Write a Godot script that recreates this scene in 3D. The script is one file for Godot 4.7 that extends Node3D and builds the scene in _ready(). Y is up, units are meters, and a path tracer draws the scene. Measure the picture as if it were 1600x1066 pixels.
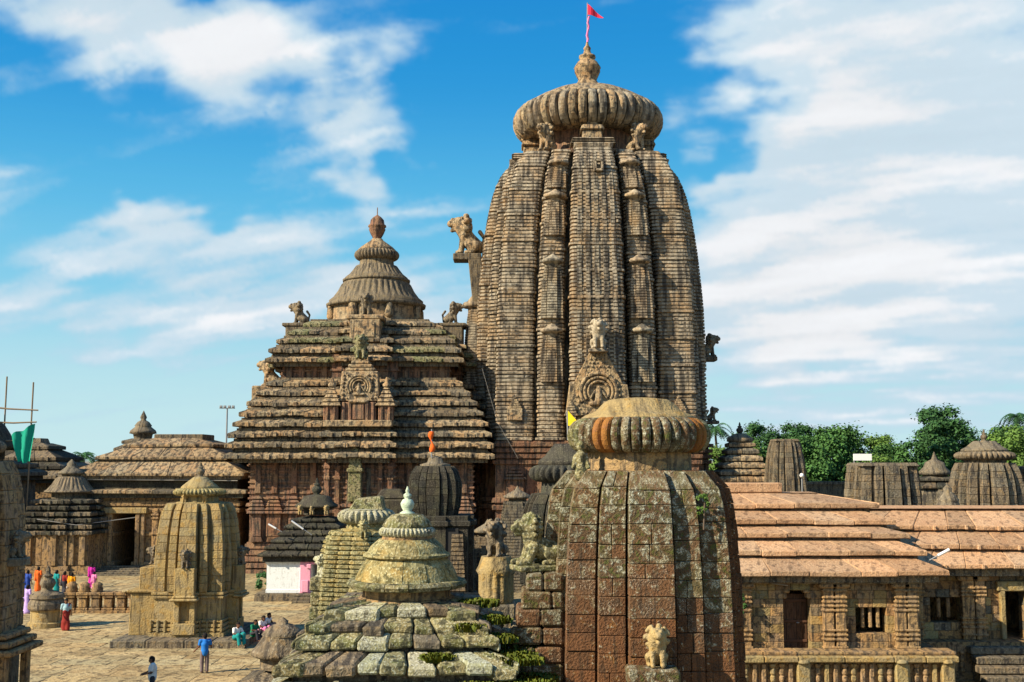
extends Node3D

const TAUF := 6.28318530718
var rng := RandomNumberGenerator.new()
var M := {}
var used := {}
var noise_bytes := []
const TEX := 512


# ------------------------------------------------------------------ mesh builder
class MB:
	var v := PackedVector3Array()
	var n := PackedVector3Array()
	var c := PackedColorArray()
	var col := Color(1, 1, 1)

	func tri(a: Vector3, b: Vector3, d: Vector3, na: Vector3, nb: Vector3, nd: Vector3) -> void:
		var g := (b - a).cross(d - a)
		if g.length_squared() < 1e-14:
			return
		if g.dot(na + nb + nd) > 0.0:
			v.push_back(a); v.push_back(d); v.push_back(b)
			n.push_back(na); n.push_back(nd); n.push_back(nb)
		else:
			v.push_back(a); v.push_back(b); v.push_back(d)
			n.push_back(na); n.push_back(nb); n.push_back(nd)
		c.push_back(col); c.push_back(col); c.push_back(col)

	# flat convex polygon that faces away from the point "inside"
	func face(p: Array, inside: Vector3) -> void:
		var g: Vector3 = (p[1] - p[0]).cross(p[2] - p[0])
		if g.length_squared() < 1e-12 and p.size() > 3:
			g = (p[2] - p[0]).cross(p[3] - p[0])
		if g.length_squared() < 1e-14:
			return
		g = g.normalized()
		var mid := Vector3.ZERO
		for q in p:
			mid += q
		mid /= p.size()
		if g.dot(mid - inside) < 0.0:
			g = -g
		for i in range(1, p.size() - 1):
			tri(p[0], p[i], p[i + 1], g, g, g)

	func mesh() -> ArrayMesh:
		var m := ArrayMesh.new()
		if v.size() == 0:
			return m
		var a := []
		a.resize(Mesh.ARRAY_MAX)
		a[Mesh.ARRAY_VERTEX] = v
		a[Mesh.ARRAY_NORMAL] = n
		a[Mesh.ARRAY_COLOR] = c
		m.add_surface_from_arrays(Mesh.PRIMITIVE_TRIANGLES, a)
		return m


func mb(col := Color(1, 1, 1)) -> MB:
	var m := MB.new()
	m.col = col
	return m


func tint(lo := 0.72, hi := 1.0, warm := 0.06) -> Color:
	var b := rng.randf_range(lo, hi)
	var w := rng.randf_range(-warm, warm)
	return Color(clampf(b * (1.0 + w), 0, 1), b, clampf(b * (1.0 - w), 0, 1))


const FACES := [[0, 1, 2, 3], [4, 5, 6, 7], [0, 1, 5, 4], [1, 2, 6, 5], [2, 3, 7, 6], [3, 0, 4, 7]]
const EDGES := [[0, 1, 0, 2], [1, 2, 0, 3], [2, 3, 0, 4], [3, 0, 0, 5], [4, 5, 1, 2], [5, 6, 1, 3], [6, 7, 1, 4], [7, 4, 1, 5], [0, 4, 2, 5], [1, 5, 2, 3], [2, 6, 3, 4], [3, 7, 4, 5]]
const CORNERS := [[0, 2, 5], [0, 2, 3], [0, 3, 4], [0, 4, 5], [1, 2, 5], [1, 2, 3], [1, 3, 4], [1, 4, 5]]


# a stone: eight corners (four below, four above, same order) with chamfered edges
func stone(m: MB, p: Array, bev := 0.02, jit := 0.0) -> void:
	if jit > 0.0:
		for i in 8:
			p[i] += Vector3(rng.randf_range(-jit, jit), rng.randf_range(-jit, jit), rng.randf_range(-jit, jit))
	var mid := Vector3.ZERO
	for q in p:
		mid += q
	mid /= 8.0
	if bev <= 0.0:
		for f in FACES:
			m.face([p[f[0]], p[f[1]], p[f[2]], p[f[3]]], mid)
		return
	var fp := {}
	for fi in 6:
		var f: Array = FACES[fi]
		var q := []
		for k in 4:
			var a: Vector3 = p[f[k]]
			var e1: Vector3 = p[f[(k + 1) % 4]] - a
			var e2: Vector3 = p[f[(k + 3) % 4]] - a
			var l1 := e1.length()
			var l2 := e2.length()
			var r := a
			if l1 > 1e-6:
				r += e1 / l1 * minf(bev, l1 * 0.35)
			if l2 > 1e-6:
				r += e2 / l2 * minf(bev, l2 * 0.35)
			fp[fi * 8 + f[k]] = r
			q.append(r)
		m.face(q, mid)
	for e in EDGES:
		m.face([fp[e[2] * 8 + e[0]], fp[e[2] * 8 + e[1]], fp[e[3] * 8 + e[1]], fp[e[3] * 8 + e[0]]], mid)
	for i in 8:
		var c: Array = CORNERS[i]
		m.face([fp[c[0] * 8 + i], fp[c[1] * 8 + i], fp[c[2] * 8 + i]], mid)


func box(m: MB, c: Vector3, s: Vector3, bev := 0.02, turn := 0.0, jit := 0.0) -> void:
	var p := []
	for y in [-0.5, 0.5]:
		for q in [[-0.5, -0.5], [0.5, -0.5], [0.5, 0.5], [-0.5, 0.5]]:
			p.append(c + Vector3(q[0] * s.x, y * s.y, q[1] * s.z).rotated(Vector3.UP, turn))
	stone(m, p, bev, jit)


# a tapered block: footprint half sizes below and above
func block(m: MB, x: float, z: float, y0: float, y1: float, hx0: float, hz0: float, hx1: float, hz1: float, bev := 0.02) -> void:
	stone(m, [Vector3(x - hx0, y0, z - hz0), Vector3(x + hx0, y0, z - hz0), Vector3(x + hx0, y0, z + hz0), Vector3(x - hx0, y0, z + hz0),
		Vector3(x - hx1, y1, z - hz1), Vector3(x + hx1, y1, z - hz1), Vector3(x + hx1, y1, z + hz1), Vector3(x - hx1, y1, z + hz1)], bev)


# rings of points to a skin; mode 0 flat, 1 smooth round but hard between rings, 2 smooth
func loft(m: MB, rings: Array, closed := true, mode := 0, cap0 := true, cap1 := true) -> void:
	var R := rings.size()
	var N: int = rings[0].size()
	var cen := []
	for r in rings:
		var s := Vector3.ZERO
		for q in r:
			s += q
		cen.append(s / N)
	var span := N if closed else N - 1
	if mode == 0:
		for i in R - 1:
			var inside: Vector3 = (cen[i] + cen[i + 1]) * 0.5
			var ra = rings[i]
			var rb = rings[i + 1]
			for j in span:
				var k := (j + 1) % N
				m.face([ra[j], ra[k], rb[k], rb[j]], inside)
	else:
		var nn := []
		for i in R:
			var row := PackedVector3Array()
			for j in N:
				var ja := (j - 1 + N) % N if closed else maxi(j - 1, 0)
				var jb := (j + 1) % N if closed else mini(j + 1, N - 1)
				var du: Vector3 = rings[i][jb] - rings[i][ja]
				var dv: Vector3 = rings[mini(i + 1, R - 1)][j] - rings[maxi(i - 1, 0)][j]
				var g := du.cross(dv)
				if g.length_squared() < 1e-14:
					g = rings[i][j] - cen[i]
					if g.length_squared() < 1e-14:
						g = Vector3.UP if i > R / 2 else Vector3.DOWN
				row.push_back(g.normalized())
			nn.append(row)
		var sgn := 0.0
		for i in R:
			for j in N:
				sgn += nn[i][j].dot((rings[i][j] - cen[i]))
		sgn = 1.0 if sgn >= 0.0 else -1.0
		for i in R - 1:
			for j in span:
				var k := (j + 1) % N
				var a: Vector3 = rings[i][j]
				var b: Vector3 = rings[i][k]
				var d: Vector3 = rings[i + 1][k]
				var e: Vector3 = rings[i + 1][j]
				if mode == 2:
					m.tri(a, b, d, nn[i][j] * sgn, nn[i][k] * sgn, nn[i + 1][k] * sgn)
					m.tri(a, d, e, nn[i][j] * sgn, nn[i + 1][k] * sgn, nn[i + 1][j] * sgn)
				else:
					var dv := (e - a)
					if dv.length_squared() < 1e-12:
						dv = d - b
					var ja := (j - 1 + N) % N
					var kb := (k + 1) % N
					var du1: Vector3 = rings[i][k] - rings[i][ja]
					var du2: Vector3 = rings[i][kb] - rings[i][j]
					if du1.length_squared() < 1e-12:
						du1 = rings[i + 1][k] - rings[i + 1][ja]
						du2 = rings[i + 1][kb] - rings[i + 1][j]
					var n1 := du1.cross(dv).normalized() * sgn
					var n2 := du2.cross(d - b if (d - b).length_squared() > 1e-12 else dv).normalized() * sgn
					m.tri(a, b, d, n1, n2, n2)
					m.tri(a, d, e, n1, n2, n1)
	if closed and cap0:
		cap(m, rings[0], cen[0], cen[0] + (cen[1] - cen[0]) + Vector3(0, 1e-4, 0))
	if closed and cap1:
		cap(m, rings[R - 1], cen[R - 1], cen[R - 2] - Vector3(0, 1e-4, 0))


func cap(m: MB, r, mid: Vector3, inside: Vector3) -> void:
	for j in r.size():
		m.face([mid, r[j], r[(j + 1) % r.size()]], inside)


# turned shape about a vertical axis: profile entries [radius, y] or [radius, y, rib depth]
func lathe(m: MB, at: Vector3, prof: Array, n := 24, mode := 2, ribs := 0, wob := 0.0) -> void:
	var rings := []
	var seg := n if ribs == 0 else ribs * 6
	for e in prof:
		var ring := PackedVector3Array()
		var amp: float = e[2] if e.size() > 2 else 0.0
		for j in seg:
			var a := TAUF * j / seg
			var r: float = e[0]
			if ribs > 0:
				r += amp * (absf(sin(a * ribs * 0.5)) - 0.75)
			if wob > 0.0:
				r *= 1.0 + wob * (sin(a * 3.0 + e[1] * 2.3) * 0.5 + sin(a * 7.0 + e[1] * 5.1) * 0.3)
			ring.push_back(at + Vector3(cos(a) * r, e[1], sin(a) * r))
		rings.append(ring)
	loft(m, rings, true, mode)


# tube along points
func tube(m: MB, pts: Array, r0: float, r1 := -1.0, n := 8) -> void:
	if r1 < 0.0:
		r1 = r0
	var rings := []
	for i in pts.size():
		var d: Vector3 = (pts[mini(i + 1, pts.size() - 1)] - pts[maxi(i - 1, 0)]).normalized()
		var s := d.cross(Vector3.RIGHT if absf(d.x) < 0.8 else Vector3.FORWARD).normalized()
		var t := d.cross(s)
		var r := lerpf(r0, r1, float(i) / maxf(1.0, pts.size() - 1))
		var ring := PackedVector3Array()
		for j in n:
			var a := TAUF * j / n
			ring.push_back(pts[i] + (s * cos(a) + t * sin(a)) * r)
		rings.append(ring)
	# skin with radial normals
	for i in rings.size() - 1:
		for j in n:
			var k := (j + 1) % n
			var ca: Vector3 = pts[i]
			var cb: Vector3 = pts[i + 1]
			m.tri(rings[i][j], rings[i][k], rings[i + 1][k], (rings[i][j] - ca).normalized(), (rings[i][k] - ca).normalized(), (rings[i + 1][k] - cb).normalized())
			m.tri(rings[i][j], rings[i + 1][k], rings[i + 1][j], (rings[i][j] - ca).normalized(), (rings[i + 1][k] - cb).normalized(), (rings[i + 1][j] - cb).normalized())
	cap(m, rings[0], pts[0], pts[1])
	cap(m, rings[-1], pts[-1], pts[-2])


# ------------------------------------------------------------------ plans
func signed_area(p: PackedVector2Array) -> float:
	var s := 0.0
	for i in p.size():
		var q := p[(i + 1) % p.size()]
		s += p[i].x * q.y - q.x * p[i].y
	return s * 0.5


func outset(p: PackedVector2Array, d: float) -> PackedVector2Array:
	var o := PackedVector2Array()
	var sg := 1.0 if signed_area(p) > 0.0 else -1.0
	var N := p.size()
	for i in N:
		var e0 := (p[i] - p[(i - 1 + N) % N]).normalized()
		var e1 := (p[(i + 1) % N] - p[i]).normalized()
		var n0 := Vector2(e0.y, -e0.x) * sg
		var n1 := Vector2(e1.y, -e1.x) * sg
		var k := n0 + n1
		o.push_back(p[i] + k * (d / maxf(0.2, 1.0 + n0.dot(n1))))
	return o


func rect(hx: float, hz: float) -> PackedVector2Array:
	return PackedVector2Array([Vector2(-hx, hz), Vector2(hx, hz), Vector2(hx, -hz), Vector2(-hx, -hz)])


# a square plan with a projection in the middle of each side, optionally stepped twice
func cross_plan(hx: float, hz: float, r: float, p: float, r2 := 0.0, p2 := 0.0) -> PackedVector2Array:
	var o := PackedVector2Array()
	for k in 4:
		var a := hx if k % 2 == 0 else hz
		var b := hz if k % 2 == 0 else hx
		var side := [Vector2(-a, b), Vector2(-r, b), Vector2(-r, b + p)]
		if r2 > 0.0:
			side += [Vector2(-r2, b + p), Vector2(-r2, b + p + p2), Vector2(r2, b + p + p2), Vector2(r2, b + p)]
		side += [Vector2(r, b + p), Vector2(r, b)]
		for q in side:
			o.push_back(q.rotated(-PI * 0.5 * k))
	return o


func ring_at(p: PackedVector2Array, y: float) -> PackedVector3Array:
	var o := PackedVector3Array()
	for q in p:
		o.push_back(Vector3(q.x, y, q.y))
	return o


# a plan swept up a moulding profile [[y, outset], ...]
func moulded(m: MB, plan: PackedVector2Array, prof: Array) -> void:
	var rings := []
	for e in prof:
		rings.append(ring_at(outset(plan, e[1]), e[0]))
	for i in rings.size() - 1:
		# every plan edge by itself, so that inner corners face the right way
		var sg := 1.0 if signed_area(plan) > 0.0 else -1.0
		for j in plan.size():
			var k := (j + 1) % plan.size()
			var e := (plan[k] - plan[j]).normalized()
			var nrm := Vector2(e.y, -e.x) * sg
			var mid: Vector3 = (rings[i][j] + rings[i + 1][k]) * 0.5
			var ins := mid - Vector3(nrm.x, 0, nrm.y) * 0.5
			var rise: Vector3 = rings[i + 1][j] - rings[i][j]
			if absf(rise.y) < 1e-4:
				var outw := Vector2(rise.x, rise.z).dot(nrm) > 0.0
				ins = mid + Vector3(0, 1.0 if outw else -1.0, 0)
			m.face([rings[i][j], rings[i][k], rings[i + 1][k], rings[i + 1][j]], ins)


func plan_cap(m: MB, plan: PackedVector2Array, y: float, up := true) -> void:
	var idx := Geometry2D.triangulate_polygon(plan)
	for i in range(0, idx.size(), 3):
		var a := plan[idx[i]]
		var b := plan[idx[i + 1]]
		var d := plan[idx[i + 2]]
		m.face([Vector3(a.x, y, a.y), Vector3(b.x, y, b.y), Vector3(d.x, y, d.y)], Vector3(a.x, y - (1.0 if up else -1.0), a.y))


func prof(pts: Array, y: float) -> float:
	if y <= pts[0][0]:
		return pts[0][1]
	for i in pts.size() - 1:
		if y <= pts[i + 1][0]:
			var t: float = (y - pts[i][0]) / (pts[i + 1][0] - pts[i][0])
			var p0: float = pts[maxi(i - 1, 0)][1]
			var p3: float = pts[mini(i + 2, pts.size() - 1)][1]
			return cubic_interpolate(pts[i][1], pts[i + 1][1], p0, p3, t)
	return pts[-1][1]


# ------------------------------------------------------------------ naming
func numbered(holder: Node, called: String) -> String:
	var key := str(holder.get_instance_id()) + called
	var k: int = used.get(key, 0)
	used[key] = k + 1
	return called if k == 0 else "%s_%03d" % [called, k]


func thing(called: String, label: String, category: String, at := Vector3.ZERO, group := "") -> Node3D:
	var o := Node3D.new()
	o.name = numbered(self, called)
	add_child(o)
	o.position = at
	o.set_meta("label", label)
	o.set_meta("category", category)
	if group != "":
		o.set_meta("group", group)
	return o


func copy(src: Node3D, label: String, at: Vector3, turn := 0.0, size := 1.0, called := "") -> Node3D:
	var o: Node3D = src.duplicate()
	var base := called if called != "" else String(src.get_meta("kind_name", src.name))
	o.name = numbered(self, base)
	add_child(o)
	o.position = at
	o.rotation.y = turn
	o.scale = Vector3.ONE * size
	o.set_meta("label", label)
	return o


func part(holder: Node, called: String, m: MB, mat: Material, label := "") -> MeshInstance3D:
	return part_mesh(holder, called, m.mesh(), mat, label)


func part_mesh(holder: Node, called: String, mesh: Mesh, mat: Material, label := "") -> MeshInstance3D:
	var o := MeshInstance3D.new()
	o.mesh = mesh
	o.material_override = mat
	o.name = numbered(holder, called)
	holder.add_child(o)
	if label != "":
		o.set_meta("label", label)
	return o


func structure(called: String, m: MB, mat: Material) -> MeshInstance3D:
	var o := part(self, called, m, mat)
	o.set_meta("kind", "structure")
	return o


# ------------------------------------------------------------------ materials
func make_noises() -> void:
	var specs := [[11, 0.006, 5, 1.0], [12, 0.018, 5, 1.0], [13, 0.06, 4, 1.0], [14, 0.16, 3, 1.0], [15, 0.03, 4, 8.0]]
	for s in specs:
		var f := FastNoiseLite.new()
		f.seed = s[0]
		f.noise_type = FastNoiseLite.TYPE_SIMPLEX_SMOOTH
		f.frequency = s[1]
		f.fractal_type = FastNoiseLite.FRACTAL_FBM
		f.fractal_octaves = s[2]
		var h := int(TEX / s[3])
		var im := f.get_seamless_image(TEX, h, false, false, 0.15, true)
		if h != TEX:
			im.resize(TEX, TEX, Image.INTERPOLATE_CUBIC)
		im.convert(Image.FORMAT_L8)
		noise_bytes.append(im.get_data())


func lin(r: float, g: float, b: float) -> Color:
	return Color(r, g, b).linear_to_srgb()


# layers: [noise, low, high, colour (linear), strength], and a second noise that confines it: [noise, low, high]
func stone_texture(base: Color, layers: Array, grain := 0.16) -> ImageTexture:
	var luts := []
	var cols := []
	for l in layers:
		var t := PackedFloat32Array()
		for i in 256:
			t.push_back(smoothstep(l[1], l[2], i / 255.0) * l[4])
		luts.append(t)
		cols.append(l[3].linear_to_srgb())
	var b := base.linear_to_srgb()
	var out := PackedByteArray()
	out.resize(TEX * TEX * 3)
	var n2: PackedByteArray = noise_bytes[2]
	var n3: PackedByteArray = noise_bytes[3]
	var nl := layers.size()
	var maps := []
	var masks := []
	var mluts := []
	for l in layers:
		maps.append(noise_bytes[l[0]])
		masks.append(noise_bytes[l[5][0]] if l.size() > 5 else null)
		var t := PackedFloat32Array()
		if l.size() > 5:
			for i in 256:
				t.push_back(smoothstep(l[5][1], l[5][2], i / 255.0))
		mluts.append(t)
	for i in TEX * TEX:
		var r := b.r
		var g := b.g
		var bl := b.b
		for k in nl:
			var t: float = luts[k][maps[k][i]]
			if t > 0.0 and masks[k] != null:
				t *= mluts[k][masks[k][i]]
			if t > 0.0:
				var q: Color = cols[k]
				r += (q.r - r) * t
				g += (q.g - g) * t
				bl += (q.b - bl) * t
		var e := 1.0 + grain * ((n3[i] + n2[i]) / 255.0 - 1.0) * 1.6
		out[i * 3] = clampi(int(r * e * 255.0), 0, 255)
		out[i * 3 + 1] = clampi(int(g * e * 255.0), 0, 255)
		out[i * 3 + 2] = clampi(int(bl * e * 255.0), 0, 255)
	var im := Image.create_from_data(TEX, TEX, false, Image.FORMAT_RGB8, out)
	return ImageTexture.create_from_image(im)


var relief: ImageTexture


func make_relief() -> void:
	var out := PackedByteArray()
	out.resize(TEX * TEX)
	for i in TEX * TEX:
		out[i] = (noise_bytes[1][i] * 2 + noise_bytes[2][i] * 4 + noise_bytes[3][i] * 2) / 8
	var im := Image.create_from_data(TEX, TEX, false, Image.FORMAT_L8, out)
	im.convert(Image.FORMAT_RGBA8)
	im.bump_map_to_normal_map(9.0)
	relief = ImageTexture.create_from_image(im)


func surface(called: String, tex: Texture2D, tile: float, bump := 0.8, rough := 0.95) -> void:
	var m := StandardMaterial3D.new()
	m.resource_name = called
	m.albedo_texture = tex
	m.vertex_color_use_as_albedo = true
	m.roughness = rough
	m.metallic_specular = 0.25
	m.uv1_triplanar = true
	m.uv1_world_triplanar = true
	m.uv1_scale = Vector3.ONE / tile
	m.uv1_triplanar_sharpness = 4.0
	if bump > 0.0:
		m.normal_enabled = true
		m.normal_texture = relief
		m.normal_scale = bump
	M[called] = m


func plain(called: String, c: Color, rough := 0.85) -> StandardMaterial3D:
	var m := StandardMaterial3D.new()
	m.resource_name = called
	m.albedo_color = c.linear_to_srgb()
	m.roughness = rough
	m.metallic_specular = 0.3
	M[called] = m
	return m


func make_materials() -> void:
	make_noises()
	make_relief()
	var dark := Color(0.045, 0.04, 0.036)
	# weathered sandstone of the tall tower: grey brown, dark growth in streaks, some ochre
	surface("tower_stone", stone_texture(Color(0.37, 0.305, 0.215), [[0, 0.4, 0.8, Color(0.35, 0.22, 0.11), 0.65], [2, 0.55, 0.85, Color(0.42, 0.385, 0.32), 0.5], [4, 0.46, 0.75, dark, 0.72], [1, 0.5, 0.85, Color(0.07, 0.062, 0.052), 0.72]]), 9.0, 0.5)
	surface("hall_stone", stone_texture(Color(0.385, 0.285, 0.165), [[0, 0.42, 0.7, Color(0.39, 0.235, 0.115), 0.65], [2, 0.6, 0.78, Color(0.38, 0.35, 0.28), 0.6], [1, 0.47, 0.75, Color(0.06, 0.052, 0.042), 0.78], [4, 0.52, 0.8, dark, 0.6]]), 5.0, 0.9)
	surface("red_stone", stone_texture(Color(0.255, 0.14, 0.088), [[0, 0.45, 0.7, Color(0.31, 0.20, 0.115), 0.7], [4, 0.46, 0.72, dark, 0.72], [1, 0.6, 0.85, Color(0.09, 0.06, 0.05), 0.6]]), 5.0, 0.8)
	surface("laterite", stone_texture(Color(0.175, 0.082, 0.038), [[0, 0.45, 0.75, Color(0.115, 0.06, 0.032), 0.6], [1, 0.58, 0.85, Color(0.26, 0.125, 0.035), 0.6], [2, 0.52, 0.8, Color(0.05, 0.03, 0.02), 0.6], [2, 0.6, 0.7, Color(0.40, 0.36, 0.27), 0.8, [1, 0.62, 0.72]], [4, 0.55, 0.85, Color(0.04, 0.03, 0.022), 0.5]], 0.25), 2.6, 1.3)
	surface("laterite_spotted", stone_texture(Color(0.165, 0.085, 0.042), [[0, 0.45, 0.75, Color(0.11, 0.065, 0.036), 0.6], [2, 0.52, 0.8, Color(0.06, 0.04, 0.025), 0.65], [1, 0.60, 0.8, Color(0.20, 0.17, 0.085), 0.6], [2, 0.56, 0.68, Color(0.40, 0.37, 0.28), 0.75, [1, 0.5, 0.64]], [3, 0.6, 0.74, Color(0.5, 0.47, 0.38), 0.7, [0, 0.45, 0.65]], [4, 0.55, 0.85, Color(0.04, 0.03, 0.022), 0.5]], 0.25), 2.6, 1.3)
	surface("laterite_lichen", stone_texture(Color(0.15, 0.09, 0.048), [[0, 0.45, 0.75, Color(0.115, 0.105, 0.05), 0.65], [1, 0.46, 0.68, Color(0.22, 0.205, 0.12), 0.75], [2, 0.5, 0.72, Color(0.05, 0.045, 0.028), 0.75], [2, 0.54, 0.66, Color(0.42, 0.41, 0.31), 0.75, [1, 0.42, 0.58]], [3, 0.57, 0.72, Color(0.55, 0.53, 0.43), 0.75, [1, 0.5, 0.65]], [1, 0.3, 0.18, Color(0.10, 0.12, 0.03), 0.7]], 0.25), 2.6, 1.3)
	surface("lichen_stone", stone_texture(Color(0.25, 0.215, 0.105), [[0, 0.42, 0.7, Color(0.135, 0.14, 0.05), 0.8], [2, 0.58, 0.72, Color(0.42, 0.43, 0.34), 0.75], [3, 0.66, 0.8, Color(0.5, 0.5, 0.42), 0.5], [1, 0.5, 0.68, Color(0.045, 0.045, 0.028), 0.78]], 0.2), 2.4, 1.1)
	surface("ochre_stone", stone_texture(Color(0.38, 0.28, 0.125), [[0, 0.45, 0.7, Color(0.30, 0.24, 0.14), 0.7], [1, 0.58, 0.8, Color(0.38, 0.225, 0.06), 0.6], [4, 0.5, 0.9, Color(0.07, 0.055, 0.035), 0.62], [2, 0.62, 0.85, Color(0.10, 0.08, 0.05), 0.45]]), 4.0, 0.8)
	surface("roof_stone", stone_texture(Color(0.52, 0.325, 0.185), [[0, 0.4, 0.75, Color(0.46, 0.27, 0.15), 0.7], [2, 0.55, 0.85, Color(0.56, 0.42, 0.29), 0.5], [1, 0.5, 0.9, Color(0.15, 0.095, 0.06), 0.7]]), 3.2, 0.8)
	surface("wall_stone", stone_texture(Color(0.37, 0.235, 0.11), [[0, 0.42, 0.7, Color(0.31, 0.215, 0.135), 0.7], [2, 0.62, 0.82, Color(0.34, 0.225, 0.085), 0.6], [1, 0.52, 0.78, Color(0.075, 0.055, 0.038), 0.7], [4, 0.52, 0.8, dark, 0.55]]), 3.0, 0.9)
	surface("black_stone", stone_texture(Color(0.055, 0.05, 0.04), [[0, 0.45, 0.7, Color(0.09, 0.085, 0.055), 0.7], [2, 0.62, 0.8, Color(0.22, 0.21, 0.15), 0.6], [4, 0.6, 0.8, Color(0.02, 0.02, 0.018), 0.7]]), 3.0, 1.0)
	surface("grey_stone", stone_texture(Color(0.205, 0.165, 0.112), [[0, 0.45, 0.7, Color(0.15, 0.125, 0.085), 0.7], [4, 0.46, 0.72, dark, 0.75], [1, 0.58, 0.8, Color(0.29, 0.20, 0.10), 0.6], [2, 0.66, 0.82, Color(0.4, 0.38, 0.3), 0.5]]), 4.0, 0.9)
	surface("statue_stone", stone_texture(Color(0.40, 0.345, 0.25), [[0, 0.45, 0.7, Color(0.33, 0.26, 0.17), 0.6], [1, 0.55, 0.8, Color(0.10, 0.085, 0.065), 0.6]]), 3.0, 0.8)
	surface("paving", stone_texture(Color(0.46, 0.355, 0.185), [[0, 0.42, 0.7, Color(0.38, 0.275, 0.135), 0.8], [2, 0.62, 0.8, Color(0.46, 0.38, 0.24), 0.6], [1, 0.5, 0.75, Color(0.14, 0.105, 0.06), 0.7]]), 5.0, 0.6)
	surface("plaster", stone_texture(Color(0.72, 0.76, 0.77), [[4, 0.6, 0.85, Color(0.4, 0.42, 0.4), 0.4], [1, 0.66, 0.85, Color(0.5, 0.52, 0.5), 0.5]], 0.05), 3.0, 0.3)
	surface("pink_plaster", stone_texture(Color(0.74, 0.33, 0.45), [[4, 0.6, 0.85, Color(0.5, 0.3, 0.35), 0.4], [1, 0.66, 0.85, Color(0.55, 0.4, 0.42), 0.5]], 0.05), 3.0, 0.3)
	surface("orange_growth", stone_texture(Color(0.30, 0.135, 0.035), [[1, 0.5, 0.7, Color(0.30, 0.13, 0.05), 0.8], [2, 0.6, 0.78, Color(0.10, 0.06, 0.04), 0.7]], 0.2), 2.0, 1.0)
	surface("ochre_lichen", stone_texture(Color(0.32, 0.28, 0.135), [[0, 0.45, 0.75, Color(0.34, 0.22, 0.06), 0.6], [1, 0.48, 0.7, Color(0.085, 0.08, 0.035), 0.75], [2, 0.6, 0.74, Color(0.50, 0.50, 0.34), 0.7]], 0.2), 2.6, 1.0)
	surface("pale_lichen", stone_texture(Color(0.37, 0.36, 0.25), [[0, 0.42, 0.7, Color(0.36, 0.34, 0.17), 0.7], [1, 0.56, 0.74, Color(0.09, 0.085, 0.06), 0.75], [2, 0.55, 0.7, Color(0.52, 0.53, 0.45), 0.8]], 0.2), 2.0, 1.0)
	surface("pale_green", stone_texture(Color(0.46, 0.55, 0.42), [[1, 0.56, 0.8, Color(0.2, 0.22, 0.15), 0.6]], 0.12), 1.5, 0.5)
	surface("door_wood", stone_texture(Color(0.12, 0.062, 0.035), [[4, 0.45, 0.7, Color(0.05, 0.03, 0.02), 0.7], [1, 0.6, 0.8, Color(0.18, 0.11, 0.07), 0.5]], 0.2), 1.2, 0.5, 0.8)
	for e in [["metal", Color(0.25, 0.26, 0.27)], ["white_paint", Color(0.75, 0.75, 0.73)], ["red_cloth", Color(0.62, 0.03, 0.07)], ["orange_cloth", Color(0.75, 0.13, 0.02)], ["yellow_cloth", Color(0.85, 0.62, 0.02)], ["green_net", Color(0.01, 0.28, 0.19)], ["painted_iron", Color(0.03, 0.03, 0.03)],
			["bamboo", Color(0.22, 0.16, 0.1)], ["skin", Color(0.16, 0.075, 0.045)], ["hair", Color(0.012, 0.01, 0.009)], ["blue_cloth", Color(0.02, 0.17, 0.55)], ["white_cloth", Color(0.75, 0.73, 0.7)], ["grey_cloth", Color(0.17, 0.13, 0.13)], ["dark_cloth", Color(0.035, 0.035, 0.045)], ["teal_cloth", Color(0.01, 0.22, 0.22)],
			["green_cloth", Color(0.01, 0.16, 0.08)], ["pink_cloth", Color(0.7, 0.2, 0.4)], ["magenta_cloth", Color(0.45, 0.02, 0.26)], ["saffron_cloth", Color(0.75, 0.28, 0.01)], ["lilac_cloth", Color(0.48, 0.33, 0.68)], ["maroon_cloth", Color(0.22, 0.025, 0.02)], ["royal_cloth", Color(0.03, 0.07, 0.32)], ["pale_blue", Color(0.3, 0.45, 0.5)], ["cable", Color(0.3, 0.28, 0.25)],
			["bark", Color(0.12, 0.09, 0.065)], ["doorway_wood", Color(0.10, 0.05, 0.03)]]:
		plain(e[0], e[1])
	for e in [["leaf_deep", Color(0.055, 0.145, 0.05)], ["leaf_mid", Color(0.085, 0.20, 0.055)], ["leaf_bright", Color(0.14, 0.25, 0.055)], ["moss", Color(0.17, 0.20, 0.025)]]:
		var m := plain(e[0], e[1], 0.7)
		m.backlight_enabled = true
		m.backlight = Color(e[1].r, e[1].g, e[1].b).linear_to_srgb() * 0.8
		m.cull_mode = BaseMaterial3D.CULL_DISABLED
		m.vertex_color_use_as_albedo = true


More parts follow.
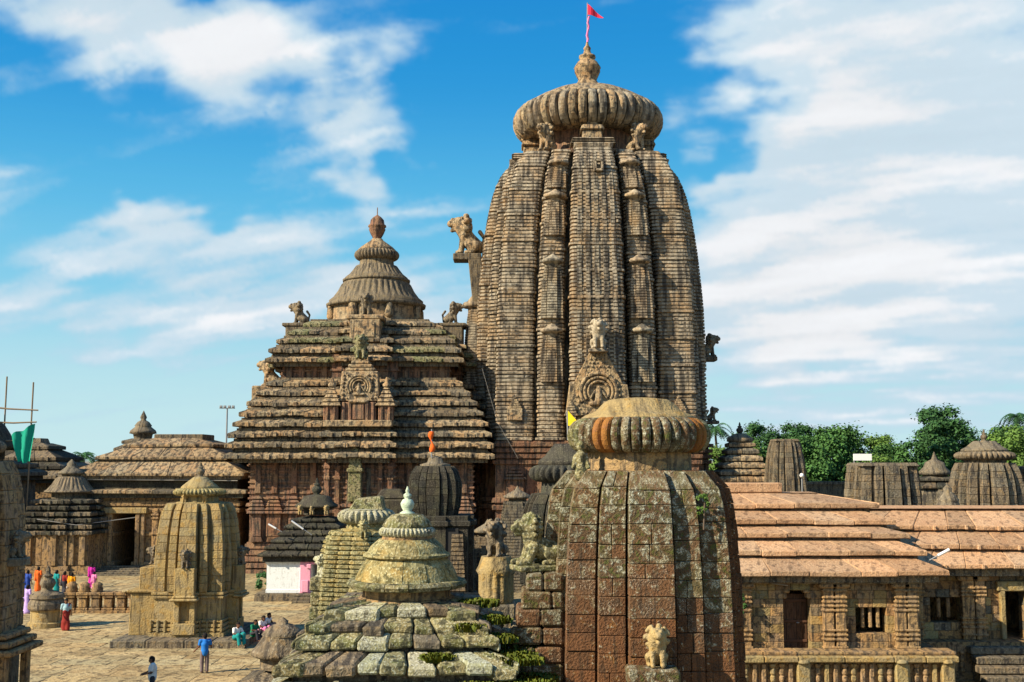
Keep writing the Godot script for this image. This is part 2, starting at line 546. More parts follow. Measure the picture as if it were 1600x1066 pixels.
# ------------------------------------------------------------------ temple pieces
# one ring of sloping roof stones round a plan; edges that face the camera side are built stone by stone
func eave_ring(t: Node, plan: PackedVector2Array, d: float, y0: float, lip: float, rise: float, piece: float, mats: Array, o := {}) -> void:
	var inner := outset(plan, -d)
	var sg := 1.0 if signed_area(plan) > 0.0 else -1.0
	var under: float = o.get("under", 0.06)
	var uneven: float = o.get("uneven", 0.03)
	var called: String = o.get("called", "eave_stone")
	for j in plan.size():
		var k := (j + 1) % plan.size()
		var e := plan[k] - plan[j]
		var L := e.length()
		var nrm := Vector2(e.y, -e.x).normalized() * sg
		var single: bool = nrm.y > 0.5 or (o.get("sides", false) and absf(nrm.x) > 0.5)
		var cnt := maxi(1, roundi(L / piece)) if single else 1
		var cuts := [0.0]
		for i in range(1, cnt):
			cuts.append((i + rng.randf_range(-0.22, 0.22)) / cnt)
		cuts.append(1.0)
		for i in cnt:
			var m := mb(tint(0.66, 1.0))
			var g: float = o.get("joint", 0.012) / maxf(L, 0.1)
			var a0: float = cuts[i] + (g if i > 0 else 0.0)
			var a1: float = cuts[i + 1] - (g if i < cnt - 1 else 0.0)
			var dy := rng.randf_range(-uneven, uneven) if single else 0.0
			var dw := rng.randf_range(-uneven, uneven) * 1.2 if single else 0.0
			var oa := plan[j].lerp(plan[k], a0) + nrm * dw
			var ob := plan[j].lerp(plan[k], a1) + nrm * dw
			var ia := inner[j].lerp(inner[k], a0)
			var ib := inner[j].lerp(inner[k], a1)
			var ht := lip + rise
			stone(m, [Vector3(ia.x, y0 + under, ia.y), Vector3(ib.x, y0 + under, ib.y), Vector3(ob.x, y0 + dy, ob.y), Vector3(oa.x, y0 + dy, oa.y),
				Vector3(ia.x, y0 + ht, ia.y), Vector3(ib.x, y0 + ht, ib.y), Vector3(ob.x, y0 + lip + dy, ob.y), Vector3(oa.x, y0 + lip + dy, oa.y)], minf(o.get("bevel", 0.05), lip * 0.3), o.get("worn", 0.012) if single else 0.0)
			if single and o.get("boss", 0.0) > 0.0 and L > 0.9:
				var bs: float = o["boss"]
				var q := oa.lerp(ob, rng.randf_range(0.3, 0.7))
				m.col = tint(0.9, 1.0)
				var ang := atan2(nrm.x, nrm.y)
				box(m, Vector3(q.x, y0 + dy + lip * 0.5, q.y) + Vector3(nrm.x, 0, nrm.y) * 0.03, Vector3(bs, lip * 1.15, 0.12), 0.03, ang)
			part(t, called if single else "eave_slab", m, M[mats[rng.randi() % mats.size()]])


# a wall of separate blocks along a straight line (plan a to b, outward normal to the left of the camera side)
func block_wall(t: Node, a: Vector2, b: Vector2, nrm: Vector2, y0: float, y1: float, ch: float, bl: float, thick: float, mats: Array, openings := [], called := "block") -> void:
	var L := a.distance_to(b)
	var dir := (b - a) / L
	var rows := maxi(1, roundi((y1 - y0) / ch))
	var h := (y1 - y0) / rows
	for r in rows:
		var ya := y0 + r * h
		var yb := ya + h
		var spans := [[0.0, L]]
		for op in openings:
			if yb > op[2] + 0.05 and ya < op[3] - 0.05:
				var nx := []
				for s in spans:
					if op[0] > s[0] + 0.02:
						nx.append([s[0], minf(s[1], op[0])])
					if op[1] < s[1] - 0.02:
						nx.append([maxf(s[0], op[1]), s[1]])
				spans = nx
		for s in spans:
			var w: float = s[1] - s[0]
			if w < 0.03:
				continue
			var cnt := maxi(1, roundi(w / bl + rng.randf_range(-0.3, 0.3)))
			var cuts := [0.0]
			for i in range(1, cnt):
				cuts.append((i + rng.randf_range(-0.2, 0.2)) / cnt)
			cuts.append(1.0)
			for i in cnt:
				var m := mb(tint(0.62, 1.0, 0.12))
				var p: Vector2 = a + dir * (s[0] + w * cuts[i] + 0.004)
				var q: Vector2 = a + dir * (s[0] + w * cuts[i + 1] - 0.004)
				var ex := rng.randf_range(-0.012, 0.012)
				var oo := nrm * ex
				var ii := -nrm * thick
				stone(m, [Vector3(p.x + ii.x, ya, p.y + ii.y), Vector3(q.x + ii.x, ya, q.y + ii.y), Vector3(q.x + oo.x, ya, q.y + oo.y), Vector3(p.x + oo.x, ya, p.y + oo.y),
					Vector3(p.x + ii.x, yb - 0.006, p.y + ii.y), Vector3(q.x + ii.x, yb - 0.006, q.y + ii.y), Vector3(q.x + oo.x, yb - 0.006, q.y + oo.y), Vector3(p.x + oo.x, yb - 0.006, p.y + oo.y)], 0.016)
				part(t, called, m, M[mats[rng.randi() % mats.size()]])


# four corners of a pilaster's section at height y: face k, from u0 to u1, out to w, back to wi
func section(k: int, u0: float, u1: float, w: float, wi: float, s: float, y: float) -> Array:
	var out := []
	for q in [Vector2(u0, wi), Vector2(u1, wi), Vector2(u1, w), Vector2(u0, w)]:
		var r: Vector2 = (q * s).rotated(-PI * 0.5 * k)
		out.append(Vector3(r.x, y, r.y))
	return out


# the curved body of a tower shrine. o: half, plan [[u0,u1,w]...] (right half, u0 < 0 means centred), y0, y1, prof, course, mats, blocks (faces built stone by stone), bev
func curved_body(t: Node, o: Dictionary) -> void:
	var half: float = o.half
	var pils := []
	for p in o.plan:
		if p[0] <= 0.0:
			pils.append([-p[1], p[1], p[2]])
		else:
			pils.append([p[0], p[1], p[2]])
			pils.append([-p[1], -p[0], p[2]])
	var rows := maxi(1, roundi((o.y1 - o.y0) / o.course))
	var h: float = (o.y1 - o.y0) / rows
	var blocks: Array = o.get("blocks", [])
	var bev: float = o.get("bev", 0.03)
	var first: float = o.get("blocks_from", -1.0)
	var ribbed: bool = o.get("ribbed", false)
	var pick = o.get("pick", null)
	# solid core behind the joints
	var core := mb(Color(0.85, 0.85, 0.85))
	var rings := []
	for i in 13:
		var y: float = lerpf(o.y0, o.y1, i / 12.0)
		rings.append(ring_at(rect(half * 0.9 * prof(o.prof, y), half * 0.9 * prof(o.prof, y)), y))
	loft(core, rings, true, 0)
	part(t, "core", core, M[o.mats[0]])
	for k in 4:
		for p in pils:
			# a corner band belongs to both of its faces: it is built once, as a square block
			var corner := absf(maxf(-p[0], p[1])) > half * 0.985
			if corner and k % 2 == 1:
				continue
			var back: float = minf(absf(p[0]), absf(p[1])) if corner else half * 0.7
			var whole := mb(tint(0.8, 1.0))
			# courses do not line up exactly from one band to the next
			var ys := [o.y0]
			for i in range(1, rows):
				ys.append(o.y0 + (i + rng.randf_range(-0.13, 0.13) * (0.35 if ribbed else 1.0)) * h)
			ys.append(o.y1)
			for i in rows:
				var ya: float = ys[i]
				var yb: float = ys[i + 1]
				var single: bool = k in blocks and ya >= first
				if ribbed:
					whole.col = tint(0.82, 1.0, 0.04)
					var b: float = o.get("bulge", 0.06) * rng.randf_range(0.75, 1.15)
					var hc := yb - ya
					if o.get("accent", 0) > 0 and (i + int(absf(p[0]) * 3.0)) % int(o.accent) == 0:
						b *= 2.0
					if o.get("studs", false):
						for q in 1:
							var us := rng.randf_range(p[0] + 0.15, p[1] - 0.35)
							var sw := rng.randf_range(0.1, 0.3)
							stone(whole, section(k, us, us + sw, p[2] + b + 0.035, half * 0.9, prof(o.prof, ya), ya + hc * 0.12) + section(k, us, us + sw, p[2] + b + 0.035, half * 0.9, prof(o.prof, yb), ya + hc * 0.8), 0.0)
					var rr := []
					for e in [[0.0, 0.0], [0.18, b], [0.72, b], [0.9, 0.0], [1.0, 0.0]]:
						var y: float = ya + hc * e[0]
						var s := prof(o.prof, y)
						var q := section(k, p[0] - e[1], p[1] + e[1], p[2] + e[1], back - (e[1] if corner else 0.0), s, y)
						# rounded outer corners
						var c := minf(0.28 * (p[1] - p[0]), o.get("round", 0.3)) * s
						var ax: Vector3 = (q[1] - q[0]).normalized()
						var az: Vector3 = (q[3] - q[0]).normalized()
						rr.append(PackedVector3Array([q[0], q[3] - az * c, q[3] - az * c * 0.25 + ax * c * 0.3, q[3] + ax * c, q[2] - ax * c, q[2] - az * c * 0.25 - ax * c * 0.3, q[2] - az * c, q[1]]))
					loft(whole, rr, false, 0)
					continue
				var cnt := 1
				if single and not corner and p[1] - p[0] > 0.6 and rng.randf() < 0.55:
					cnt = 2
				var cut := rng.randf_range(0.35, 0.65) if cnt == 2 else 1.0
				for c in cnt:
					var ua: float = p[0] if c == 0 else lerpf(p[0], p[1], cut) + 0.006
					var ub: float = p[1] if c == cnt - 1 else lerpf(p[0], p[1], cut) - 0.006
					var m := mb(tint(0.78, 1.0)) if single else whole
					if not single:
						m.col = tint(0.74, 1.0)
					var ex := rng.randf_range(-0.015, 0.02)
					var lo := section(k, ua, ub, p[2] + ex, back, prof(o.prof, ya), ya + 0.004)
					var hi := section(k, ua, ub, p[2] + ex, back, prof(o.prof, yb), yb - 0.008)
					stone(m, lo + hi, bev, 0.006 if single else 0.0)
					if single:
						var mat: String = o.mats[rng.randi() % o.mats.size()]
						if pick != null:
							mat = pick.call((ya + yb) * 0.5, (ua + ub) * 0.5)
						part(t, "block", m, M[mat])
			if whole.v.size() > 0:
				part(t, "pilaster", whole, M[o.mats[0]])


# ribbed cushion stone
func amalaka(t: Node, y0: float, y1: float, r: float, ribs: int, mat: String, at := Vector3.ZERO, depth := 0.16) -> void:
	var m := mb(tint(0.85, 1.0))
	var pr := []
	for i in 11:
		var a := -PI * 0.5 + PI * i / 10.0
		pr.append([r * (0.72 + 0.28 * cos(a)), lerpf(y0, y1, 0.5 + 0.5 * sin(a)), r * depth * (0.35 + 0.65 * cos(a))])
	lathe(m, at, pr, 24, 2, ribs)
	part(t, "ribbed_disc", m, M[mat])


# a crown disc whose lobes are separate stones
func lobed_disc(t: Node, y0: float, y1: float, r: float, inner: float, lobes: int, choose: Callable) -> void:
	for j in lobes:
		var a0 := TAUF * j / lobes
		var a1 := TAUF * (j + 1) / lobes
		var gap := (a1 - a0) * 0.05
		var lobe := mb(tint(0.72, 1.0))
		var rings := []
		var w := r * (a1 - a0)
		for i in 11:
			var q := -PI * 0.5 + PI * i / 10.0
			var rr := lerpf(inner, r, 0.25 + 0.75 * cos(q))
			var y := lerpf(y0, y1, 0.5 + 0.5 * sin(q))
			var ring := PackedVector3Array()
			for e in 7:
				var s := e / 6.0
				var bulge := w * 0.42 * (sqrt(maxf(0.0, 1.0 - pow(2.0 * s - 1.0, 2.0))) - 0.8) * (0.35 + 0.65 * cos(q))
				var a := lerpf(a0 + gap, a1 - gap, s)
				ring.push_back(Vector3(cos(a) * (rr + bulge), y, sin(a) * (rr + bulge)))
			ring.push_back(Vector3(cos(a1) * inner * 0.8, y, sin(a1) * inner * 0.8))
			ring.push_back(Vector3(cos(a0) * inner * 0.8, y, sin(a0) * inner * 0.8))
			rings.append(ring)
		loft(lobe, rings, true, 0)
		part(t, "disc_lobe", lobe, M[choose.call((a0 + a1) * 0.5)])


func turned(t: Node, called: String, pr: Array, mat: String, at := Vector3.ZERO, n := 28, mode := 2, wob := 0.0) -> void:
	var m := mb(tint(0.85, 1.0))
	lathe(m, at, pr, n, mode, 0, wob)
	part(t, called, m, M[mat])


func pot_finial(t: Node, y0: float, s: float, mat: String, at := Vector3.ZERO) -> void:
	var m := mb(tint(0.85, 1.0))
	lathe(m, at, [[0.34 * s, y0], [0.40 * s, y0 + 0.06 * s], [0.24 * s, y0 + 0.16 * s], [0.36 * s, y0 + 0.3 * s], [0.46 * s, y0 + 0.5 * s], [0.40 * s, y0 + 0.72 * s], [0.20 * s, y0 + 0.85 * s], [0.30 * s, y0 + 0.93 * s], [0.28 * s, y0 + 1.0 * s], [0.12 * s, y0 + 1.1 * s], [0.14 * s, y0 + 1.25 * s], [0.03 * s, y0 + 1.55 * s]], 20, 2)
	part(t, "finial", m, M[mat])


# a whole small curved-tower shrine
func tower_shrine(t: Node, o: Dictionary) -> void:
	var half: float = o.half
	var plan := cross_plan(half * 0.97, half * 0.97, half * 0.36, half * 0.12)
	var m := mb(tint(0.8, 1.0))
	var b: float = o.y0
	var pr := [[0.0, 0.16], [b * 0.08, 0.16], [b * 0.09, 0.08], [b * 0.14, 0.08], [b * 0.15, 0.13], [b * 0.2, 0.13], [b * 0.21, 0.05], [b * 0.25, 0.05], [b * 0.26, 0.1], [b * 0.3, 0.1], [b * 0.31, 0.0], [b * 0.84, 0.0], [b * 0.85, 0.08], [b * 0.89, 0.1], [b * 0.9, 0.03], [b * 0.93, 0.03], [b * 0.94, 0.1], [b * 0.985, 0.12], [b, 0.0]]
	moulded(m, plan, pr)
	plan_cap(m, plan, b)
	part(t, "plinth_wall", m, M[o.get("wall", o.mats[0])])
	curved_body(t, o)
	var top: float = o.y1
	var rt: float = half * prof(o.prof, top)
	if o.get("flat_top", false):
		var f := mb(tint(0.7, 0.9))
		block(f, 0, 0, top - 0.02, top + 0.2, rt * 1.12, rt * 1.12, rt * 1.02, rt * 1.02, 0.06)
		part(t, "top_slab", f, M[o.mats[0]])
		return
	var ar: float = o.ar
	var ay0: float = o.ay0
	var ay1: float = o.ay1
	turned(t, "neck", [[rt * 0.9, top - 0.1], [rt * 0.9, top + 0.04], [ar * 0.72, top + 0.06], [ar * 0.7, ay0 + (ay1 - ay0) * 0.2]], o.mats[0], Vector3.ZERO, 28, 1)
	amalaka(t, ay0, ay1, ar, o.get("ribs", 28), o.get("cap_mat", o.mats[0]))
	var ct: float = o.cap_y
	turned(t, "cap", [[ar * 0.72, ay1 - (ay1 - ay0) * 0.12], [ar * 0.80, ay1 + (ct - ay1) * 0.04], [ar * 0.78, ay1 + (ct - ay1) * 0.2], [ar * 0.62, ay1 + (ct - ay1) * 0.42], [ar * 0.46, ay1 + (ct - ay1) * 0.8], [ar * 0.36, ct], [0.02, ct + 0.02]], o.get("cap_mat", o.mats[0]))
	if o.get("finial", 0.0) > 0.0:
		pot_finial(t, ct, o.finial, o.get("cap_mat", o.mats[0]))


# a stepped pyramid roof of eave stones, from [half x, half z, y] of the lowest lip to the highest
func stepped_roof(t: Node, tiers: Array, lip: float, piece: float, mats: Array, o := {}) -> void:
	for i in tiers.size():
		var q: Array = tiers[i]
		var nx: Array = tiers[i + 1] if i + 1 < tiers.size() else [q[0] * 0.7, q[1] * 0.7, q[2] + lip * 1.8]
		var plan := rect(q[0], q[1])
		if o.has("raha"):
			plan = cross_plan(q[0], q[1], o.raha[0] * q[0], o.raha[1])
		var d: float = minf(minf(q[0], q[1]) - 0.05, maxf(0.25, (q[0] - nx[0]) + o.get("tuck", 0.35)))
		var rise: float = maxf(0.02, (nx[2] - q[2]) - lip * o.get("gap", 0.9))
		eave_ring(t, plan, d, q[2], lip, rise, piece, mats, o)
		var m := mb(tint(0.8, 1.0))
		var inset: float = o.get("inset", 0.3)
		var cp := outset(plan, -inset)
		moulded(m, cp, [[q[2] - o.get("drop", 0.35), 0.0], [q[2] + lip * 0.8, 0.0]])
		plan_cap(m, outset(plan, -d + 0.02), q[2] + lip + rise - 0.03)
		part(t, "recess", m, M[o.get("recess", mats[0])])


# ------------------------------------------------------------------ flesh: smooth union of tapered bones, meshed as surface nets
func bones_mesh(m: MB, bones: Array, cell: float, k: float) -> void:
	var lo := Vector3(1e9, 1e9, 1e9)
	var hi := -lo
	for b in bones:
		var r: float = maxf(b[2], b[3]) + k + cell * 2.0
		for q in [b[0], b[1]]:
			lo = lo.min(q - Vector3(r, r, r))
			hi = hi.max(q + Vector3(r, r, r))
	var nx := int(ceil((hi.x - lo.x) / cell)) + 1
	var ny := int(ceil((hi.y - lo.y) / cell)) + 1
	var nz := int(ceil((hi.z - lo.z) / cell)) + 1
	var f := PackedFloat32Array()
	f.resize(nx * ny * nz)
	f.fill(1e3)
	for b in bones:
		var a: Vector3 = b[0]
		var e: Vector3 = b[1] - a
		var ee := maxf(e.length_squared(), 1e-9)
		var ra: float = b[2]
		var rb: float = b[3]
		var r: float = maxf(ra, rb) + k + cell * 2.0
		var p0: Vector3 = ((a.min(b[1]) - Vector3(r, r, r)) - lo) / cell
		var p1: Vector3 = ((a.max(b[1]) + Vector3(r, r, r)) - lo) / cell
		for iz in range(maxi(0, int(p0.z)), mini(nz, int(p1.z) + 2)):
			for iy in range(maxi(0, int(p0.y)), mini(ny, int(p1.y) + 2)):
				for ix in range(maxi(0, int(p0.x)), mini(nx, int(p1.x) + 2)):
					var q := lo + Vector3(ix, iy, iz) * cell - a
					var h := clampf(q.dot(e) / ee, 0.0, 1.0)
					var d := (q - e * h).length() - lerpf(ra, rb, h)
					var at := ix + nx * (iy + ny * iz)
					var g := f[at]
					var w := maxf(k - absf(g - d), 0.0) / k
					f[at] = minf(g, d) - w * w * k * 0.25
	var vert := {}
	var sx := 1
	var sy := nx
	var sz := nx * ny
	var off := [0, sx, sy, sx + sy, sz, sx + sz, sy + sz, sx + sy + sz]
	var pos := [Vector3(0, 0, 0), Vector3(1, 0, 0), Vector3(0, 1, 0), Vector3(1, 1, 0), Vector3(0, 0, 1), Vector3(1, 0, 1), Vector3(0, 1, 1), Vector3(1, 1, 1)]
	var ed := [[0, 1], [2, 3], [4, 5], [6, 7], [0, 2], [1, 3], [4, 6], [5, 7], [0, 4], [1, 5], [2, 6], [3, 7]]
	for iz in nz - 1:
		for iy in ny - 1:
			for ix in nx - 1:
				var at := ix + nx * (iy + ny * iz)
				var ins := 0
				for o in off:
					if f[at + o] < 0.0:
						ins += 1
				if ins == 0 or ins == 8:
					continue
				var s := Vector3.ZERO
				var cnt := 0
				for q in ed:
					var fa := f[at + off[q[0]]]
					var fb := f[at + off[q[1]]]
					if (fa < 0.0) != (fb < 0.0):
						s += pos[q[0]].lerp(pos[q[1]], fa / (fa - fb))
						cnt += 1
				var g := Vector3(f[at + off[1]] - f[at] + f[at + off[7]] - f[at + off[6]], f[at + off[2]] - f[at] + f[at + off[7]] - f[at + off[5]], f[at + off[4]] - f[at] + f[at + off[7]] - f[at + off[3]])
				vert[at] = [lo + (Vector3(ix, iy, iz) + s / cnt) * cell, g.normalized() if g.length_squared() > 1e-12 else Vector3.UP]
	for at in vert:
		for ax in 3:
			var da: int = [sx, sy, sz][ax]
			var db: int = [sy, sz, sx][ax]
			var dc: int = [sz, sx, sy][ax]
			# edge from this cell's corner 0 along ax
			if at + da >= f.size() or (f[at] < 0.0) == (f[at + da] < 0.0):
				continue
			var qa = vert.get(at)
			var qb = vert.get(at - db)
			var qc = vert.get(at - db - dc)
			var qd = vert.get(at - dc)
			if qb == null or qc == null or qd == null:
				continue
			m.tri(qa[0], qb[0], qc[0], qa[1], qb[1], qc[1])
			m.tri(qa[0], qc[0], qd[0], qa[1], qc[1], qd[1])


# seated temple lion, about 1 m tall, faces +x
func lion_mesh(cell := 0.035) -> ArrayMesh:
	var m := mb()
	var B := []
	B.append([Vector3(-0.22, 0.2, 0), Vector3(0.05, 0.48, 0), 0.2, 0.19])
	B.append([Vector3(0.05, 0.48, 0), Vector3(0.14, 0.62, 0), 0.2, 0.17])
	B.append([Vector3(0.14, 0.74, 0), Vector3(0.26, 0.84, 0), 0.25, 0.19])
	B.append([Vector3(0.34, 0.84, 0), Vector3(0.48, 0.84, 0), 0.13, 0.1])
	B.append([Vector3(0.32, 0.72, 0), Vector3(0.44, 0.66, 0), 0.07, 0.06])
	for s in [-1.0, 1.0]:
		B.append([Vector3(0.14, 0.55, 0.13 * s), Vector3(0.2, 0.08, 0.13 * s), 0.09, 0.065])
		B.append([Vector3(0.2, 0.06, 0.13 * s), Vector3(0.3, 0.05, 0.13 * s), 0.065, 0.055])
		B.append([Vector3(-0.2, 0.2, 0.16 * s), Vector3(0.0, 0.26, 0.2 * s), 0.14, 0.1])
		B.append([Vector3(0.0, 0.26, 0.2 * s), Vector3(-0.1, 0.06, 0.2 * s), 0.09, 0.06])
		B.append([Vector3(-0.1, 0.05, 0.2 * s), Vector3(0.07, 0.045, 0.2 * s), 0.06, 0.05])
		B.append([Vector3(0.2, 0.93, 0.11 * s), Vector3(0.18, 1.0, 0.13 * s), 0.055, 0.035])
		B.append([Vector3(0.42, 0.95, 0.07 * s), Vector3(0.44, 0.95, 0.07 * s), 0.05, 0.045])
	for i in 7:
		var a := TAUF * i / 7.0
		B.append([Vector3(0.1, 0.76, 0), Vector3(0.06 + 0.02 * cos(a), 0.76 + 0.28 * sin(a), 0.29 * cos(a)), 0.09, 0.08])
	for i in 22:
		var a := TAUF * i / 11.0
		var rr := 0.31 if i < 11 else 0.2
		B.append([Vector3(0.08 if i < 11 else -0.04, 0.75 + rr * sin(a), rr * cos(a)), Vector3(0.1 if i < 11 else -0.05, 0.75 + rr * sin(a), rr * cos(a)), 0.055, 0.05])
	B.append([Vector3(-0.36, 0.16, 0), Vector3(-0.42, 0.45, 0), 0.05, 0.04])
	B.append([Vector3(-0.42, 0.45, 0), Vector3(-0.3, 0.62, 0), 0.045, 0.06])
	bones_mesh(m, B, cell, 0.028)
	return m.mesh()


# crouching lion with a raised head, faces -x, about 1.2 m long
func crouching_lion_mesh(cell := 0.04) -> ArrayMesh:
	var m := mb()
	var B := []
	B.append([Vector3(0.42, 0.34, 0), Vector3(-0.1, 0.4, 0), 0.27, 0.24])
	B.append([Vector3(-0.1, 0.45, 0), Vector3(-0.22, 0.72, 0), 0.22, 0.2])
	B.append([Vector3(-0.26, 0.9, 0), Vector3(-0.4, 0.92, 0), 0.24, 0.17])
	B.append([Vector3(-0.42, 0.88, 0), Vector3(-0.58, 0.86, 0), 0.13, 0.1])
	B.append([Vector3(-0.4, 0.76, 0), Vector3(-0.54, 0.72, 0), 0.07, 0.06])
	for s in [-1.0, 1.0]:
		B.append([Vector3(-0.15, 0.45, 0.17 * s), Vector3(-0.3, 0.1, 0.18 * s), 0.12, 0.09])
		B.append([Vector3(-0.3, 0.08, 0.18 * s), Vector3(-0.55, 0.07, 0.18 * s), 0.09, 0.07])
		B.append([Vector3(0.4, 0.3, 0.2 * s), Vector3(0.18, 0.28, 0.26 * s), 0.2, 0.13])
		B.append([Vector3(0.18, 0.26, 0.27 * s), Vector3(0.3, 0.08, 0.27 * s), 0.11, 0.08])
		B.append([Vector3(0.3, 0.07, 0.27 * s), Vector3(0.06, 0.06, 0.27 * s), 0.08, 0.06])
		B.append([Vector3(-0.3, 1.06, 0.13 * s), Vector3(-0.26, 1.15, 0.16 * s), 0.06, 0.04])
		B.append([Vector3(-0.5, 0.98, 0.07 * s), Vector3(-0.52, 0.98, 0.07 * s), 0.055, 0.05])
	for i in 9:
		var a := TAUF * i / 9.0
		B.append([Vector3(-0.2, 0.86, 0), Vector3(-0.16, 0.86 + 0.29 * sin(a), 0.27 * cos(a)), 0.09, 0.075])
	for i in 26:
		var a := TAUF * i / 13.0
		var rr := 0.33 if i < 13 else 0.24
		var xx := -0.18 if i < 13 else -0.02
		B.append([Vector3(xx, 0.86 + rr * sin(a), rr * cos(a)), Vector3(xx + 0.03, 0.86 + rr * sin(a), rr * cos(a)), 0.06, 0.05])
	B.append([Vector3(0.62, 0.3, 0), Vector3(0.72, 0.6, 0.05), 0.06, 0.05])
	B.append([Vector3(0.72, 0.6, 0.05), Vector3(0.55, 0.76, 0.1), 0.05, 0.07])
	bones_mesh(m, B, cell, 0.03)
	return m.mesh()


var lion_far: ArrayMesh
var lion_near: ArrayMesh


func lion(t: Node, at: Vector3, size: float, turn: float, mat: String, near := false) -> MeshInstance3D:
	var o := part_mesh(t, "lion_statue", lion_near if near else lion_far, M[mat])
	o.position = at
	o.rotation.y = turn
	o.scale = Vector3.ONE * size
	return o


# ------------------------------------------------------------------ sky: blue air, streaky cloud
func make_sky() -> ImageTexture:
	var W := 3072
	var H := 1536
	var big := FastNoiseLite.new()
	big.seed = 5
	big.frequency = 0.035
	big.fractal_octaves = 3
	var fine := FastNoiseLite.new()
	fine.seed = 9
	fine.frequency = 0.11
	fine.fractal_octaves = 6
	fine.fractal_gain = 0.55
	fine.domain_warp_enabled = true
	fine.domain_warp_amplitude = 5.0
	fine.domain_warp_frequency = 0.06
	var warp := FastNoiseLite.new()
	warp.seed = 21
	warp.frequency = 0.06
	warp.fractal_octaves = 4
	# cloud banks: azimuth, height (degrees), half width, half height, tilt, weight
	var banks := [[-10.0, 18.9, 6.5, 2.6, -0.2, 0.62], [-18.0, 20.5, 6.5, 2.6, -0.1, 0.6], [-23.0, 22.0, 6.0, 2.6, 0.0, 0.45], [-6.2, 14.4, 1.9, 1.7, -0.5, 0.55], [-17.5, 11.6, 3.2, 0.6, -0.1, 0.5], [-13.5, 9.0, 8.0, 2.4, -0.14, 0.66], [-21.0, 6.4, 6.0, 1.3, 0.0, 0.4], [-4.0, 7.0, 5.0, 3.0, 0.0, 0.35],
		[19.0, 10.5, 10.0, 9.5, 0.0, 0.8], [15.0, 18.0, 3.4, 5.0, 0.2, 0.5], [12.5, 8.0, 6.5, 4.0, 0.0, 0.5], [22.0, 19.0, 7.0, 6.5, 0.0, 0.55], [9.3, 13.2, 1.3, 1.0, 0.3, 0.4],
		[-3.0, 19.0, 5.5, 4.5, 0.0, -0.5], [6.5, 18.5, 4.5, 6.0, 0.0, -0.45], [-21.0, 14.8, 5.0, 2.0, 0.0, -0.32], [14.0, 3.8, 8.0, 1.6, 0.0, -0.25]]
	var out := PackedByteArray()
	out.resize(W * H * 3)
	var half := H / 2
	for j in half:
		var el := 90.0 - (j + 0.5) / H * 180.0
		var er := deg_to_rad(el)
		var ce := cos(er)
		var se := sin(er)
		# air, linear light: pale at the horizon, deep blue higher up
		var ar := prof([[0.0, 0.46], [4.0, 0.38], [8.0, 0.21], [12.4, 0.095], [18.0, 0.028], [24.0, 0.014], [40.0, 0.012], [90.0, 0.012]], el)
		var ag := prof([[0.0, 0.64], [4.0, 0.60], [8.0, 0.50], [12.4, 0.395], [18.0, 0.265], [24.0, 0.205], [40.0, 0.17], [90.0, 0.16]], el)
		var ab := prof([[0.0, 0.665], [4.0, 0.665], [8.0, 0.66], [12.4, 0.635], [18.0, 0.57], [24.0, 0.52], [40.0, 0.49], [90.0, 0.47]], el)
		var step := 1 if el < 45.0 else (2 if el < 65.0 else 6)
		var i := 0
		while i < W:
			var az := (i + 0.5) / W * 360.0
			if az > 180.0:
				az -= 360.0
			var azr := deg_to_rad(az)
			# clouds lie in a layer overhead: planar coordinates, stretched
			var k := 9.0 / (se + 0.22)
			var u := sin(azr) * ce * k
			var w := -cos(azr) * ce * k
			var base := big.get_noise_2d(u * 0.8 + 40.0, w * 1.5)
			var n := fine.get_noise_2d(u * 1.1 + w * 0.8, w * 3.4 - u * 1.5)
			var bias := 0.0
			if absf(az) < 42.0 and el < 32.0:
				var wx := 4.5 * warp.get_noise_2d(az * 2.2, el * 3.4)
				var wy := 2.4 * warp.get_noise_2d(az * 2.2 + 300.0, el * 3.4)
				for b in banks:
					var dx: float = az - b[0] + wx
					var dy: float = el - b[1] - dx * b[4] + wy
					var q: float = dx * dx / (b[2] * b[2]) + dy * dy / (b[3] * b[3])
					if q < 5.0:
						bias += b[5] * exp(-q)
			var fr := clampf((absf(az) - 27.0) / 12.0, 0.0, 1.0)
			fr = maxf(fr, clampf((el - 24.0) / 8.0, 0.0, 1.0))
			var dn := bias * (1.0 - fr) + (base * 1.1 + 0.18) * (0.35 + 0.65 * fr) - 0.12 * (1.0 - fr) + n * 0.95
			var c := smoothstep(-0.12, 1.05, dn)
			c = c * (0.55 + 0.45 * c)
			# thin veil round the banks
			c = maxf(c, 0.62 * smoothstep(-0.1, 0.75, bias * 1.2 * (1.0 - fr) + base * 0.5 * (0.4 + 0.6 * fr) + n * 0.75 - 0.05))
			var sh := 0.68 + 0.12 * n
			# thin cloud is pale blue, thick cloud white
			var c1 := minf(c * 1.7, 1.0)
			var c2 := c * c * (1.6 - 0.6 * c)
			var r := lerpf(lerpf(ar, 0.34, c1), sh * 0.98, c2)
			var g := lerpf(lerpf(ag, 0.53, c1), sh * 1.0, c2)
			var bb := lerpf(lerpf(ab, 0.655, c1), sh * 1.03, c2)
			var cc := Color(r, g, bb).linear_to_srgb()
			var rb := clampi(int(cc.r * 255.0 + 0.5), 0, 255)
			var gb := clampi(int(cc.g * 255.0 + 0.5), 0, 255)
			var bbb := clampi(int(cc.b * 255.0 + 0.5), 0, 255)
			for s in step:
				if i + s < W:
					var at := (j * W + i + s) * 3
					out[at] = rb
					out[at + 1] = gb
					out[at + 2] = bbb
			i += step
	for at in range(half * W * 3, H * W * 3, 3):
		out[at] = 150
		out[at + 1] = 140
		out[at + 2] = 120
	return ImageTexture.create_from_image(Image.create_from_data(W, H, false, Image.FORMAT_RGB8, out))


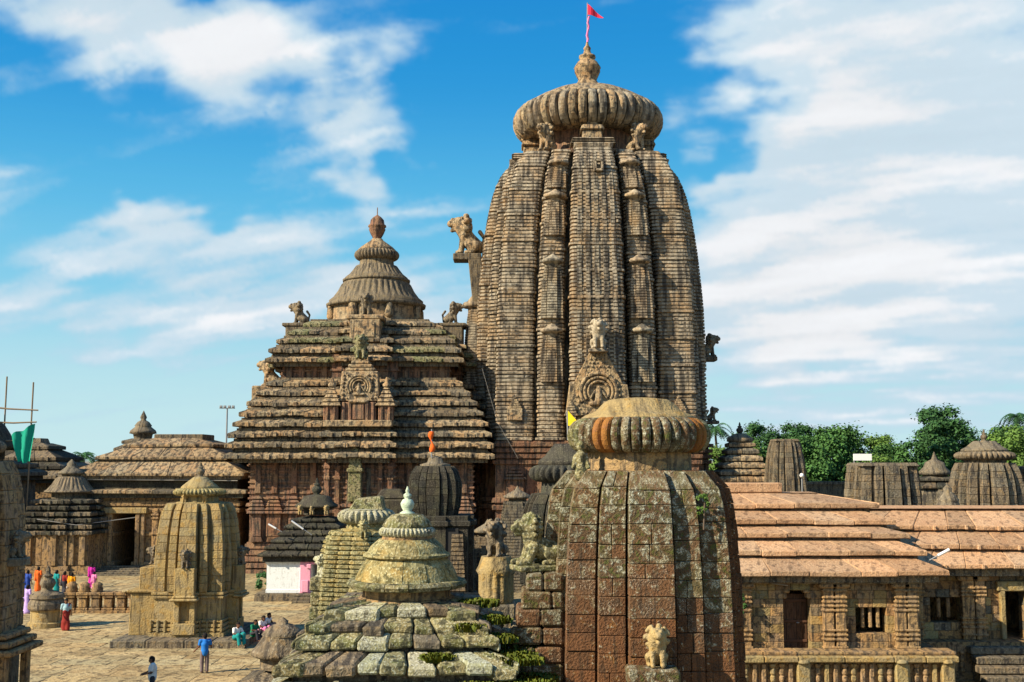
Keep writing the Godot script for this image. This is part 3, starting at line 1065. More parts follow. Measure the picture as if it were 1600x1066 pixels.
func _ready() -> void:
	rng.seed = 2024
	# camera: on the viewing platform, 9.3 m above the court
	var cam := Camera3D.new()
	cam.name = "camera"
	cam.fov = 33.27
	cam.far = 2000.0
	cam.position = Vector3(0, 9.3, 0)
	cam.rotation_degrees.x = 6.0
	add_child(cam)
	cam.current = true
	# sky and exposure
	var we := WorldEnvironment.new()
	we.name = "world_environment"
	var env := Environment.new()
	var sky := Sky.new()
	var sm := PanoramaSkyMaterial.new()
	sm.panorama = make_sky()
	sky.sky_material = sm
	env.background_mode = Environment.BG_SKY
	env.sky = sky
	env.tonemap_mode = Environment.TONE_MAPPER_LINEAR
	env.tonemap_exposure = 1.75
	env.background_energy_multiplier = 0.72
	env.sdfgi_enabled = true
	env.ssao_enabled = true
	env.ssil_enabled = true
	we.environment = env
	add_child(we)
	# sun: high, from the left and a little behind the camera
	var sun := DirectionalLight3D.new()
	sun.name = "sun"
	sun.light_energy = 1.6
	sun.light_color = Color(1.0, 0.94, 0.83)
	sun.light_angular_distance = 0.5
	sun.shadow_enabled = true
	add_child(sun)
	sun.look_at_from_position(Vector3(-0.73, 0.57, 0.40) * 100.0, Vector3.ZERO, Vector3.UP)

	make_materials()
	print("materials ", Time.get_ticks_msec())
	lion_far = lion_mesh(0.033)
	lion_near = crouching_lion_mesh(0.028)

	build_court()
	build_great_tower()
	print("tower ", Time.get_ticks_msec())
	build_assembly_hall()
	print("hall ", Time.get_ticks_msec())
	build_laterite_shrine()
	build_porch()
	build_pillared_hall()
	print("near ", Time.get_ticks_msec())
	build_ochre_shrine()
	build_left_shrines()
	build_middle_shrines()
	build_right_background()
	print("shrines ", Time.get_ticks_msec())
	build_trees()
	build_small_things()
	build_people()
	print("done ", Time.get_ticks_msec())


# ------------------------------------------------------------------ the court
func build_court() -> void:
	var g := mb(Color(0.62, 0.62, 0.62))
	g.face([Vector3(-900, 0, 300), Vector3(900, 0, 300), Vector3(900, 0, -1500), Vector3(-900, 0, -1500)], Vector3(0, -1, 0))
	var ground := structure("ground", g, M["paving"])
	# flagstones of the open court on the left, rows running across
	var z := -44.0
	var count := 0
	var rest := mb()
	while z > -100.0:
		var dz := rng.randf_range(1.1, 1.9)
		var lim := -z * 0.46 + 1.5
		var x := -lim
		while x < -8.0:
			var dx := rng.randf_range(1.2, 2.6)
			var m := mb(tint(0.66, 1.0, 0.07))
			var single := x > -z * -0.455 - 1.0 and count < 300 and z < -45.0 and z > -90.0 and x < -11.0
			if not single:
				m = rest
				m.col = tint(0.7, 1.0, 0.05)
			var top := 0.05 + rng.randf_range(-0.012, 0.012)
			stone(m, [Vector3(x, -0.1, z), Vector3(x + dx - 0.014, -0.1, z), Vector3(x + dx - 0.014, -0.1, z - dz + 0.014), Vector3(x, -0.1, z - dz + 0.014),
				Vector3(x, top, z), Vector3(x + dx - 0.014, top, z), Vector3(x + dx - 0.014, top, z - dz + 0.014), Vector3(x, top, z - dz + 0.014)], 0.012, 0.008)
			if single:
				part(ground, "paving_stone", m, M["paving"])
				count += 1
			x += dx
		z -= dz
	var r := part(ground, "paving_stones", rest, M["paving"])
	r.set_meta("kind", "stuff")


# ------------------------------------------------------------------ the great curved tower
const TOWER_PROF := [[0.0, 1.0], [11.0, 1.0], [15.0, 0.995], [18.7, 0.986], [23.5, 0.972], [28.3, 0.932], [31.3, 0.892], [33.6, 0.845], [35.4, 0.78], [36.7, 0.70]]


func build_great_tower() -> void:
	var t := thing("temple_tower", "tallest curved stone tower of the temple, ribbed all over, with red flag above its crown", "tower", Vector3(7.15, 0, -105))
	# walls below the curve: mouldings and niches
	var plan := cross_plan(8.5, 8.5, 5.0, 0.9, 2.3, 1.0)
	var m := mb(Color(0.9, 0.88, 0.86))
	var pr := [[0.0, 0.5]]
	var y := 0.0
	for i in 6:
		pr += [[y, 0.5 - i * 0.06], [y + 0.32, 0.5 - i * 0.06], [y + 0.34, 0.2], [y + 0.46, 0.2]]
		y += 0.48
	pr += [[y, 0.05], [5.2, 0.05], [5.25, 0.3], [5.6, 0.35], [5.65, 0.1], [5.8, 0.1], [5.85, 0.35], [6.2, 0.3], [6.25, 0.05], [9.0, 0.05]]
	y = 9.05
	for i in 4:
		pr += [[y, 0.25 + i * 0.05], [y + 0.3, 0.3 + i * 0.05], [y + 0.33, 0.05], [y + 0.46, 0.05]]
		y += 0.49
	moulded(m, plan, pr)
	part(t, "wall", m, M["red_stone"])
	# little pavilion reliefs standing against the wall
	for q in [[-6.9, 8.5], [-3.85, 9.4], [3.85, 9.4], [6.9, 8.5], [-1.3, 10.4], [1.3, 10.4]]:
		for yb in [2.9, 6.25]:
			var n := mb(tint(0.8, 1.0))
			box(n, Vector3(q[0], yb + 0.75, q[1] + 0.2), Vector3(1.5, 1.5, 0.4), 0.04)
			for i in 4:
				block(n, q[0], q[1] + 0.2, yb + 1.5 + i * 0.27, yb + 1.5 + i * 0.27 + 0.2, 1.0 - i * 0.2, 0.42 - i * 0.06, 0.85 - i * 0.2, 0.34 - i * 0.06, 0.03)
			part(t, "niche", n, M["red_stone"])
	# ribbed pilasters
	curved_body(t, {"half": 8.5, "plan": [[0.0, 2.25, 10.4], [2.85, 4.95, 9.35], [5.4, 8.5, 8.5]], "y0": 11.0, "y1": 36.7, "prof": TOWER_PROF, "course": 0.33, "mats": ["tower_stone"], "ribbed": true, "bulge": 0.11, "round": 0.5, "accent": 7, "studs": true})
	# the middle band runs a little higher, under a flat coping
	for k in 4:
		var n := mb(tint(0.85, 1.0))
		var lo := section(k, -2.4, 2.4, 10.4, 4.0, 0.70, 36.6)
		var hi := section(k, -2.5, 2.5, 10.6, 4.0, 0.70, 37.1)
		stone(n, lo + hi, 0.08)
		for i in 3:
			lo = section(k, -2.9 + i * 0.1, 2.9 - i * 0.1, 10.3, 4.0, 0.70, 37.1 + i * 0.2)
			hi = section(k, -2.7 + i * 0.1, 2.7 - i * 0.1, 10.0, 4.0, 0.69, 37.27 + i * 0.2)
			stone(n, lo + hi, 0.04)
		part(t, "coping", n, M["tower_stone"])
	# raised vertical strips and the small window on the middle band, front
	for k in 4:
		for u in [-1.55, -0.78, 0.0, 0.78, 1.55]:
			var n := mb(tint(0.78, 0.95))
			var rows := 60
			for i in rows:
				var ya := 17.5 + (36.3 - 17.5) * i / rows
				var yb := ya + 0.22
				var lo := section(k, u - 0.2, u + 0.2, 10.62, 9.5, prof(TOWER_PROF, ya), ya)
				var hi := section(k, u - 0.2, u + 0.2, 10.62, 9.5, prof(TOWER_PROF, yb), yb)
				stone(n, lo + hi, 0.0)
			part(t, "carved_strip", n, M["tower_stone"])
	var w := mb(Color(1, 1, 1))
	for q in [[-0.3, 0.0, 0.22, 0.9], [0.3, 0.0, 0.22, 0.9], [0.0, 0.42, 0.8, 0.2], [0.0, -0.42, 0.8, 0.2]]:
		box(w, Vector3(0.3 + q[0], 34.6 + q[1], 10.62 * 0.825 + 0.12), Vector3(q[2], q[3], 0.6), 0.03)
	part(t, "vent_frame", w, M["tower_stone"])
	# miniature spires set one above the other on the second bands
	for k in [0, 2]:
		for sgn in [-1.0, 1.0]:
			for lv in [[12.4, 6.2, 1.0], [21.3, 4.6, 0.84], [28.5, 3.2, 0.72], [32.8, 2.0, 0.5]]:
				var n := mb(tint(0.85, 1.0))
				var um: float = 3.87 * sgn
				var rows := int(lv[1] / 0.3)
				var base: float = lv[0] + (3.5 if lv[0] < 13.0 else 0.0)
				var hgt: float = lv[1] - (2.2 if lv[0] < 13.0 else 0.0)
				rows = int(hgt / 0.22)
				for i in rows:
					var ya: float = base + hgt * i / rows
					var s := prof(TOWER_PROF, ya)
					var f := 1.0 - 0.3 * pow(float(i) / rows, 2.5)
					for c in [[-0.95, -0.5, 0.32], [-0.45, 0.45, 0.52], [0.5, 0.95, 0.32]]:
						var lo := section(k, um + c[0] * f, um + c[1] * f, 9.4 + c[2], 9.0, s, ya)
						var hi := section(k, um + c[0] * f, um + c[1] * f, 9.4 + c[2], 9.0, s, ya + 0.17)
						stone(n, lo + hi, 0.0)
				var st := prof(TOWER_PROF, base + hgt)
				var mid := section(k, um, um, 9.5, 9.5, st, base + hgt)[2] as Vector3
				lathe(n, mid, [[0.5, -0.1], [0.5, 0.1], [0.85, 0.15], [0.98, 0.32], [0.85, 0.5], [0.6, 0.58], [0.3, 0.8], [0.02, 0.95]], 16, 2)
				part(t, "miniature_spire", n, M["tower_stone"])
	# larger half spire leaning on the left middle band
	for k in [3]:
		var n := mb(tint(0.85, 1.0))
		for i in 30:
			var ya := 16.0 + 0.24 * i
			var f := 1.0 - 0.35 * pow(i / 30.0, 2.6)
			for c in [[-1.9, -1.0, 1.0], [-0.9, 0.9, 1.35], [1.0, 1.9, 1.0]]:
				stone(n, section(k, c[0] * f, c[1] * f, 10.4 + c[2] * f, 10.0, 0.99, ya) + section(k, c[0] * f, c[1] * f, 10.4 + c[2] * f, 10.0, 0.985, ya + 0.19), 0.0)
		var mid := section(k, 0, 0, 10.85, 10.85, 0.98, 23.2)[2] as Vector3
		lathe(n, mid, [[0.6, -0.1], [0.6, 0.15], [1.0, 0.2], [1.2, 0.45], [1.0, 0.7], [0.7, 0.8], [0.3, 1.3], [0.02, 1.5]], 20, 2)
		part(t, "half_spire", n, M["tower_stone"])
	# small gabled shrines at the foot of the corner bands
	for u in [-6.9, 6.9]:
		var n := mb(Color(1, 1, 1))
		box(n, Vector3(u, 13.2, 8.65), Vector3(1.3, 1.0, 0.4), 0.05)
		for i in 5:
			box(n, Vector3(u, 13.8 + i * 0.2, 8.65), Vector3(1.1 - i * 0.22, 0.2, 0.36), 0.04)
		part(t, "gabled_relief", n, M["hall_stone"])
	# great carved medallion panel at the foot of the middle band, with a lion above it
	var p := mb(Color(0.95, 0.93, 0.88))
	stone(p, [Vector3(-2.75, 13.0, 10.2), Vector3(2.75, 13.0, 10.2), Vector3(2.75, 13.0, 10.95), Vector3(-2.75, 13.0, 10.95), Vector3(-2.4, 15.6, 10.2), Vector3(2.4, 15.6, 10.2), Vector3(2.4, 15.6, 10.85), Vector3(-2.4, 15.6, 10.85)], 0.06)
	stone(p, [Vector3(-2.1, 15.6, 10.2), Vector3(2.1, 15.6, 10.2), Vector3(2.1, 15.6, 10.8), Vector3(-2.1, 15.6, 10.8), Vector3(-0.7, 18.3, 10.1), Vector3(0.7, 18.3, 10.1), Vector3(0.7, 18.3, 10.6), Vector3(-0.7, 18.3, 10.6)], 0.06)
	var cp := part(t, "carved_panel", p, M["hall_stone"])
	carved_medallion(cp, Vector3(0, 15.0, 10.9), 1.5, "hall_stone")
	panel_relief(cp, 13.1, 18.1, 2.5, 0.6, 10.93, 10.62, Vector2(0, 15.0), 1.85, "hall_stone")
	for u in [-2.3, 2.3]:
		var n := mb(tint(0.85, 1.0))
		for i in 5:
			block(n, u, 10.95, 13.0 + i * 0.22, 13.18 + i * 0.22, 0.55 - i * 0.08, 0.3, 0.5 - i * 0.08, 0.25, 0.02)
		box(n, Vector3(u, 12.7, 10.95), Vector3(0.8, 0.6, 0.4), 0.03)
		part(t, "gabled_relief", n, M["hall_stone"])
	var b := mb(Color(1, 1, 1))
	box(b, Vector3(0, 18.4, 10.9), Vector3(1.6, 0.3, 1.2), 0.05)
	var l1 := part(t, "lion_ledge", b, M["tower_stone"])
	lion(l1, Vector3(0, 18.55, 11.0), 2.3, -PI * 0.5, "statue_stone")
	# lions bracketed out from the sides
	b = mb(Color(0.8, 0.8, 0.8))
	box(b, Vector3(-11.3, 28.1, 0), Vector3(2.6, 0.6, 2.0), 0.06)
	block(b, -10.4, 0, 23.5, 27.8, 0.35, 1.0, 0.8, 1.1, 0.06)
	var l2 := part(t, "lion_ledge", b, M["grey_stone"])
	lion(l2, Vector3(-11.2, 28.4, 0), 3.5, PI, "hall_stone")
	b = mb(Color(0.8, 0.8, 0.8))
	box(b, Vector3(10.9, 18.6, 0.5), Vector3(1.4, 0.4, 1.6), 0.06)
	box(b, Vector3(11.0, 12.8, 0.5), Vector3(1.4, 0.3, 1.2), 0.06)
	part(t, "lion_ledge", b, M["grey_stone"])
	lion(t, Vector3(10.9, 18.8, 0.5), 2.0, 0.0, "grey_stone")
	lion(t, Vector3(11.1, 12.95, 0.5), 1.2, 0.0, "grey_stone")
	# neck, crown and pot finial
	turned(t, "neck", [[6.4, 36.5], [6.4, 36.9], [4.6, 37.0], [4.3, 38.2], [4.3, 39.9], [4.9, 40.0], [4.9, 40.3]], "red_stone", Vector3.ZERO, 40, 1)
	lobed_disc(t, 39.3, 42.5, 7.0, 5.0, 46, func(a: float) -> String: return "hall_stone" if fmod(a * 17.0, 1.0) < 0.35 else "tower_stone")
	turned(t, "cap", [[5.4, 42.1], [5.9, 42.35], [5.8, 42.55], [4.9, 43.1], [3.6, 43.75], [2.2, 44.2], [1.3, 44.4], [0.02, 44.45]], "hall_stone", Vector3.ZERO, 40)
	var f := mb(Color(0.95, 0.9, 0.85))
	lathe(f, Vector3.ZERO, [[1.3, 44.2], [1.25, 44.6], [1.0, 44.9], [0.85, 45.15], [1.05, 45.6], [1.22, 46.0], [1.2, 46.25], [1.28, 46.35], [1.2, 46.5], [0.95, 46.9], [0.62, 47.2], [0.8, 47.35], [0.78, 47.55], [0.4, 47.75], [0.3, 48.1], [0.36, 48.3], [0.15, 48.6], [0.1, 48.9]], 24, 2)
	part(t, "finial", f, M["hall_stone"])
	for a in [[-4.0, 4.9, 2.3], [4.0, 4.9, 0.85], [-4.9, -3.9, 3.9], [4.9, -3.9, 5.5]]:
		lion(t, Vector3(a[0], 36.9, a[1]), 2.4, -atan2(a[1], a[0]), "hall_stone")
	for k in 4:
		var n := mb(tint(0.9, 1.0))
		var q := Vector2(0, 5.2).rotated(-PI * 0.5 * k)
		block(n, q.x, q.y, 37.6, 38.6, 0.95, 0.95, 0.85, 0.85, 0.1)
		block(n, q.x, q.y, 38.6, 39.1, 1.1, 1.1, 0.9, 0.9, 0.1)
		bones_mesh(n, [[Vector3(q.x, 39.3, q.y), Vector3(q.x, 40.1, q.y), 0.7, 0.6], [Vector3(q.x, 40.7, q.y), Vector3(q.x, 40.9, q.y), 0.42, 0.36], [Vector3(q.x - 0.8, 39.4, q.y), Vector3(q.x + 0.8, 39.4, q.y), 0.3, 0.3]], 0.12, 0.15)
		part(t, "guardian_figure", n, M["hall_stone"])
	# flag and its pole
	var fl := thing("temple_flag", "red pennant and cloth-wrapped pole at the very top of the tall tower", "flag", Vector3(7.15, 48.6, -105))
	var pm := mb()
	tube(pm, [Vector3(0, 0, 0), Vector3(0.05, 4.2, 0)], 0.07, 0.05)
	part(fl, "pole", pm, M["metal"])
	var cl := mb()
	var rings := []
	for i in 9:
		var ring := PackedVector3Array()
		for j in 8:
			var a := TAUF * j / 8
			var r := 0.1 + 0.07 * sin(i * 1.7 + j)
			ring.push_back(Vector3(cos(a) * r + 0.02 * i, 0.3 + i * 0.32, sin(a) * r))
		rings.append(ring)
	loft(cl, rings, true, 2)
	part(fl, "wrapped_cloth", cl, M["pink_cloth"])
	cl = mb()
	rings = []
	for i in 9:
		var x := i / 8.0
		var ring := PackedVector3Array()
		var wv := 0.12 * sin(x * 7.0)
		var yt := 4.15 - x * 1.45
		var yb := 3.05 - x * 0.4
		yb = minf(yb, yt - 0.02)
		ring.push_back(Vector3(x * 1.55, yb, wv - 0.015))
		ring.push_back(Vector3(x * 1.55, yt, wv - 0.015))
		ring.push_back(Vector3(x * 1.55, yt, wv + 0.015))
		ring.push_back(Vector3(x * 1.55, yb, wv + 0.015))
		rings.append(ring)
	loft(cl, rings, true, 0)
	part(fl, "pennant", cl, M["red_cloth"])


# rows of small carved bosses on a panel that narrows from half width a to b, leaving out a round middle
func panel_relief(t: Node, y0: float, y1: float, a: float, b: float, z0: float, z1: float, mid: Vector2, clear: float, mat: String) -> void:
	var m := mb(tint(0.9, 1.0))
	var y := y0 + 0.15
	while y < y1:
		var f := (y - y0) / (y1 - y0)
		var w := lerpf(a, b, f)
		var x := -w + 0.12
		while x < w - 0.1:
			if Vector2(x, y).distance_to(mid) > clear:
				var s := rng.randf_range(0.09, 0.17)
				lathe(m, Vector3(x + rng.randf_range(-0.04, 0.04), y, lerpf(z0, z1, f)), [[0.01, -s], [s * 0.9, -s * 0.3], [s * 0.8, s * 0.4], [0.01, s]], 6, 2)
			x += 0.34
		y += 0.32
	part(t, "relief", m, M[mat]).set_meta("kind", "stuff")


# a round carved medallion: rings of mouldings, bosses, a seated figure
func carved_medallion(t: Node, at: Vector3, r: float, mat: String) -> void:
	var m := mb(tint(0.9, 1.0))
	for e in [[1.0, 0.12], [0.78, 0.09], [0.56, 0.08]]:
		var pts := []
		for i in 33:
			var a: float = -0.55 + (PI + 1.1) * i / 32.0
			pts.append(at + Vector3(cos(a) * r * e[0], sin(a) * r * e[0], 0.05))
		tube(m, pts, r * e[1], -1.0, 6)
	for i in 15:
		var a := -0.4 + (PI + 0.8) * i / 14.0
		lathe(m, at + Vector3(cos(a) * r * 1.16, sin(a) * r * 1.16 - 0.08 * r, 0.02), [[0.02, -0.1 * r], [0.1 * r, 0.0], [0.02, 0.1 * r]], 8, 2)
	part(t, "medallion", m, M[mat])
	var f := mb(tint(0.9, 1.0))
	bones_mesh(f, [[at + Vector3(0, -0.5 * r, 0.12), at + Vector3(0, -0.05 * r, 0.12), 0.22 * r, 0.17 * r], [at + Vector3(0, 0.15 * r, 0.14), at + Vector3(0, 0.22 * r, 0.14), 0.13 * r, 0.11 * r], [at + Vector3(-0.42 * r, -0.66 * r, 0.15), at + Vector3(0.42 * r, -0.66 * r, 0.15), 0.13 * r, 0.13 * r], [at + Vector3(-0.2 * r, 0, 0.12), at + Vector3(-0.45 * r, -0.35 * r, 0.15), 0.08 * r, 0.06 * r], [at + Vector3(0.2 * r, 0, 0.12), at + Vector3(0.45 * r, -0.35 * r, 0.15), 0.08 * r, 0.06 * r]], 0.05 * r, 0.06 * r)
	part(t, "seated_figure", f, M[mat])


# ------------------------------------------------------------------ the assembly hall with its stepped roof
func build_assembly_hall() -> void:
	var t := thing("assembly_hall", "broad temple hall with stepped pyramid roof and bell-shaped top beside the tall tower", "temple", Vector3(-12.6, 0, -105))
	var plan := cross_plan(9.3, 8.8, 2.9, 1.5)
	var m := mb(Color(1, 1, 1))
	var pr := []
	var y := 0.0
	for i in 5:
		pr += [[y, 0.55 - i * 0.07], [y + 0.36, 0.55 - i * 0.07], [y + 0.38, 0.15], [y + 0.5, 0.15]]
		y += 0.52
	pr += [[y, 0.0], [5.0, 0.0], [5.05, 0.22], [5.3, 0.28], [5.35, 0.08], [5.5, 0.08], [5.55, 0.28], [5.8, 0.22], [5.85, 0.0]]
	y = 5.85
	while y < 9.0:
		pr += [[y, 0.02], [y + 0.26, 0.02], [y + 0.28, 0.14], [y + 0.42, 0.14], [y + 0.44, 0.02]]
		y += 0.45
	pr += [[9.5, 0.1]]
	moulded(m, plan, pr)
	part(t, "wall", m, M["red_stone"])
	# pilasters and pavilion niches along the front wall
	for u in [-8.6, -7.2, -5.6, -4.0, 4.0, 5.6, 7.2, 8.6]:
		var n := mb(tint(0.75, 1.0))
		var slim := absf(u) in [8.6, 5.6]
		box(n, Vector3(u, 4.0, 8.95), Vector3(0.75 if slim else 1.2, 1.9, 0.45), 0.05)
		for i in 4:
			block(n, u, 8.95, 2.65 + i * 0.1, 2.73 + i * 0.1, 0.55 - i * 0.04, 0.4, 0.55 - i * 0.04, 0.4, 0.02)
		for i in 5:
			block(n, u, 8.95, 4.95 + i * 0.3, 5.17 + i * 0.3, 0.85 - i * 0.1, 0.5 - i * 0.04, 0.7 - i * 0.1, 0.4 - i * 0.04, 0.04)
		box(n, Vector3(u, 7.9, 8.9), Vector3(0.5, 2.6, 0.35), 0.05)
		part(t, "niche", n, M["red_stone"])
	# pillars and figure beside the blocked window of the projection
	for u in [-2.6, -1.75, 1.75, 2.6]:
		var n := mb(tint(0.8, 1.0))
		box(n, Vector3(u, 6.1, 10.4), Vector3(0.4, 6.2, 0.4), 0.05)
		for yy in [3.4, 5.6, 7.9, 8.8]:
			box(n, Vector3(u, yy, 10.4), Vector3(0.55, 0.3, 0.55), 0.05)
		part(t, "pillar", n, M["red_stone"])
	for u in [-0.8, 0.0, 0.8]:
		var n := mb(tint(0.7, 0.9))
		box(n, Vector3(u, 6.2, 10.35), Vector3(0.35, 5.0, 0.3), 0.04)
		part(t, "window_post", n, M["grey_stone"])
	var gf := mb(tint(0.9, 1.0))
	block(gf, -0.2, 11.1, 6.0, 9.6, 0.55, 0.4, 0.5, 0.35, 0.06)
	block(gf, -0.2, 11.1, 8.4, 8.7, 0.65, 0.5, 0.65, 0.5, 0.05)
	block(gf, -0.2, 11.1, 9.6, 10.6, 0.5, 0.4, 0.15, 0.15, 0.06)
	part(t, "carved_post", gf, M["lichen_stone"])
	# lower stack of eight eaves
	var lower := 8
	for i in lower:
		var f := i / float(lower - 1)
		var hx := lerpf(11.2, 8.4, pow(f, 1.9))
		var y0 := 9.5 + i * 0.88
		var pl := cross_plan(hx, hx - 0.6, 3.2, 1.3 - 0.5 * f)
		eave_ring(t, pl, 1.0, y0, 0.33, 0.42, 1.7, ["hall_stone", "hall_stone", "grey_stone"], {"boss": 0.3, "uneven": 0.07, "under": 0.1, "worn": 0.03, "bevel": 0.045})
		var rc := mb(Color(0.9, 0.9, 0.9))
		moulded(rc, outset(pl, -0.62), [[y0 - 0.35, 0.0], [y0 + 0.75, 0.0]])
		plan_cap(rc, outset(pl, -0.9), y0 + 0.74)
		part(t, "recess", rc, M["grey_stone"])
	# red clerestory band
	var band := mb(Color(0.9, 0.9, 0.9))
	moulded(band, cross_plan(7.2, 6.8, 2.8, 0.9), [[16.0, 0.0], [16.9, 0.0], [16.95, 0.12], [17.1, 0.12], [17.15, 0.0], [18.4, 0.0]])
	part(t, "clerestory", band, M["red_stone"])
	for u in [-6.1, -5.1, -4.1, -3.3, 3.3, 4.1, 5.1, 6.1]:
		var n := mb(tint(0.8, 1.0))
		box(n, Vector3(u * 1.08, 17.25, 6.85), Vector3(0.5, 1.7, 0.3), 0.05)
		part(t, "pilaster", n, M["red_stone"])
	# upper stack of five eaves
	for i in 5:
		var f := i / 4.0
		var hx := lerpf(8.5, 5.8, pow(f, 1.8))
		var y0 := 17.7 + i * 0.84
		var pl := cross_plan(hx, hx - 0.5, 2.5, 0.9 - 0.3 * f)
		eave_ring(t, pl, 0.9, y0, 0.31, 0.4, 1.4, ["hall_stone", "grey_stone", "lichen_stone"], {"boss": 0.28, "uneven": 0.07, "under": 0.1, "worn": 0.03, "bevel": 0.045})
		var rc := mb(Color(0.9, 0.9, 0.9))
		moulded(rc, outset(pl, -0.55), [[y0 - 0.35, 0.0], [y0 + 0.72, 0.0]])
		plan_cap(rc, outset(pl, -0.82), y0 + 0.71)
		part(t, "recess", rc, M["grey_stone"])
	# bell top
	turned(t, "neck", [[4.5, 21.9], [4.3, 22.0], [4.15, 22.2], [4.15, 23.5], [4.4, 23.7]], "hall_stone", Vector3.ZERO, 40, 1)
	for k in 8:
		var n := mb(tint(0.85, 1.0))
		var a := TAUF * k / 8 + PI / 8
		if k % 2 == 0:
			box(n, Vector3(cos(a) * 4.2, 22.7, sin(a) * 4.2), Vector3(0.8, 1.5, 0.5), 0.1, -a + PI / 2)
		bones_mesh(n, [[Vector3(cos(a) * 4.25, 22.4, sin(a) * 4.25), Vector3(cos(a) * 4.3, 23.2, sin(a) * 4.3), 0.4, 0.3]], 0.12, 0.1)
		part(t, "bracket_figure", n, M["hall_stone"])
	var bell := mb(Color(0.92, 0.92, 0.9))
	lathe(bell, Vector3.ZERO, [[4.2, 23.3], [4.55, 23.4], [4.6, 23.65], [4.3, 23.85], [4.35, 24.0], [3.95, 24.3, 0.12], [3.5, 24.9, 0.16], [3.2, 25.5, 0.16], [2.95, 25.8]], 40, 2, 40)
	part(t, "lower_bell", bell, M["grey_stone"])
	bell = mb(Color(0.92, 0.92, 0.9))
	lathe(bell, Vector3.ZERO, [[2.8, 25.7], [3.1, 25.8], [3.12, 26.0], [2.85, 26.1], [2.9, 26.2], [2.45, 26.55, 0.1], [2.1, 27.0, 0.12], [1.9, 27.3, 0.1], [1.6, 27.4], [1.55, 28.0]], 40, 2, 36)
	part(t, "upper_bell", bell, M["grey_stone"])
	amalaka(t, 27.85, 28.85, 2.05, 36, "grey_stone", Vector3.ZERO, 0.09)
	turned(t, "cap", [[1.6, 28.75], [1.75, 28.85], [1.5, 29.1], [0.95, 29.5], [0.6, 29.75], [0.5, 29.9]], "hall_stone")
	var fin := mb(Color(0.85, 0.8, 0.8))
	lathe(fin, Vector3.ZERO, [[0.5, 29.8], [0.4, 30.0], [0.62, 30.4], [0.78, 30.8], [0.7, 30.95], [0.85, 31.05], [0.82, 31.2], [0.68, 31.3], [0.62, 31.7], [0.4, 31.95], [0.2, 32.1], [0.05, 32.2], [0.04, 32.9]], 24, 2)
	part(t, "finial", fin, M["red_stone"])
	# pavilion niches on the roof: panel, medallion, flanking towers, lion above
	var b := mb(Color(1, 1, 1))
	box(b, Vector3(0, 12.35, 10.9), Vector3(5.6, 0.55, 1.5), 0.06)
	part(t, "niche_base", b, M["hall_stone"])
	b = mb(Color(1, 1, 1))
	box(b, Vector3(0, 13.35, 10.7), Vector3(2.9, 1.5, 1.2), 0.05)
	for u in [-1.2, -0.7, 0.7, 1.2]:
		box(b, Vector3(u, 13.35, 11.35), Vector3(0.22, 1.5, 0.2), 0.03)
	box(b, Vector3(0, 13.3, 11.33), Vector3(0.9, 1.2, 0.16), 0.03)
	part(t, "niche", b, M["red_stone"])
	b = mb(Color(1, 1, 1))
	stone(b, [Vector3(-1.65, 14.2, 9.8), Vector3(1.65, 14.2, 9.8), Vector3(1.65, 14.2, 11.1), Vector3(-1.65, 14.2, 11.1), Vector3(-1.5, 16.7, 9.6), Vector3(1.5, 16.7, 9.6), Vector3(1.5, 16.7, 10.7), Vector3(-1.5, 16.7, 10.7)], 0.06)
	box(b, Vector3(0, 14.15, 11.1), Vector3(1.6, 0.3, 0.9), 0.1)
	for i in 3:
		box(b, Vector3(0, 16.85 + i * 0.3, 10.1), Vector3(2.5 - i * 0.5, 0.3, 1.0), 0.08)
	var hp := part(t, "carved_panel", b, M["hall_stone"])
	carved_medallion(hp, Vector3(0, 15.4, 10.95), 0.95, "hall_stone")
	panel_relief(hp, 14.3, 16.6, 1.5, 1.4, 11.12, 10.75, Vector2(0, 15.4), 1.2, "hall_stone")
	for u in [-2.25, 2.25]:
		var n := mb(tint(0.9, 1.0))
		box(n, Vector3(u, 13.2, 10.9), Vector3(1.2, 1.2, 1.1), 0.05)
		for k in 2:
			box(n, Vector3(u - 0.3 + 0.6 * k, 13.2, 11.5), Vector3(0.2, 1.2, 0.12), 0.03)
		part(t, "niche", n, M["red_stone"])
		n = mb(tint(0.9, 1.0))
		for i in 5:
			block(n, u, 10.9, 13.8 + i * 0.34, 14.06 + i * 0.34, 0.85 - i * 0.14, 0.8 - i * 0.13, 0.7 - i * 0.14, 0.65 - i * 0.13, 0.04)
		lathe(n, Vector3(u, 0, 10.9), [[0.3, 15.4], [0.34, 15.6], [0.15, 15.8], [0.18, 15.95], [0.02, 16.2]], 12, 2)
		part(t, "miniature_spire", n, M["hall_stone"])
	lion(t, Vector3(0, 17.75, 10.1), 1.9, -PI * 0.5, "lichen_stone")
	b = mb(Color(1, 1, 1))
	box(b, Vector3(0, 20.4, 7.0), Vector3(2.6, 2.0, 1.8), 0.08)
	box(b, Vector3(0, 21.6, 6.9), Vector3(3.2, 0.4, 2.0), 0.08)
	box(b, Vector3(0, 20.5, 7.95), Vector3(1.7, 1.3, 0.12), 0.05)
	part(t, "niche", b, M["hall_stone"])
	lion(t, Vector3(0, 21.8, 7.0), 1.8, -PI * 0.5, "grey_stone")
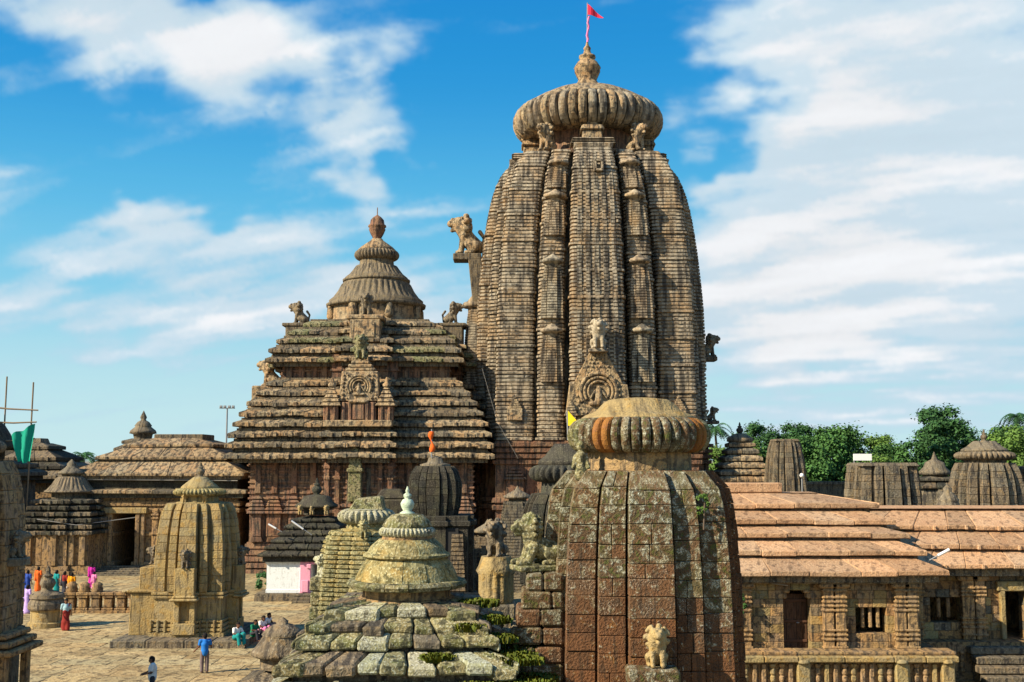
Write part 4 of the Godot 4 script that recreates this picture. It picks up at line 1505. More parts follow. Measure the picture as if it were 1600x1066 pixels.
	# side pavilions with lions
	for s in [-1.0, 1.0]:
		var n := mb(Color(0.9, 0.9, 0.9))
		box(n, Vector3(9.4 * s, 13.6, 0), Vector3(3.2, 5.0, 3.4), 0.1)
		part(t, "niche", n, M["hall_stone"])
		lion(t, Vector3(9.6 * s, 16.1, 0), 2.4, PI if s < 0 else 0.0, "hall_stone")
		n = mb(Color(0.9, 0.9, 0.9))
		box(n, Vector3(7.0 * s, 20.2, 0), Vector3(2.2, 2.8, 3.0), 0.1)
		box(n, Vector3(7.1 * s, 21.7, 0), Vector3(2.6, 0.3, 3.2), 0.06)
		part(t, "niche", n, M["grey_stone"])
		lion(t, Vector3(7.0 * s, 21.85, 0), 2.0, PI if s < 0 else 0.0, "grey_stone")
		n = mb(Color(0.95, 0.95, 0.95))
		box(n, Vector3(10.6 * s, 12.6, 2.0), Vector3(1.3, 1.5, 1.3), 0.06)
		for i in 5:
			block(n, 10.6 * s, 2.0, 13.35 + i * 0.34, 13.6 + i * 0.34, 0.9 - i * 0.14, 0.9 - i * 0.14, 0.75 - i * 0.14, 0.75 - i * 0.14, 0.04)
		part(t, "miniature_spire", n, M["hall_stone"])


# ------------------------------------------------------------------ the brown shrine in front
func build_laterite_shrine() -> void:
	var t := thing("curved_shrine", "brown laterite shrine with lichen-covered blocks and orange-stained ribbed disc, standing before the tall tower", "shrine", Vector3(3.12, 0, -28.2))
	var pf := [[0.0, 1.03], [3.0, 1.02], [5.0, 1.0], [6.5, 0.985], [7.6, 0.955], [8.3, 0.92], [8.7, 0.875], [8.95, 0.81], [9.08, 0.73]]
	var pick := func(y: float, u: float) -> String:
		var q := smoothstep(5.4, 8.2, y + (u * 0.8 if u > 0.0 else 0.0) + rng.randf_range(-0.45, 0.45))
		if q > 0.62:
			return "laterite_lichen"
		return "laterite_spotted" if q > 0.12 else "laterite"
	var m := mb(Color(0.8, 0.8, 0.8))
	moulded(m, cross_plan(1.95, 1.95, 0.6, 0.35), [[0.0, 0.3], [0.5, 0.3], [0.52, 0.1], [1.0, 0.1], [1.02, 0.25], [1.4, 0.25], [1.42, 0.1], [2.6, 0.1]])
	part(t, "plinth_wall", m, M["laterite"])
	curved_body(t, {"half": 1.9, "plan": [[0.0, 0.52, 2.40], [0.57, 1.19, 2.12], [1.24, 1.9, 1.86]], "y0": 2.6, "y1": 9.08, "prof": pf, "course": 0.40, "mats": ["laterite"], "blocks": [0, 3], "blocks_from": 3.6, "bev": 0.014, "pick": pick})
	# drum, ribbed disc and dome
	turned(t, "neck", [[1.55, 8.9], [1.5, 9.06], [1.28, 9.08], [1.26, 9.7]], "wall_stone", Vector3.ZERO, 36, 1, 0.01)
	# orange growth on the lobes near both ends of the view, pale lichen between
	lobed_disc(t, 9.5, 10.34, 1.74, 1.26, 42, func(a: float) -> String:
		var fx := cos(a)
		if (fx > -0.72 and fx < -0.5 and sin(a) > 0.0) or (fx > 0.74 and fx < 0.9 and sin(a) > 0.0):
			return "orange_growth"
		return "laterite_lichen" if fmod(a * 13.0, 1.0) < 0.7 else "lichen_stone")
	turned(t, "cap", [[1.30, 10.2], [1.42, 10.28], [1.40, 10.36], [1.30, 10.42], [1.05, 10.52], [0.86, 10.72], [0.72, 10.8], [0.4, 10.84], [0.02, 10.85]], "ochre_stone", Vector3.ZERO, 40, 2, 0.006)
	# ledge and lion on the front
	var b := mb(tint(0.8, 0.9))
	box(b, Vector3(-0.05, 4.66, 2.6), Vector3(1.15, 0.34, 0.75), 0.05, 0.0, 0.02)
	var ledge := part(t, "lion_ledge", b, M["laterite_lichen"])
	b = mb(tint(0.7, 0.8))
	box(b, Vector3(-0.05, 3.9, 2.55), Vector3(0.95, 1.16, 0.6), 0.05, 0.0, 0.02)
	part(t, "niche", b, M["laterite"])
	lion(ledge, Vector3(0.05, 4.83, 2.62), 0.84, -PI * 0.5, "ochre_stone")
	# figure at the left shoulder of the shrine
	var fg := thing("guardian_statue", "small lichened stone figure on the shoulder of the brown laterite shrine", "statue", Vector3(1.62, 8.9, -27.1))
	var n := mb()
	bones_mesh(n, [[Vector3(0, 0.05, 0), Vector3(0, 0.2, 0), 0.14, 0.14], [Vector3(0, 0.3, 0), Vector3(0, 0.52, 0), 0.11, 0.13], [Vector3(0, 0.74, 0), Vector3(0, 0.8, 0), 0.1, 0.09], [Vector3(-0.13, 0.5, 0), Vector3(-0.18, 0.25, 0.06), 0.05, 0.05], [Vector3(0.13, 0.5, 0), Vector3(0.18, 0.25, 0.06), 0.05, 0.05]], 0.03, 0.04)
	part(fg, "figure", n, M["lichen_stone"])

	# flight of squared blocks climbing against the shrine's left side
	var w := thing("stepped_wall", "stepped wall of white-lichened laterite blocks against the left of the brown shrine", "wall", Vector3(0.85, 0, -27.6))
	var steps := 10
	for i in steps:
		var y0 := 2.6 + i * 0.41
		var left := -1.25 + maxf(0.0, i - 3) * 0.12
		var x := left
		while x < 0.32:
			var dx := minf(rng.randf_range(0.4, 0.75), 0.34 - x)
			if 0.34 - x - dx < 0.2:
				dx = 0.34 - x
			var s := mb(tint(0.66, 1.0))
			box(s, Vector3(x + dx * 0.5, y0 + 0.2, rng.randf_range(-0.02, 0.02) - 0.1), Vector3(dx - 0.02, 0.39, 1.6), 0.05, 0.0, 0.02)
			part(w, "block", s, M["laterite_lichen" if rng.randf() < 0.7 else "laterite_spotted"])
			x += dx
	var ft := mb(Color(0.9, 0.9, 0.9))
	box(ft, Vector3(-0.45, 1.3, -0.1), Vector3(1.6, 2.6, 1.4), 0.05)
	part(w, "foot", ft, M["laterite"])
	# lions kept on the wall
	var l := thing("lion_statue", "lichened stone lion crouching on top of the stepped wall", "statue", Vector3(0.62, 6.7, -27.75))
	var sl := mb(Color(0.9, 0.9, 0.9))
	box(sl, Vector3(0.0, 0.07, 0), Vector3(1.2, 0.14, 0.8), 0.03)
	part(l, "base_slab", sl, M["lichen_stone"])
	var lm := part_mesh(l, "body", lion_near, M["lichen_stone"])
	lm.position = Vector3(0, 0.13, 0)
	lm.scale = Vector3.ONE * 1.02
	l.rotation.y = 0.35
	var p := thing("stone_pillar", "fluted stone post with a small seated lion, behind the stepped wall", "pillar", Vector3(-0.45, 0, -33.0))
	var c := mb(tint(0.9, 1.0))
	block(c, 0, 0, 0.0, 5.3, 0.6, 0.6, 0.55, 0.55, 0.05)
	part(p, "shaft", c, M["grey_stone"])
	c = mb(tint(0.9, 1.0))
	lathe(c, Vector3.ZERO, [[0.46, 5.3, 0.0], [0.5, 5.4, 0.05], [0.5, 6.1, 0.05], [0.58, 6.2, 0.0], [0.5, 6.35, 0.0], [0.42, 6.6, 0.0]], 24, 2, 14)
	part(p, "drum", c, M["ochre_stone"])
	lion(p, Vector3(0, 6.58, 0), 1.0, -PI * 0.6, "grey_stone")


# ------------------------------------------------------------------ the stepped porch with the bell cap
func build_porch() -> void:
	var t := thing("stepped_shrine", "mossy stepped stone porch with bell cap and pale pot finial beside the brown shrine", "shrine", Vector3(-2.55, 0, -28.1))
	var m := mb(Color(0.7, 0.7, 0.7))
	moulded(m, rect(2.2, 2.2), [[0.0, 0.3], [0.8, 0.3], [0.82, 0.0], [4.6, 0.0]])
	plan_cap(m, rect(2.2, 2.2), 4.6)
	part(t, "wall", m, M["grey_stone"])
	var tiers := [[2.95, 3.0, 4.05, 0.40], [2.68, 2.7, 4.62, 0.40], [2.3, 2.2, 5.14, 0.32], [2.05, 1.98, 5.42, 0.32], [1.75, 1.7, 5.70, 0.40]]
	for i in tiers.size():
		var q: Array = tiers[i]
		var nx: float = tiers[i + 1][0] if i + 1 < tiers.size() else 1.15
		eave_ring(t, rect(q[0], q[1]), q[0] - nx + 0.3, q[2], q[3] * 0.62, 0.22 if i < 4 else 0.1, 0.62, ["lichen_stone", "lichen_stone", "lichen_stone", "pale_lichen", "grey_stone"], {"uneven": 0.06, "under": 0.04, "sides": true, "worn": 0.03, "bevel": 0.045})
		var rc := mb(Color(0.9, 0.9, 0.9))
		moulded(rc, rect(q[0] - 0.4, q[1] - 0.4), [[q[2] - 0.3, 0.0], [q[2] + 0.3, 0.0]])
		part(t, "recess", rc, M["grey_stone"])
	turned(t, "neck", [[1.18, 5.9], [1.16, 6.04], [1.06, 6.06], [1.06, 6.5]], "wall_stone", Vector3.ZERO, 36, 1)
	# the bell cap is laid in wedge-shaped stones
	bell_course(t, [[1.26, 6.26], [1.42, 6.3], [1.46, 6.38], [1.40, 6.45], [1.28, 6.47]], 16, "lichen_stone", 1.0)
	bell_course(t, [[1.27, 6.44], [1.24, 6.5], [1.19, 6.62], [1.08, 6.84], [0.93, 7.0]], 13, "ochre_lichen", 0.85)
	bell_course(t, [[1.0, 6.98], [1.06, 7.02], [1.05, 7.07], [0.96, 7.11], [0.88, 7.25], [0.68, 7.42]], 11, "ochre_lichen", 0.6)
	turned(t, "neck", [[0.62, 7.38], [0.6, 7.52]], "wall_stone", Vector3.ZERO, 30, 1)
	amalaka(t, 7.46, 7.72, 0.68, 40, "pale_lichen", Vector3.ZERO, 0.10)
	turned(t, "cap", [[0.55, 7.68], [0.6, 7.74], [0.54, 7.86], [0.38, 8.0], [0.2, 8.03], [0.02, 8.04]], "lichen_stone", Vector3.ZERO, 26, 2, 0.02)
	var f := mb()
	lathe(f, Vector3.ZERO, [[0.17, 8.0], [0.19, 8.04], [0.1, 8.1], [0.15, 8.18], [0.17, 8.27], [0.12, 8.36], [0.06, 8.39], [0.1, 8.43], [0.1, 8.48], [0.04, 8.53], [0.05, 8.58], [0.015, 8.68]], 20, 2)
	part(t, "finial", f, M["pale_green"])
	# moss cushions growing on the ledges towards the brown shrine
	for s in [[1.75, 5.95, 0.7, 0.5], [2.05, 5.65, 1.3, 0.5], [2.2, 5.3, 1.75, 0.5], [2.5, 4.95, 1.9, 0.6], [2.75, 4.9, 2.3, 0.5], [1.6, 5.55, 1.85, 0.35], [2.6, 5.0, 0.9, 0.6], [0.9, 4.95, 2.3, 0.4], [2.9, 4.45, 2.6, 0.6], [3.1, 4.4, 1.6, 0.5], [1.9, 4.42, 2.8, 0.6], [-1.2, 4.4, 2.9, 0.3]]:
		moss_cushion(t.position + Vector3(s[0], s[1], s[2]), s[3])
	# little votive shrine to the left, in front
	var v := thing("votive_shrine", "small dark stone votive shrine with rounded cap at the left foot of the mossy porch", "shrine", Vector3(-6.55, 1.25, -33.3))
	var b := mb(Color(0.8, 0.8, 0.8))
	box(b, Vector3(0, -0.62, 0), Vector3(2.6, 1.26, 2.6), 0.03)
	moulded(b, rect(1.0, 1.0), [[0.0, 0.2], [0.5, 0.2], [0.52, 0.0], [1.4, 0.0]])
	plan_cap(b, rect(1.0, 1.0), 1.4)
	part(v, "wall", b, M["grey_stone"])
	stepped_roof(v, [[1.7, 1.6, 1.25], [1.05, 1.0, 1.75]], 0.2, 0.9, ["grey_stone"], {"uneven": 0.02, "recess": "grey_stone"})
	turned(v, "neck", [[0.62, 2.2], [0.62, 2.55]], "grey_stone", Vector3.ZERO, 24, 1)
	turned(v, "cap", [[0.7, 2.5], [0.85, 2.56], [0.86, 2.68], [0.72, 2.85], [0.55, 3.1], [0.6, 3.14], [0.5, 3.26], [0.28, 3.4], [0.14, 3.42], [0.16, 3.5], [0.02, 3.6]], "grey_stone", Vector3.ZERO, 26, 2, 0.01)


# one course of a bell cap, split into wedge stones
func bell_course(t: Node, pr: Array, cnt: int, mat: String, inner: float) -> void:
	var off := rng.randf() * 0.4
	for j in cnt:
		var a0 := off + TAUF * j / cnt + 0.006
		var a1 := off + TAUF * (j + 1) / cnt - 0.006
		var m := mb(tint(0.72, 1.0))
		var rings := []
		var ex := rng.randf_range(-0.012, 0.012)
		for e in pr:
			var ring := PackedVector3Array()
			for s in 6:
				var a := lerpf(a0, a1, s / 5.0)
				ring.push_back(Vector3(cos(a) * (e[0] + ex), e[1], sin(a) * (e[0] + ex)))
			ring.push_back(Vector3(cos(a1) * inner * 0.8, e[1], sin(a1) * inner * 0.8))
			ring.push_back(Vector3(cos(a0) * inner * 0.8, e[1], sin(a0) * inner * 0.8))
			rings.append(ring)
		loft(m, rings, true, 0)
		part(t, "cap_stone", m, M[mat])


func moss_cushion(at: Vector3, r: float) -> void:
	var n: int = 700
	var t := MeshInstance3D.new()
	var m := mb()
	for i in n:
		var a := rng.randf() * TAUF
		var d := sqrt(rng.randf()) * r
		var p := Vector3(cos(a) * d, -0.06 + (1.0 - d / r) * 0.05, sin(a) * d * 0.6)
		var h := rng.randf_range(0.05, 0.17)
		var w := rng.randf_range(0.02, 0.05)
		var q := rng.randf() * TAUF
		var s := Vector3(cos(q), 0, sin(q)) * w
		var lean := Vector3(rng.randf_range(-0.05, 0.05), h, rng.randf_range(-0.05, 0.05))
		m.col = tint(0.5, 1.0, 0.15)
		var nr := (Vector3(-s.z, 0.4, s.x)).normalized()
		m.tri(p - s, p + s, p + lean + s * 0.5, nr, nr, nr)
		m.tri(p - s, p + lean + s * 0.5, p + lean - s * 0.5, nr, nr, nr)
	t.mesh = m.mesh()
	t.material_override = M["moss"]
	t.name = numbered(self, "moss")
	add_child(t)
	t.position = at
	t.set_meta("kind", "stuff")
	t.set_meta("label", "green moss growing on the stone ledges of the mossy porch")
	t.set_meta("category", "moss")
	t.set_meta("group", "moss cushions on the porch ledges")


# ------------------------------------------------------------------ the low pillared hall on the right
func build_pillared_hall() -> void:
	var t := thing("pillared_hall", "low sandstone hall with peach stepped slab roof, raised platform and tall brown doorway", "building", Vector3(9.0, 0, -50.5))
	# platform with moulded, carved front
	var m := mb(Color(0.8, 0.8, 0.8))
	moulded(m, rect(7.6, 6.2), [[0.0, 0.35], [0.4, 0.35], [0.42, 0.15], [0.75, 0.15], [0.77, 0.0], [1.72, 0.0], [1.74, 0.12], [1.98, 0.12]])
	plan_cap(m, outset(rect(7.6, 6.2), 0.12), 1.98)
	part(t, "platform", m, M["wall_stone"])
	var x := -7.4
	while x < 7.8:
		var dx := rng.randf_range(1.2, 2.0)
		dx = minf(dx, 7.85 - x)
		var s := mb(tint(0.8, 1.0))
		box(s, Vector3(x + dx * 0.5, 1.86, 6.1), Vector3(dx - 0.015, 0.24, 0.9), 0.04, 0.0, 0.01)
		part(t, "coping_stone", s, M["ochre_stone"])
		s = mb(tint(0.8, 1.0))
		box(s, Vector3(x + dx * 0.5, 2.05, 5.85), Vector3(dx - 0.015, 0.14, 0.9), 0.03, 0.0, 0.008)
		part(t, "floor_slab", s, M["wall_stone"])
		x += dx
	x = -7.3
	var turned_post := mb()
	lathe(turned_post, Vector3.ZERO, [[0.11, 0.0], [0.11, 0.08], [0.07, 0.12], [0.1, 0.2], [0.1, 0.34], [0.06, 0.38], [0.1, 0.44], [0.1, 0.58], [0.07, 0.66], [0.12, 0.72], [0.12, 0.8]], 10, 1)
	var tp := turned_post.mesh()
	var post_box := mb()
	box(post_box, Vector3(0, 0.4, 0), Vector3(0.16, 0.8, 0.16), 0.02)
	var pb := post_box.mesh()
	var k := 0
	while x < 7.5:
		var o := part_mesh(t, "baluster", tp if k % 4 < 2 else pb, M["wall_stone" if k % 3 > 0 else "ochre_stone"])
		o.position = Vector3(x, 0.86, 6.26)
		x += 0.34
		k += 1
	for u in [-5.4, -1.7, 2.0, 5.7, 7.45]:
		var s := mb(tint(0.85, 1.0))
		box(s, Vector3(u, 1.25, 6.3), Vector3(0.5, 0.95, 0.35), 0.05)
		lathe(s, Vector3(u, 0, 6.4), [[0.24, 1.72], [0.27, 1.78], [0.2, 1.86]], 14, 2)
		part(t, "carved_post", s, M["ochre_stone"])
	# walls in squared blocks, with a doorway and a barred window
	var hw := 6.85
	var zf := 5.3
	block_wall(t, Vector2(-hw, zf), Vector2(hw, zf), Vector2(0, 1), 2.0, 4.62, 0.33, 0.62, 0.6, ["wall_stone", "wall_stone", "wall_stone", "ochre_stone"], [[hw + 1.55, hw + 2.6, 2.0, 4.2], [hw + 4.35, hw + 5.55, 2.86, 3.62]])
	block_wall(t, Vector2(hw, zf), Vector2(hw, -5.0), Vector2(1, 0), 2.0, 4.62, 0.44, 1.4, 0.6, ["wall_stone"])
	var bk := mb(Color(0.9, 0.9, 0.9))
	box(bk, Vector3(-hw + 0.3, 3.3, 0), Vector3(0.6, 2.6, 10.0), 0.0)
	box(bk, Vector3(0, 3.3, -5.0), Vector3(13.6, 2.6, 0.6), 0.0)
	box(bk, Vector3(0, 3.3, 2.0), Vector3(13.0, 2.6, 0.4), 0.0)
	part(t, "inner_wall", bk, M["wall_stone"])
	# lintel beam
	x = -hw - 0.1
	while x < hw:
		var dx := minf(rng.randf_range(1.8, 2.8), hw + 0.1 - x)
		var s := mb(tint(0.75, 0.95))
		box(s, Vector3(x + dx * 0.5, 4.74, zf + 0.05), Vector3(dx - 0.012, 0.3, 0.75), 0.03, 0.0, 0.008)
		part(t, "lintel", s, M["grey_stone"])
		x += dx
	# pilasters with ringed shafts
	for u in [0.05, 3.25, 3.72, 6.05, 6.5]:
		var s := mb(tint(0.85, 1.0))
		box(s, Vector3(u, 3.3, zf + 0.1), Vector3(0.4, 2.58, 0.3), 0.03)
		for yy in [2.15, 2.45, 2.62, 2.8, 3.55, 3.72, 3.88, 4.05, 4.3]:
			box(s, Vector3(u, yy, zf + 0.12), Vector3(0.5, 0.09, 0.36), 0.025)
		box(s, Vector3(u, 4.5, zf + 0.15), Vector3(0.72, 0.2, 0.4), 0.06)
		part(t, "pilaster", s, M["wall_stone"])
	# doorway: stepped head, timber door inside
	var d := mb(tint(0.9, 1.0))
	for yy in [2.3, 3.05, 3.85]:
		box(d, Vector3(2.075, yy, zf - 0.50), Vector3(0.98, 0.1, 0.06), 0.01)
	var dr := part(t, "door", d, M["doorway_wood"])
	for i in 5:
		var pk := mb(tint(0.7, 1.0))
		box(pk, Vector3(1.675 + 0.2 * i, 3.05, zf - 0.55 + 0.012 * (i % 2)), Vector3(0.194, 2.1, 0.06), 0.008)
		part(dr, "plank", pk, M["door_wood"])
	var hr := mb()
	lathe(hr, Vector3(2.2, 3.0, zf - 0.45), [[0.05, -0.02], [0.07, 0.0], [0.05, 0.02]], 12, 2)
	part(dr, "ring_handle", hr, M["metal"])
	for s in [-1.0, 1.0]:
		var e := mb(tint(0.8, 1.0))
		box(e, Vector3(2.075 + 0.46 * s, 4.08, zf - 0.2), Vector3(0.14, 0.22, 0.5), 0.04)
		box(e, Vector3(2.075 + 0.40 * s, 4.25, zf - 0.2), Vector3(0.26, 0.14, 0.5), 0.04)
		part(t, "door_bracket", e, M["wall_stone"])
	for i in 3:
		var e := mb(tint(0.85, 1.0))
		box(e, Vector3(4.97 - 0.3 + 0.3 * i, 3.24, zf - 0.22), Vector3(0.13, 0.8, 0.13), 0.03)
		part(t, "window_bar", e, M["wall_stone"])
	# roof of five slab tiers
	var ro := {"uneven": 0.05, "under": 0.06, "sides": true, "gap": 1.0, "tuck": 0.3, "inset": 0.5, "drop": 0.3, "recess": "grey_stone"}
	var tiers := [[7.75, 6.1, 4.9], [7.25, 5.3, 5.62], [6.85, 4.5, 6.24], [6.6, 3.7, 6.74], [6.2, 2.8, 7.34]]
	for i in tiers.size():
		var q: Array = tiers[i]
		var nx: Array = tiers[i + 1] if i < 4 else [3.5, 0.6, 8.0]
		eave_ring(t, rect(q[0], q[1]), (q[1] - nx[1]) + 0.25 if i < 4 else 2.2, q[2], 0.2, maxf(0.2, nx[2] - q[2] - 0.26), 1.7, ["roof_stone"], {"uneven": 0.03, "under": 0.08, "sides": true, "called": "roof_slab", "worn": 0.015, "bevel": 0.03, "joint": 0.005})
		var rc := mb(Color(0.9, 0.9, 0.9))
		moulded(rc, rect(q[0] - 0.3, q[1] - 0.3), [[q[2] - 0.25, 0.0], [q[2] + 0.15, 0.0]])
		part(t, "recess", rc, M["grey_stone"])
	var top := mb(tint(0.95, 1.0))
	plan_cap(top, rect(4.2, 0.8), 7.94)
	part(t, "ridge_slab", top, M["roof_stone"])
	top = mb(tint(0.85, 0.95))
	box(top, Vector3(1.2, 8.15, 0.3), Vector3(3.0, 0.42, 0.9), 0.04)
	part(t, "ridge_block", top, M["roof_stone"])

	# second wing, set back, running out of the picture
	var w := thing("hall_wing", "set-back wing of the sandstone hall with dark open doorway and steps in front", "building", Vector3(21.0, 0, -53.0))
	var p := mb(Color(0.8, 0.8, 0.8))
	moulded(p, rect(7.0, 5.6), [[0.0, 0.3], [0.5, 0.3], [0.52, 0.1], [0.8, 0.1], [0.82, 0.0], [1.6, 0.0], [1.62, 0.1], [2.0, 0.1]])
	plan_cap(p, outset(rect(7.0, 5.6), 0.1), 2.0)
	part(w, "platform", p, M["wall_stone"])
	x = -5.0
	k = 0
	while x < -2.6:
		var o := part_mesh(w, "baluster", tp if k % 3 > 0 else pb, M["wall_stone"])
		o.position = Vector3(x, 0.84, 5.68)
		x += 0.32
		k += 1
	for i in 6:
		var s := mb(tint(0.6, 0.85))
		box(s, Vector3(0.6, 1.72 - i * 0.31, 5.9 + i * 0.42), Vector3(6.4 - 0.1 * (i % 2), 0.28, 0.62), 0.04, 0.0, 0.015)
		part(w, "step", s, M["grey_stone"])
	var zw := 4.9
	block_wall(w, Vector2(-7.0, zw), Vector2(7.0, zw), Vector2(0, 1), 2.0, 4.7, 0.34, 0.68, 0.6, ["wall_stone", "wall_stone", "ochre_stone", "grey_stone"], [[6.35, 7.2, 2.0, 3.95], [3.3, 4.6, 2.85, 3.65]])
	var ib := mb(Color(0.9, 0.9, 0.9))
	box(ib, Vector3(0, 3.3, 1.5), Vector3(14, 2.8, 0.4), 0.0)
	box(ib, Vector3(7.3, 3.3, 0), Vector3(0.6, 2.8, 9.6), 0.0)
	box(ib, Vector3(0, 3.3, -4.7), Vector3(14, 2.8, 0.4), 0.0)
	part(w, "inner_wall", ib, M["wall_stone"])
	for e in [[-4.3, 0.45], [-2.2, 0.5], [-1.7, 0.4], [1.5, 0.5], [2.6, 0.5], [5.2, 0.5]]:
		var s := mb(tint(0.8, 1.0))
		box(s, Vector3(e[0], 3.3, zw + 0.1), Vector3(e[1], 2.6, 0.3), 0.03)
		for yy in [2.2, 2.5, 2.68, 2.86, 3.8, 3.95, 4.1]:
			box(s, Vector3(e[0], yy, zw + 0.12), Vector3(e[1] + 0.12, 0.09, 0.38), 0.025)
		box(s, Vector3(e[0], 4.5, zw + 0.14), Vector3(e[1] + 0.35, 0.22, 0.4), 0.06)
		part(w, "pilaster", s, M["wall_stone"])
	for e in [-0.75, 0.3]:
		var s := mb(tint(0.85, 1.0))
		box(s, Vector3(e, 2.98, zw + 0.06), Vector3(0.2, 1.95, 0.3), 0.03)
		part(w, "door_jamb", s, M["ochre_stone"])
	var hd := mb(tint(0.9, 1.0))
	box(hd, Vector3(-0.22, 4.15, zw + 0.06), Vector3(1.5, 0.4, 0.3), 0.04)
	part(w, "door_lintel", hd, M["ochre_stone"])
	for i in 2:
		var e := mb(tint(0.7, 0.9))
		box(e, Vector3(-3.3 + 0.4 * i, 3.25, zw - 0.2), Vector3(0.15, 0.8, 0.15), 0.03)
		part(w, "window_bar", e, M["wall_stone"])
	var tw := [[7.6, 5.7, 4.9], [7.4, 4.6, 5.62], [7.2, 3.4, 6.35]]
	for i in 3:
		var q: Array = tw[i]
		var nz: float = tw[i + 1][1] if i < 2 else 1.6
		var ny: float = tw[i + 1][2] if i < 2 else 7.25
		eave_ring(w, rect(q[0], q[1]), q[1] - nz + 0.25, q[2], 0.18, ny - q[2] - 0.22, 1.6, ["roof_stone"], {"uneven": 0.035, "under": 0.08, "called": "roof_slab", "worn": 0.02, "bevel": 0.03, "joint": 0.005, "boss": 0.14})
		var rc := mb(Color(0.9, 0.9, 0.9))
		moulded(rc, rect(q[0] - 0.3, q[1] - 0.3), [[q[2] - 0.3, 0.0], [q[2] + 0.15, 0.0]])
		part(w, "recess", rc, M["grey_stone"])
	var rs := mb(tint(0.9, 1.0))
	plan_cap(rs, rect(5.6, 1.8), 7.2)
	part(w, "ridge_slab", rs, M["roof_stone"])


# ------------------------------------------------------------------ the yellow shrine in the court
func build_ochre_shrine() -> void:
	var t := thing("curved_shrine", "yellow stone shrine with smooth curved ribs and ringed disc on a slab in the court", "shrine", Vector3(-16.6, 0.4, -61.2))
	var pl := thing("stone_platform", "dark weathered stone slab platform under the yellow shrine", "platform", Vector3(-16.6, 0, -61.2))
	var x := -3.4
	while x < 3.3:
		var dx := minf(rng.randf_range(1.2, 2.0), 3.4 - x)
		for z in [[3.3, -0.5], [-0.5, -3.4]]:
			var m := mb(tint(0.7, 0.95))
			box(m, Vector3(x + dx * 0.5, 0.2, (z[0] + z[1]) * 0.5), Vector3(dx - 0.02, 0.44, z[0] - z[1] - 0.02), 0.04, 0.0, 0.015)
			part(pl, "slab", m, M["grey_stone"])
		x += dx
	var pf := [[2.3, 1.03], [3.5, 1.03], [4.6, 1.01], [5.6, 0.97], [6.3, 0.92], [6.8, 0.86], [7.05, 0.78]]
	var m := mb(Color(1, 1, 1))
	var plan := cross_plan(1.8, 1.8, 0.55, 0.3)
	moulded(m, plan, [[0.0, 0.22], [0.22, 0.22], [0.23, 0.1], [0.3, 0.1], [0.31, 0.2], [0.44, 0.2], [0.45, 0.08], [0.52, 0.08], [0.53, 0.18], [0.66, 0.18], [0.67, 0.06], [0.76, 0.06], [0.77, 0.15], [0.86, 0.15], [0.87, 0.0], [2.0, 0.0], [2.02, 0.12], [2.12, 0.14], [2.14, 0.04], [2.2, 0.04], [2.22, 0.14], [2.34, 0.14], [2.36, 0.0]])
	plan_cap(m, plan, 2.36)
	part(t, "plinth_wall", m, M["ochre_stone"])
	x = -1.9
	while x < 1.95:
		if absf(x) > 0.35:
			var s := mb(tint(0.7, 1.0))
			box(s, Vector3(x, 0.55, 2.0 + (0.28 if absf(x) < 0.62 else 0.0)), Vector3(0.12, 0.66, 0.1), 0.02)
			part(t, "moulding_post", s, M["ochre_stone"])
		x += 0.38
	curved_body(t, {"half": 1.8, "plan": [[0.0, 0.46, 2.22], [0.63, 1.03, 1.97], [1.22, 1.8, 1.78]], "y0": 2.36, "y1": 7.05, "prof": pf, "course": 0.42, "mats": ["ochre_stone"], "blocks": [0, 1], "bev": 0.02})
	t.scale = Vector3.ONE * 0.95
	for k in [0, 1, 3]:
		var a: float = [0.0, PI * 0.5, 0.0, -PI * 0.5][k]
		var n := mb(tint(0.85, 1.0))
		for q in [[Vector3(0, 2.9, 2.3), Vector3(1.06, 1.5, 0.5), 0.03], [Vector3(0, 2.0, 2.45), Vector3(1.5, 0.14, 0.6), 0.05], [Vector3(0, 2.14, 2.4), Vector3(1.25, 0.16, 0.5), 0.06], [Vector3(-0.42, 1.2, 2.25), Vector3(0.3, 1.4, 0.35), 0.03], [Vector3(0.42, 1.2, 2.25), Vector3(0.3, 1.4, 0.35), 0.03], [Vector3(0, 0.45, 2.3), Vector3(1.2, 0.6, 0.4), 0.03]]:
			box(n, (q[0] as Vector3).rotated(Vector3.UP, a), q[1], q[2], a)
		part(t, "niche", n, M["ochre_stone"])
		lion(t, Vector3(0, 3.65, 2.35).rotated(Vector3.UP, a), 0.95, a - PI * 0.5, "grey_stone")
	# side chapel on the left
	var c := mb(tint(0.8, 0.9))
	block(c, -2.5, 0.6, 0.0, 2.25, 0.75, 0.9, 0.7, 0.85, 0.04)
	box(c, Vector3(-2.5, 2.35, 0.6), Vector3(1.7, 0.16, 2.0), 0.04)
	box(c, Vector3(-2.3, 3.0, 0.6), Vector3(1.0, 1.2, 1.4), 0.04)
	part(t, "side_chapel", c, M["ochre_stone"])
	turned(t, "neck", [[1.3, 6.95], [1.25, 7.1], [1.05, 7.12], [1.0, 7.6]], "ochre_stone", Vector3.ZERO, 30, 1)
	for a in [-1, 1]:
		lion(t, Vector3(-0.55 * a, 7.05, 1.0), 0.5, -PI * 0.5, "ochre_stone")
	amalaka(t, 7.42, 7.86, 1.42, 40, "ochre_lichen", Vector3.ZERO, 0.09)
	turned(t, "cap", [[1.0, 7.8], [1.04, 7.9], [0.95, 8.0], [0.7, 8.2], [0.45, 8.4], [0.4, 8.45], [0.3, 8.5]], "ochre_stone")
	pot_finial(t, 8.48, 0.55, "grey_stone")


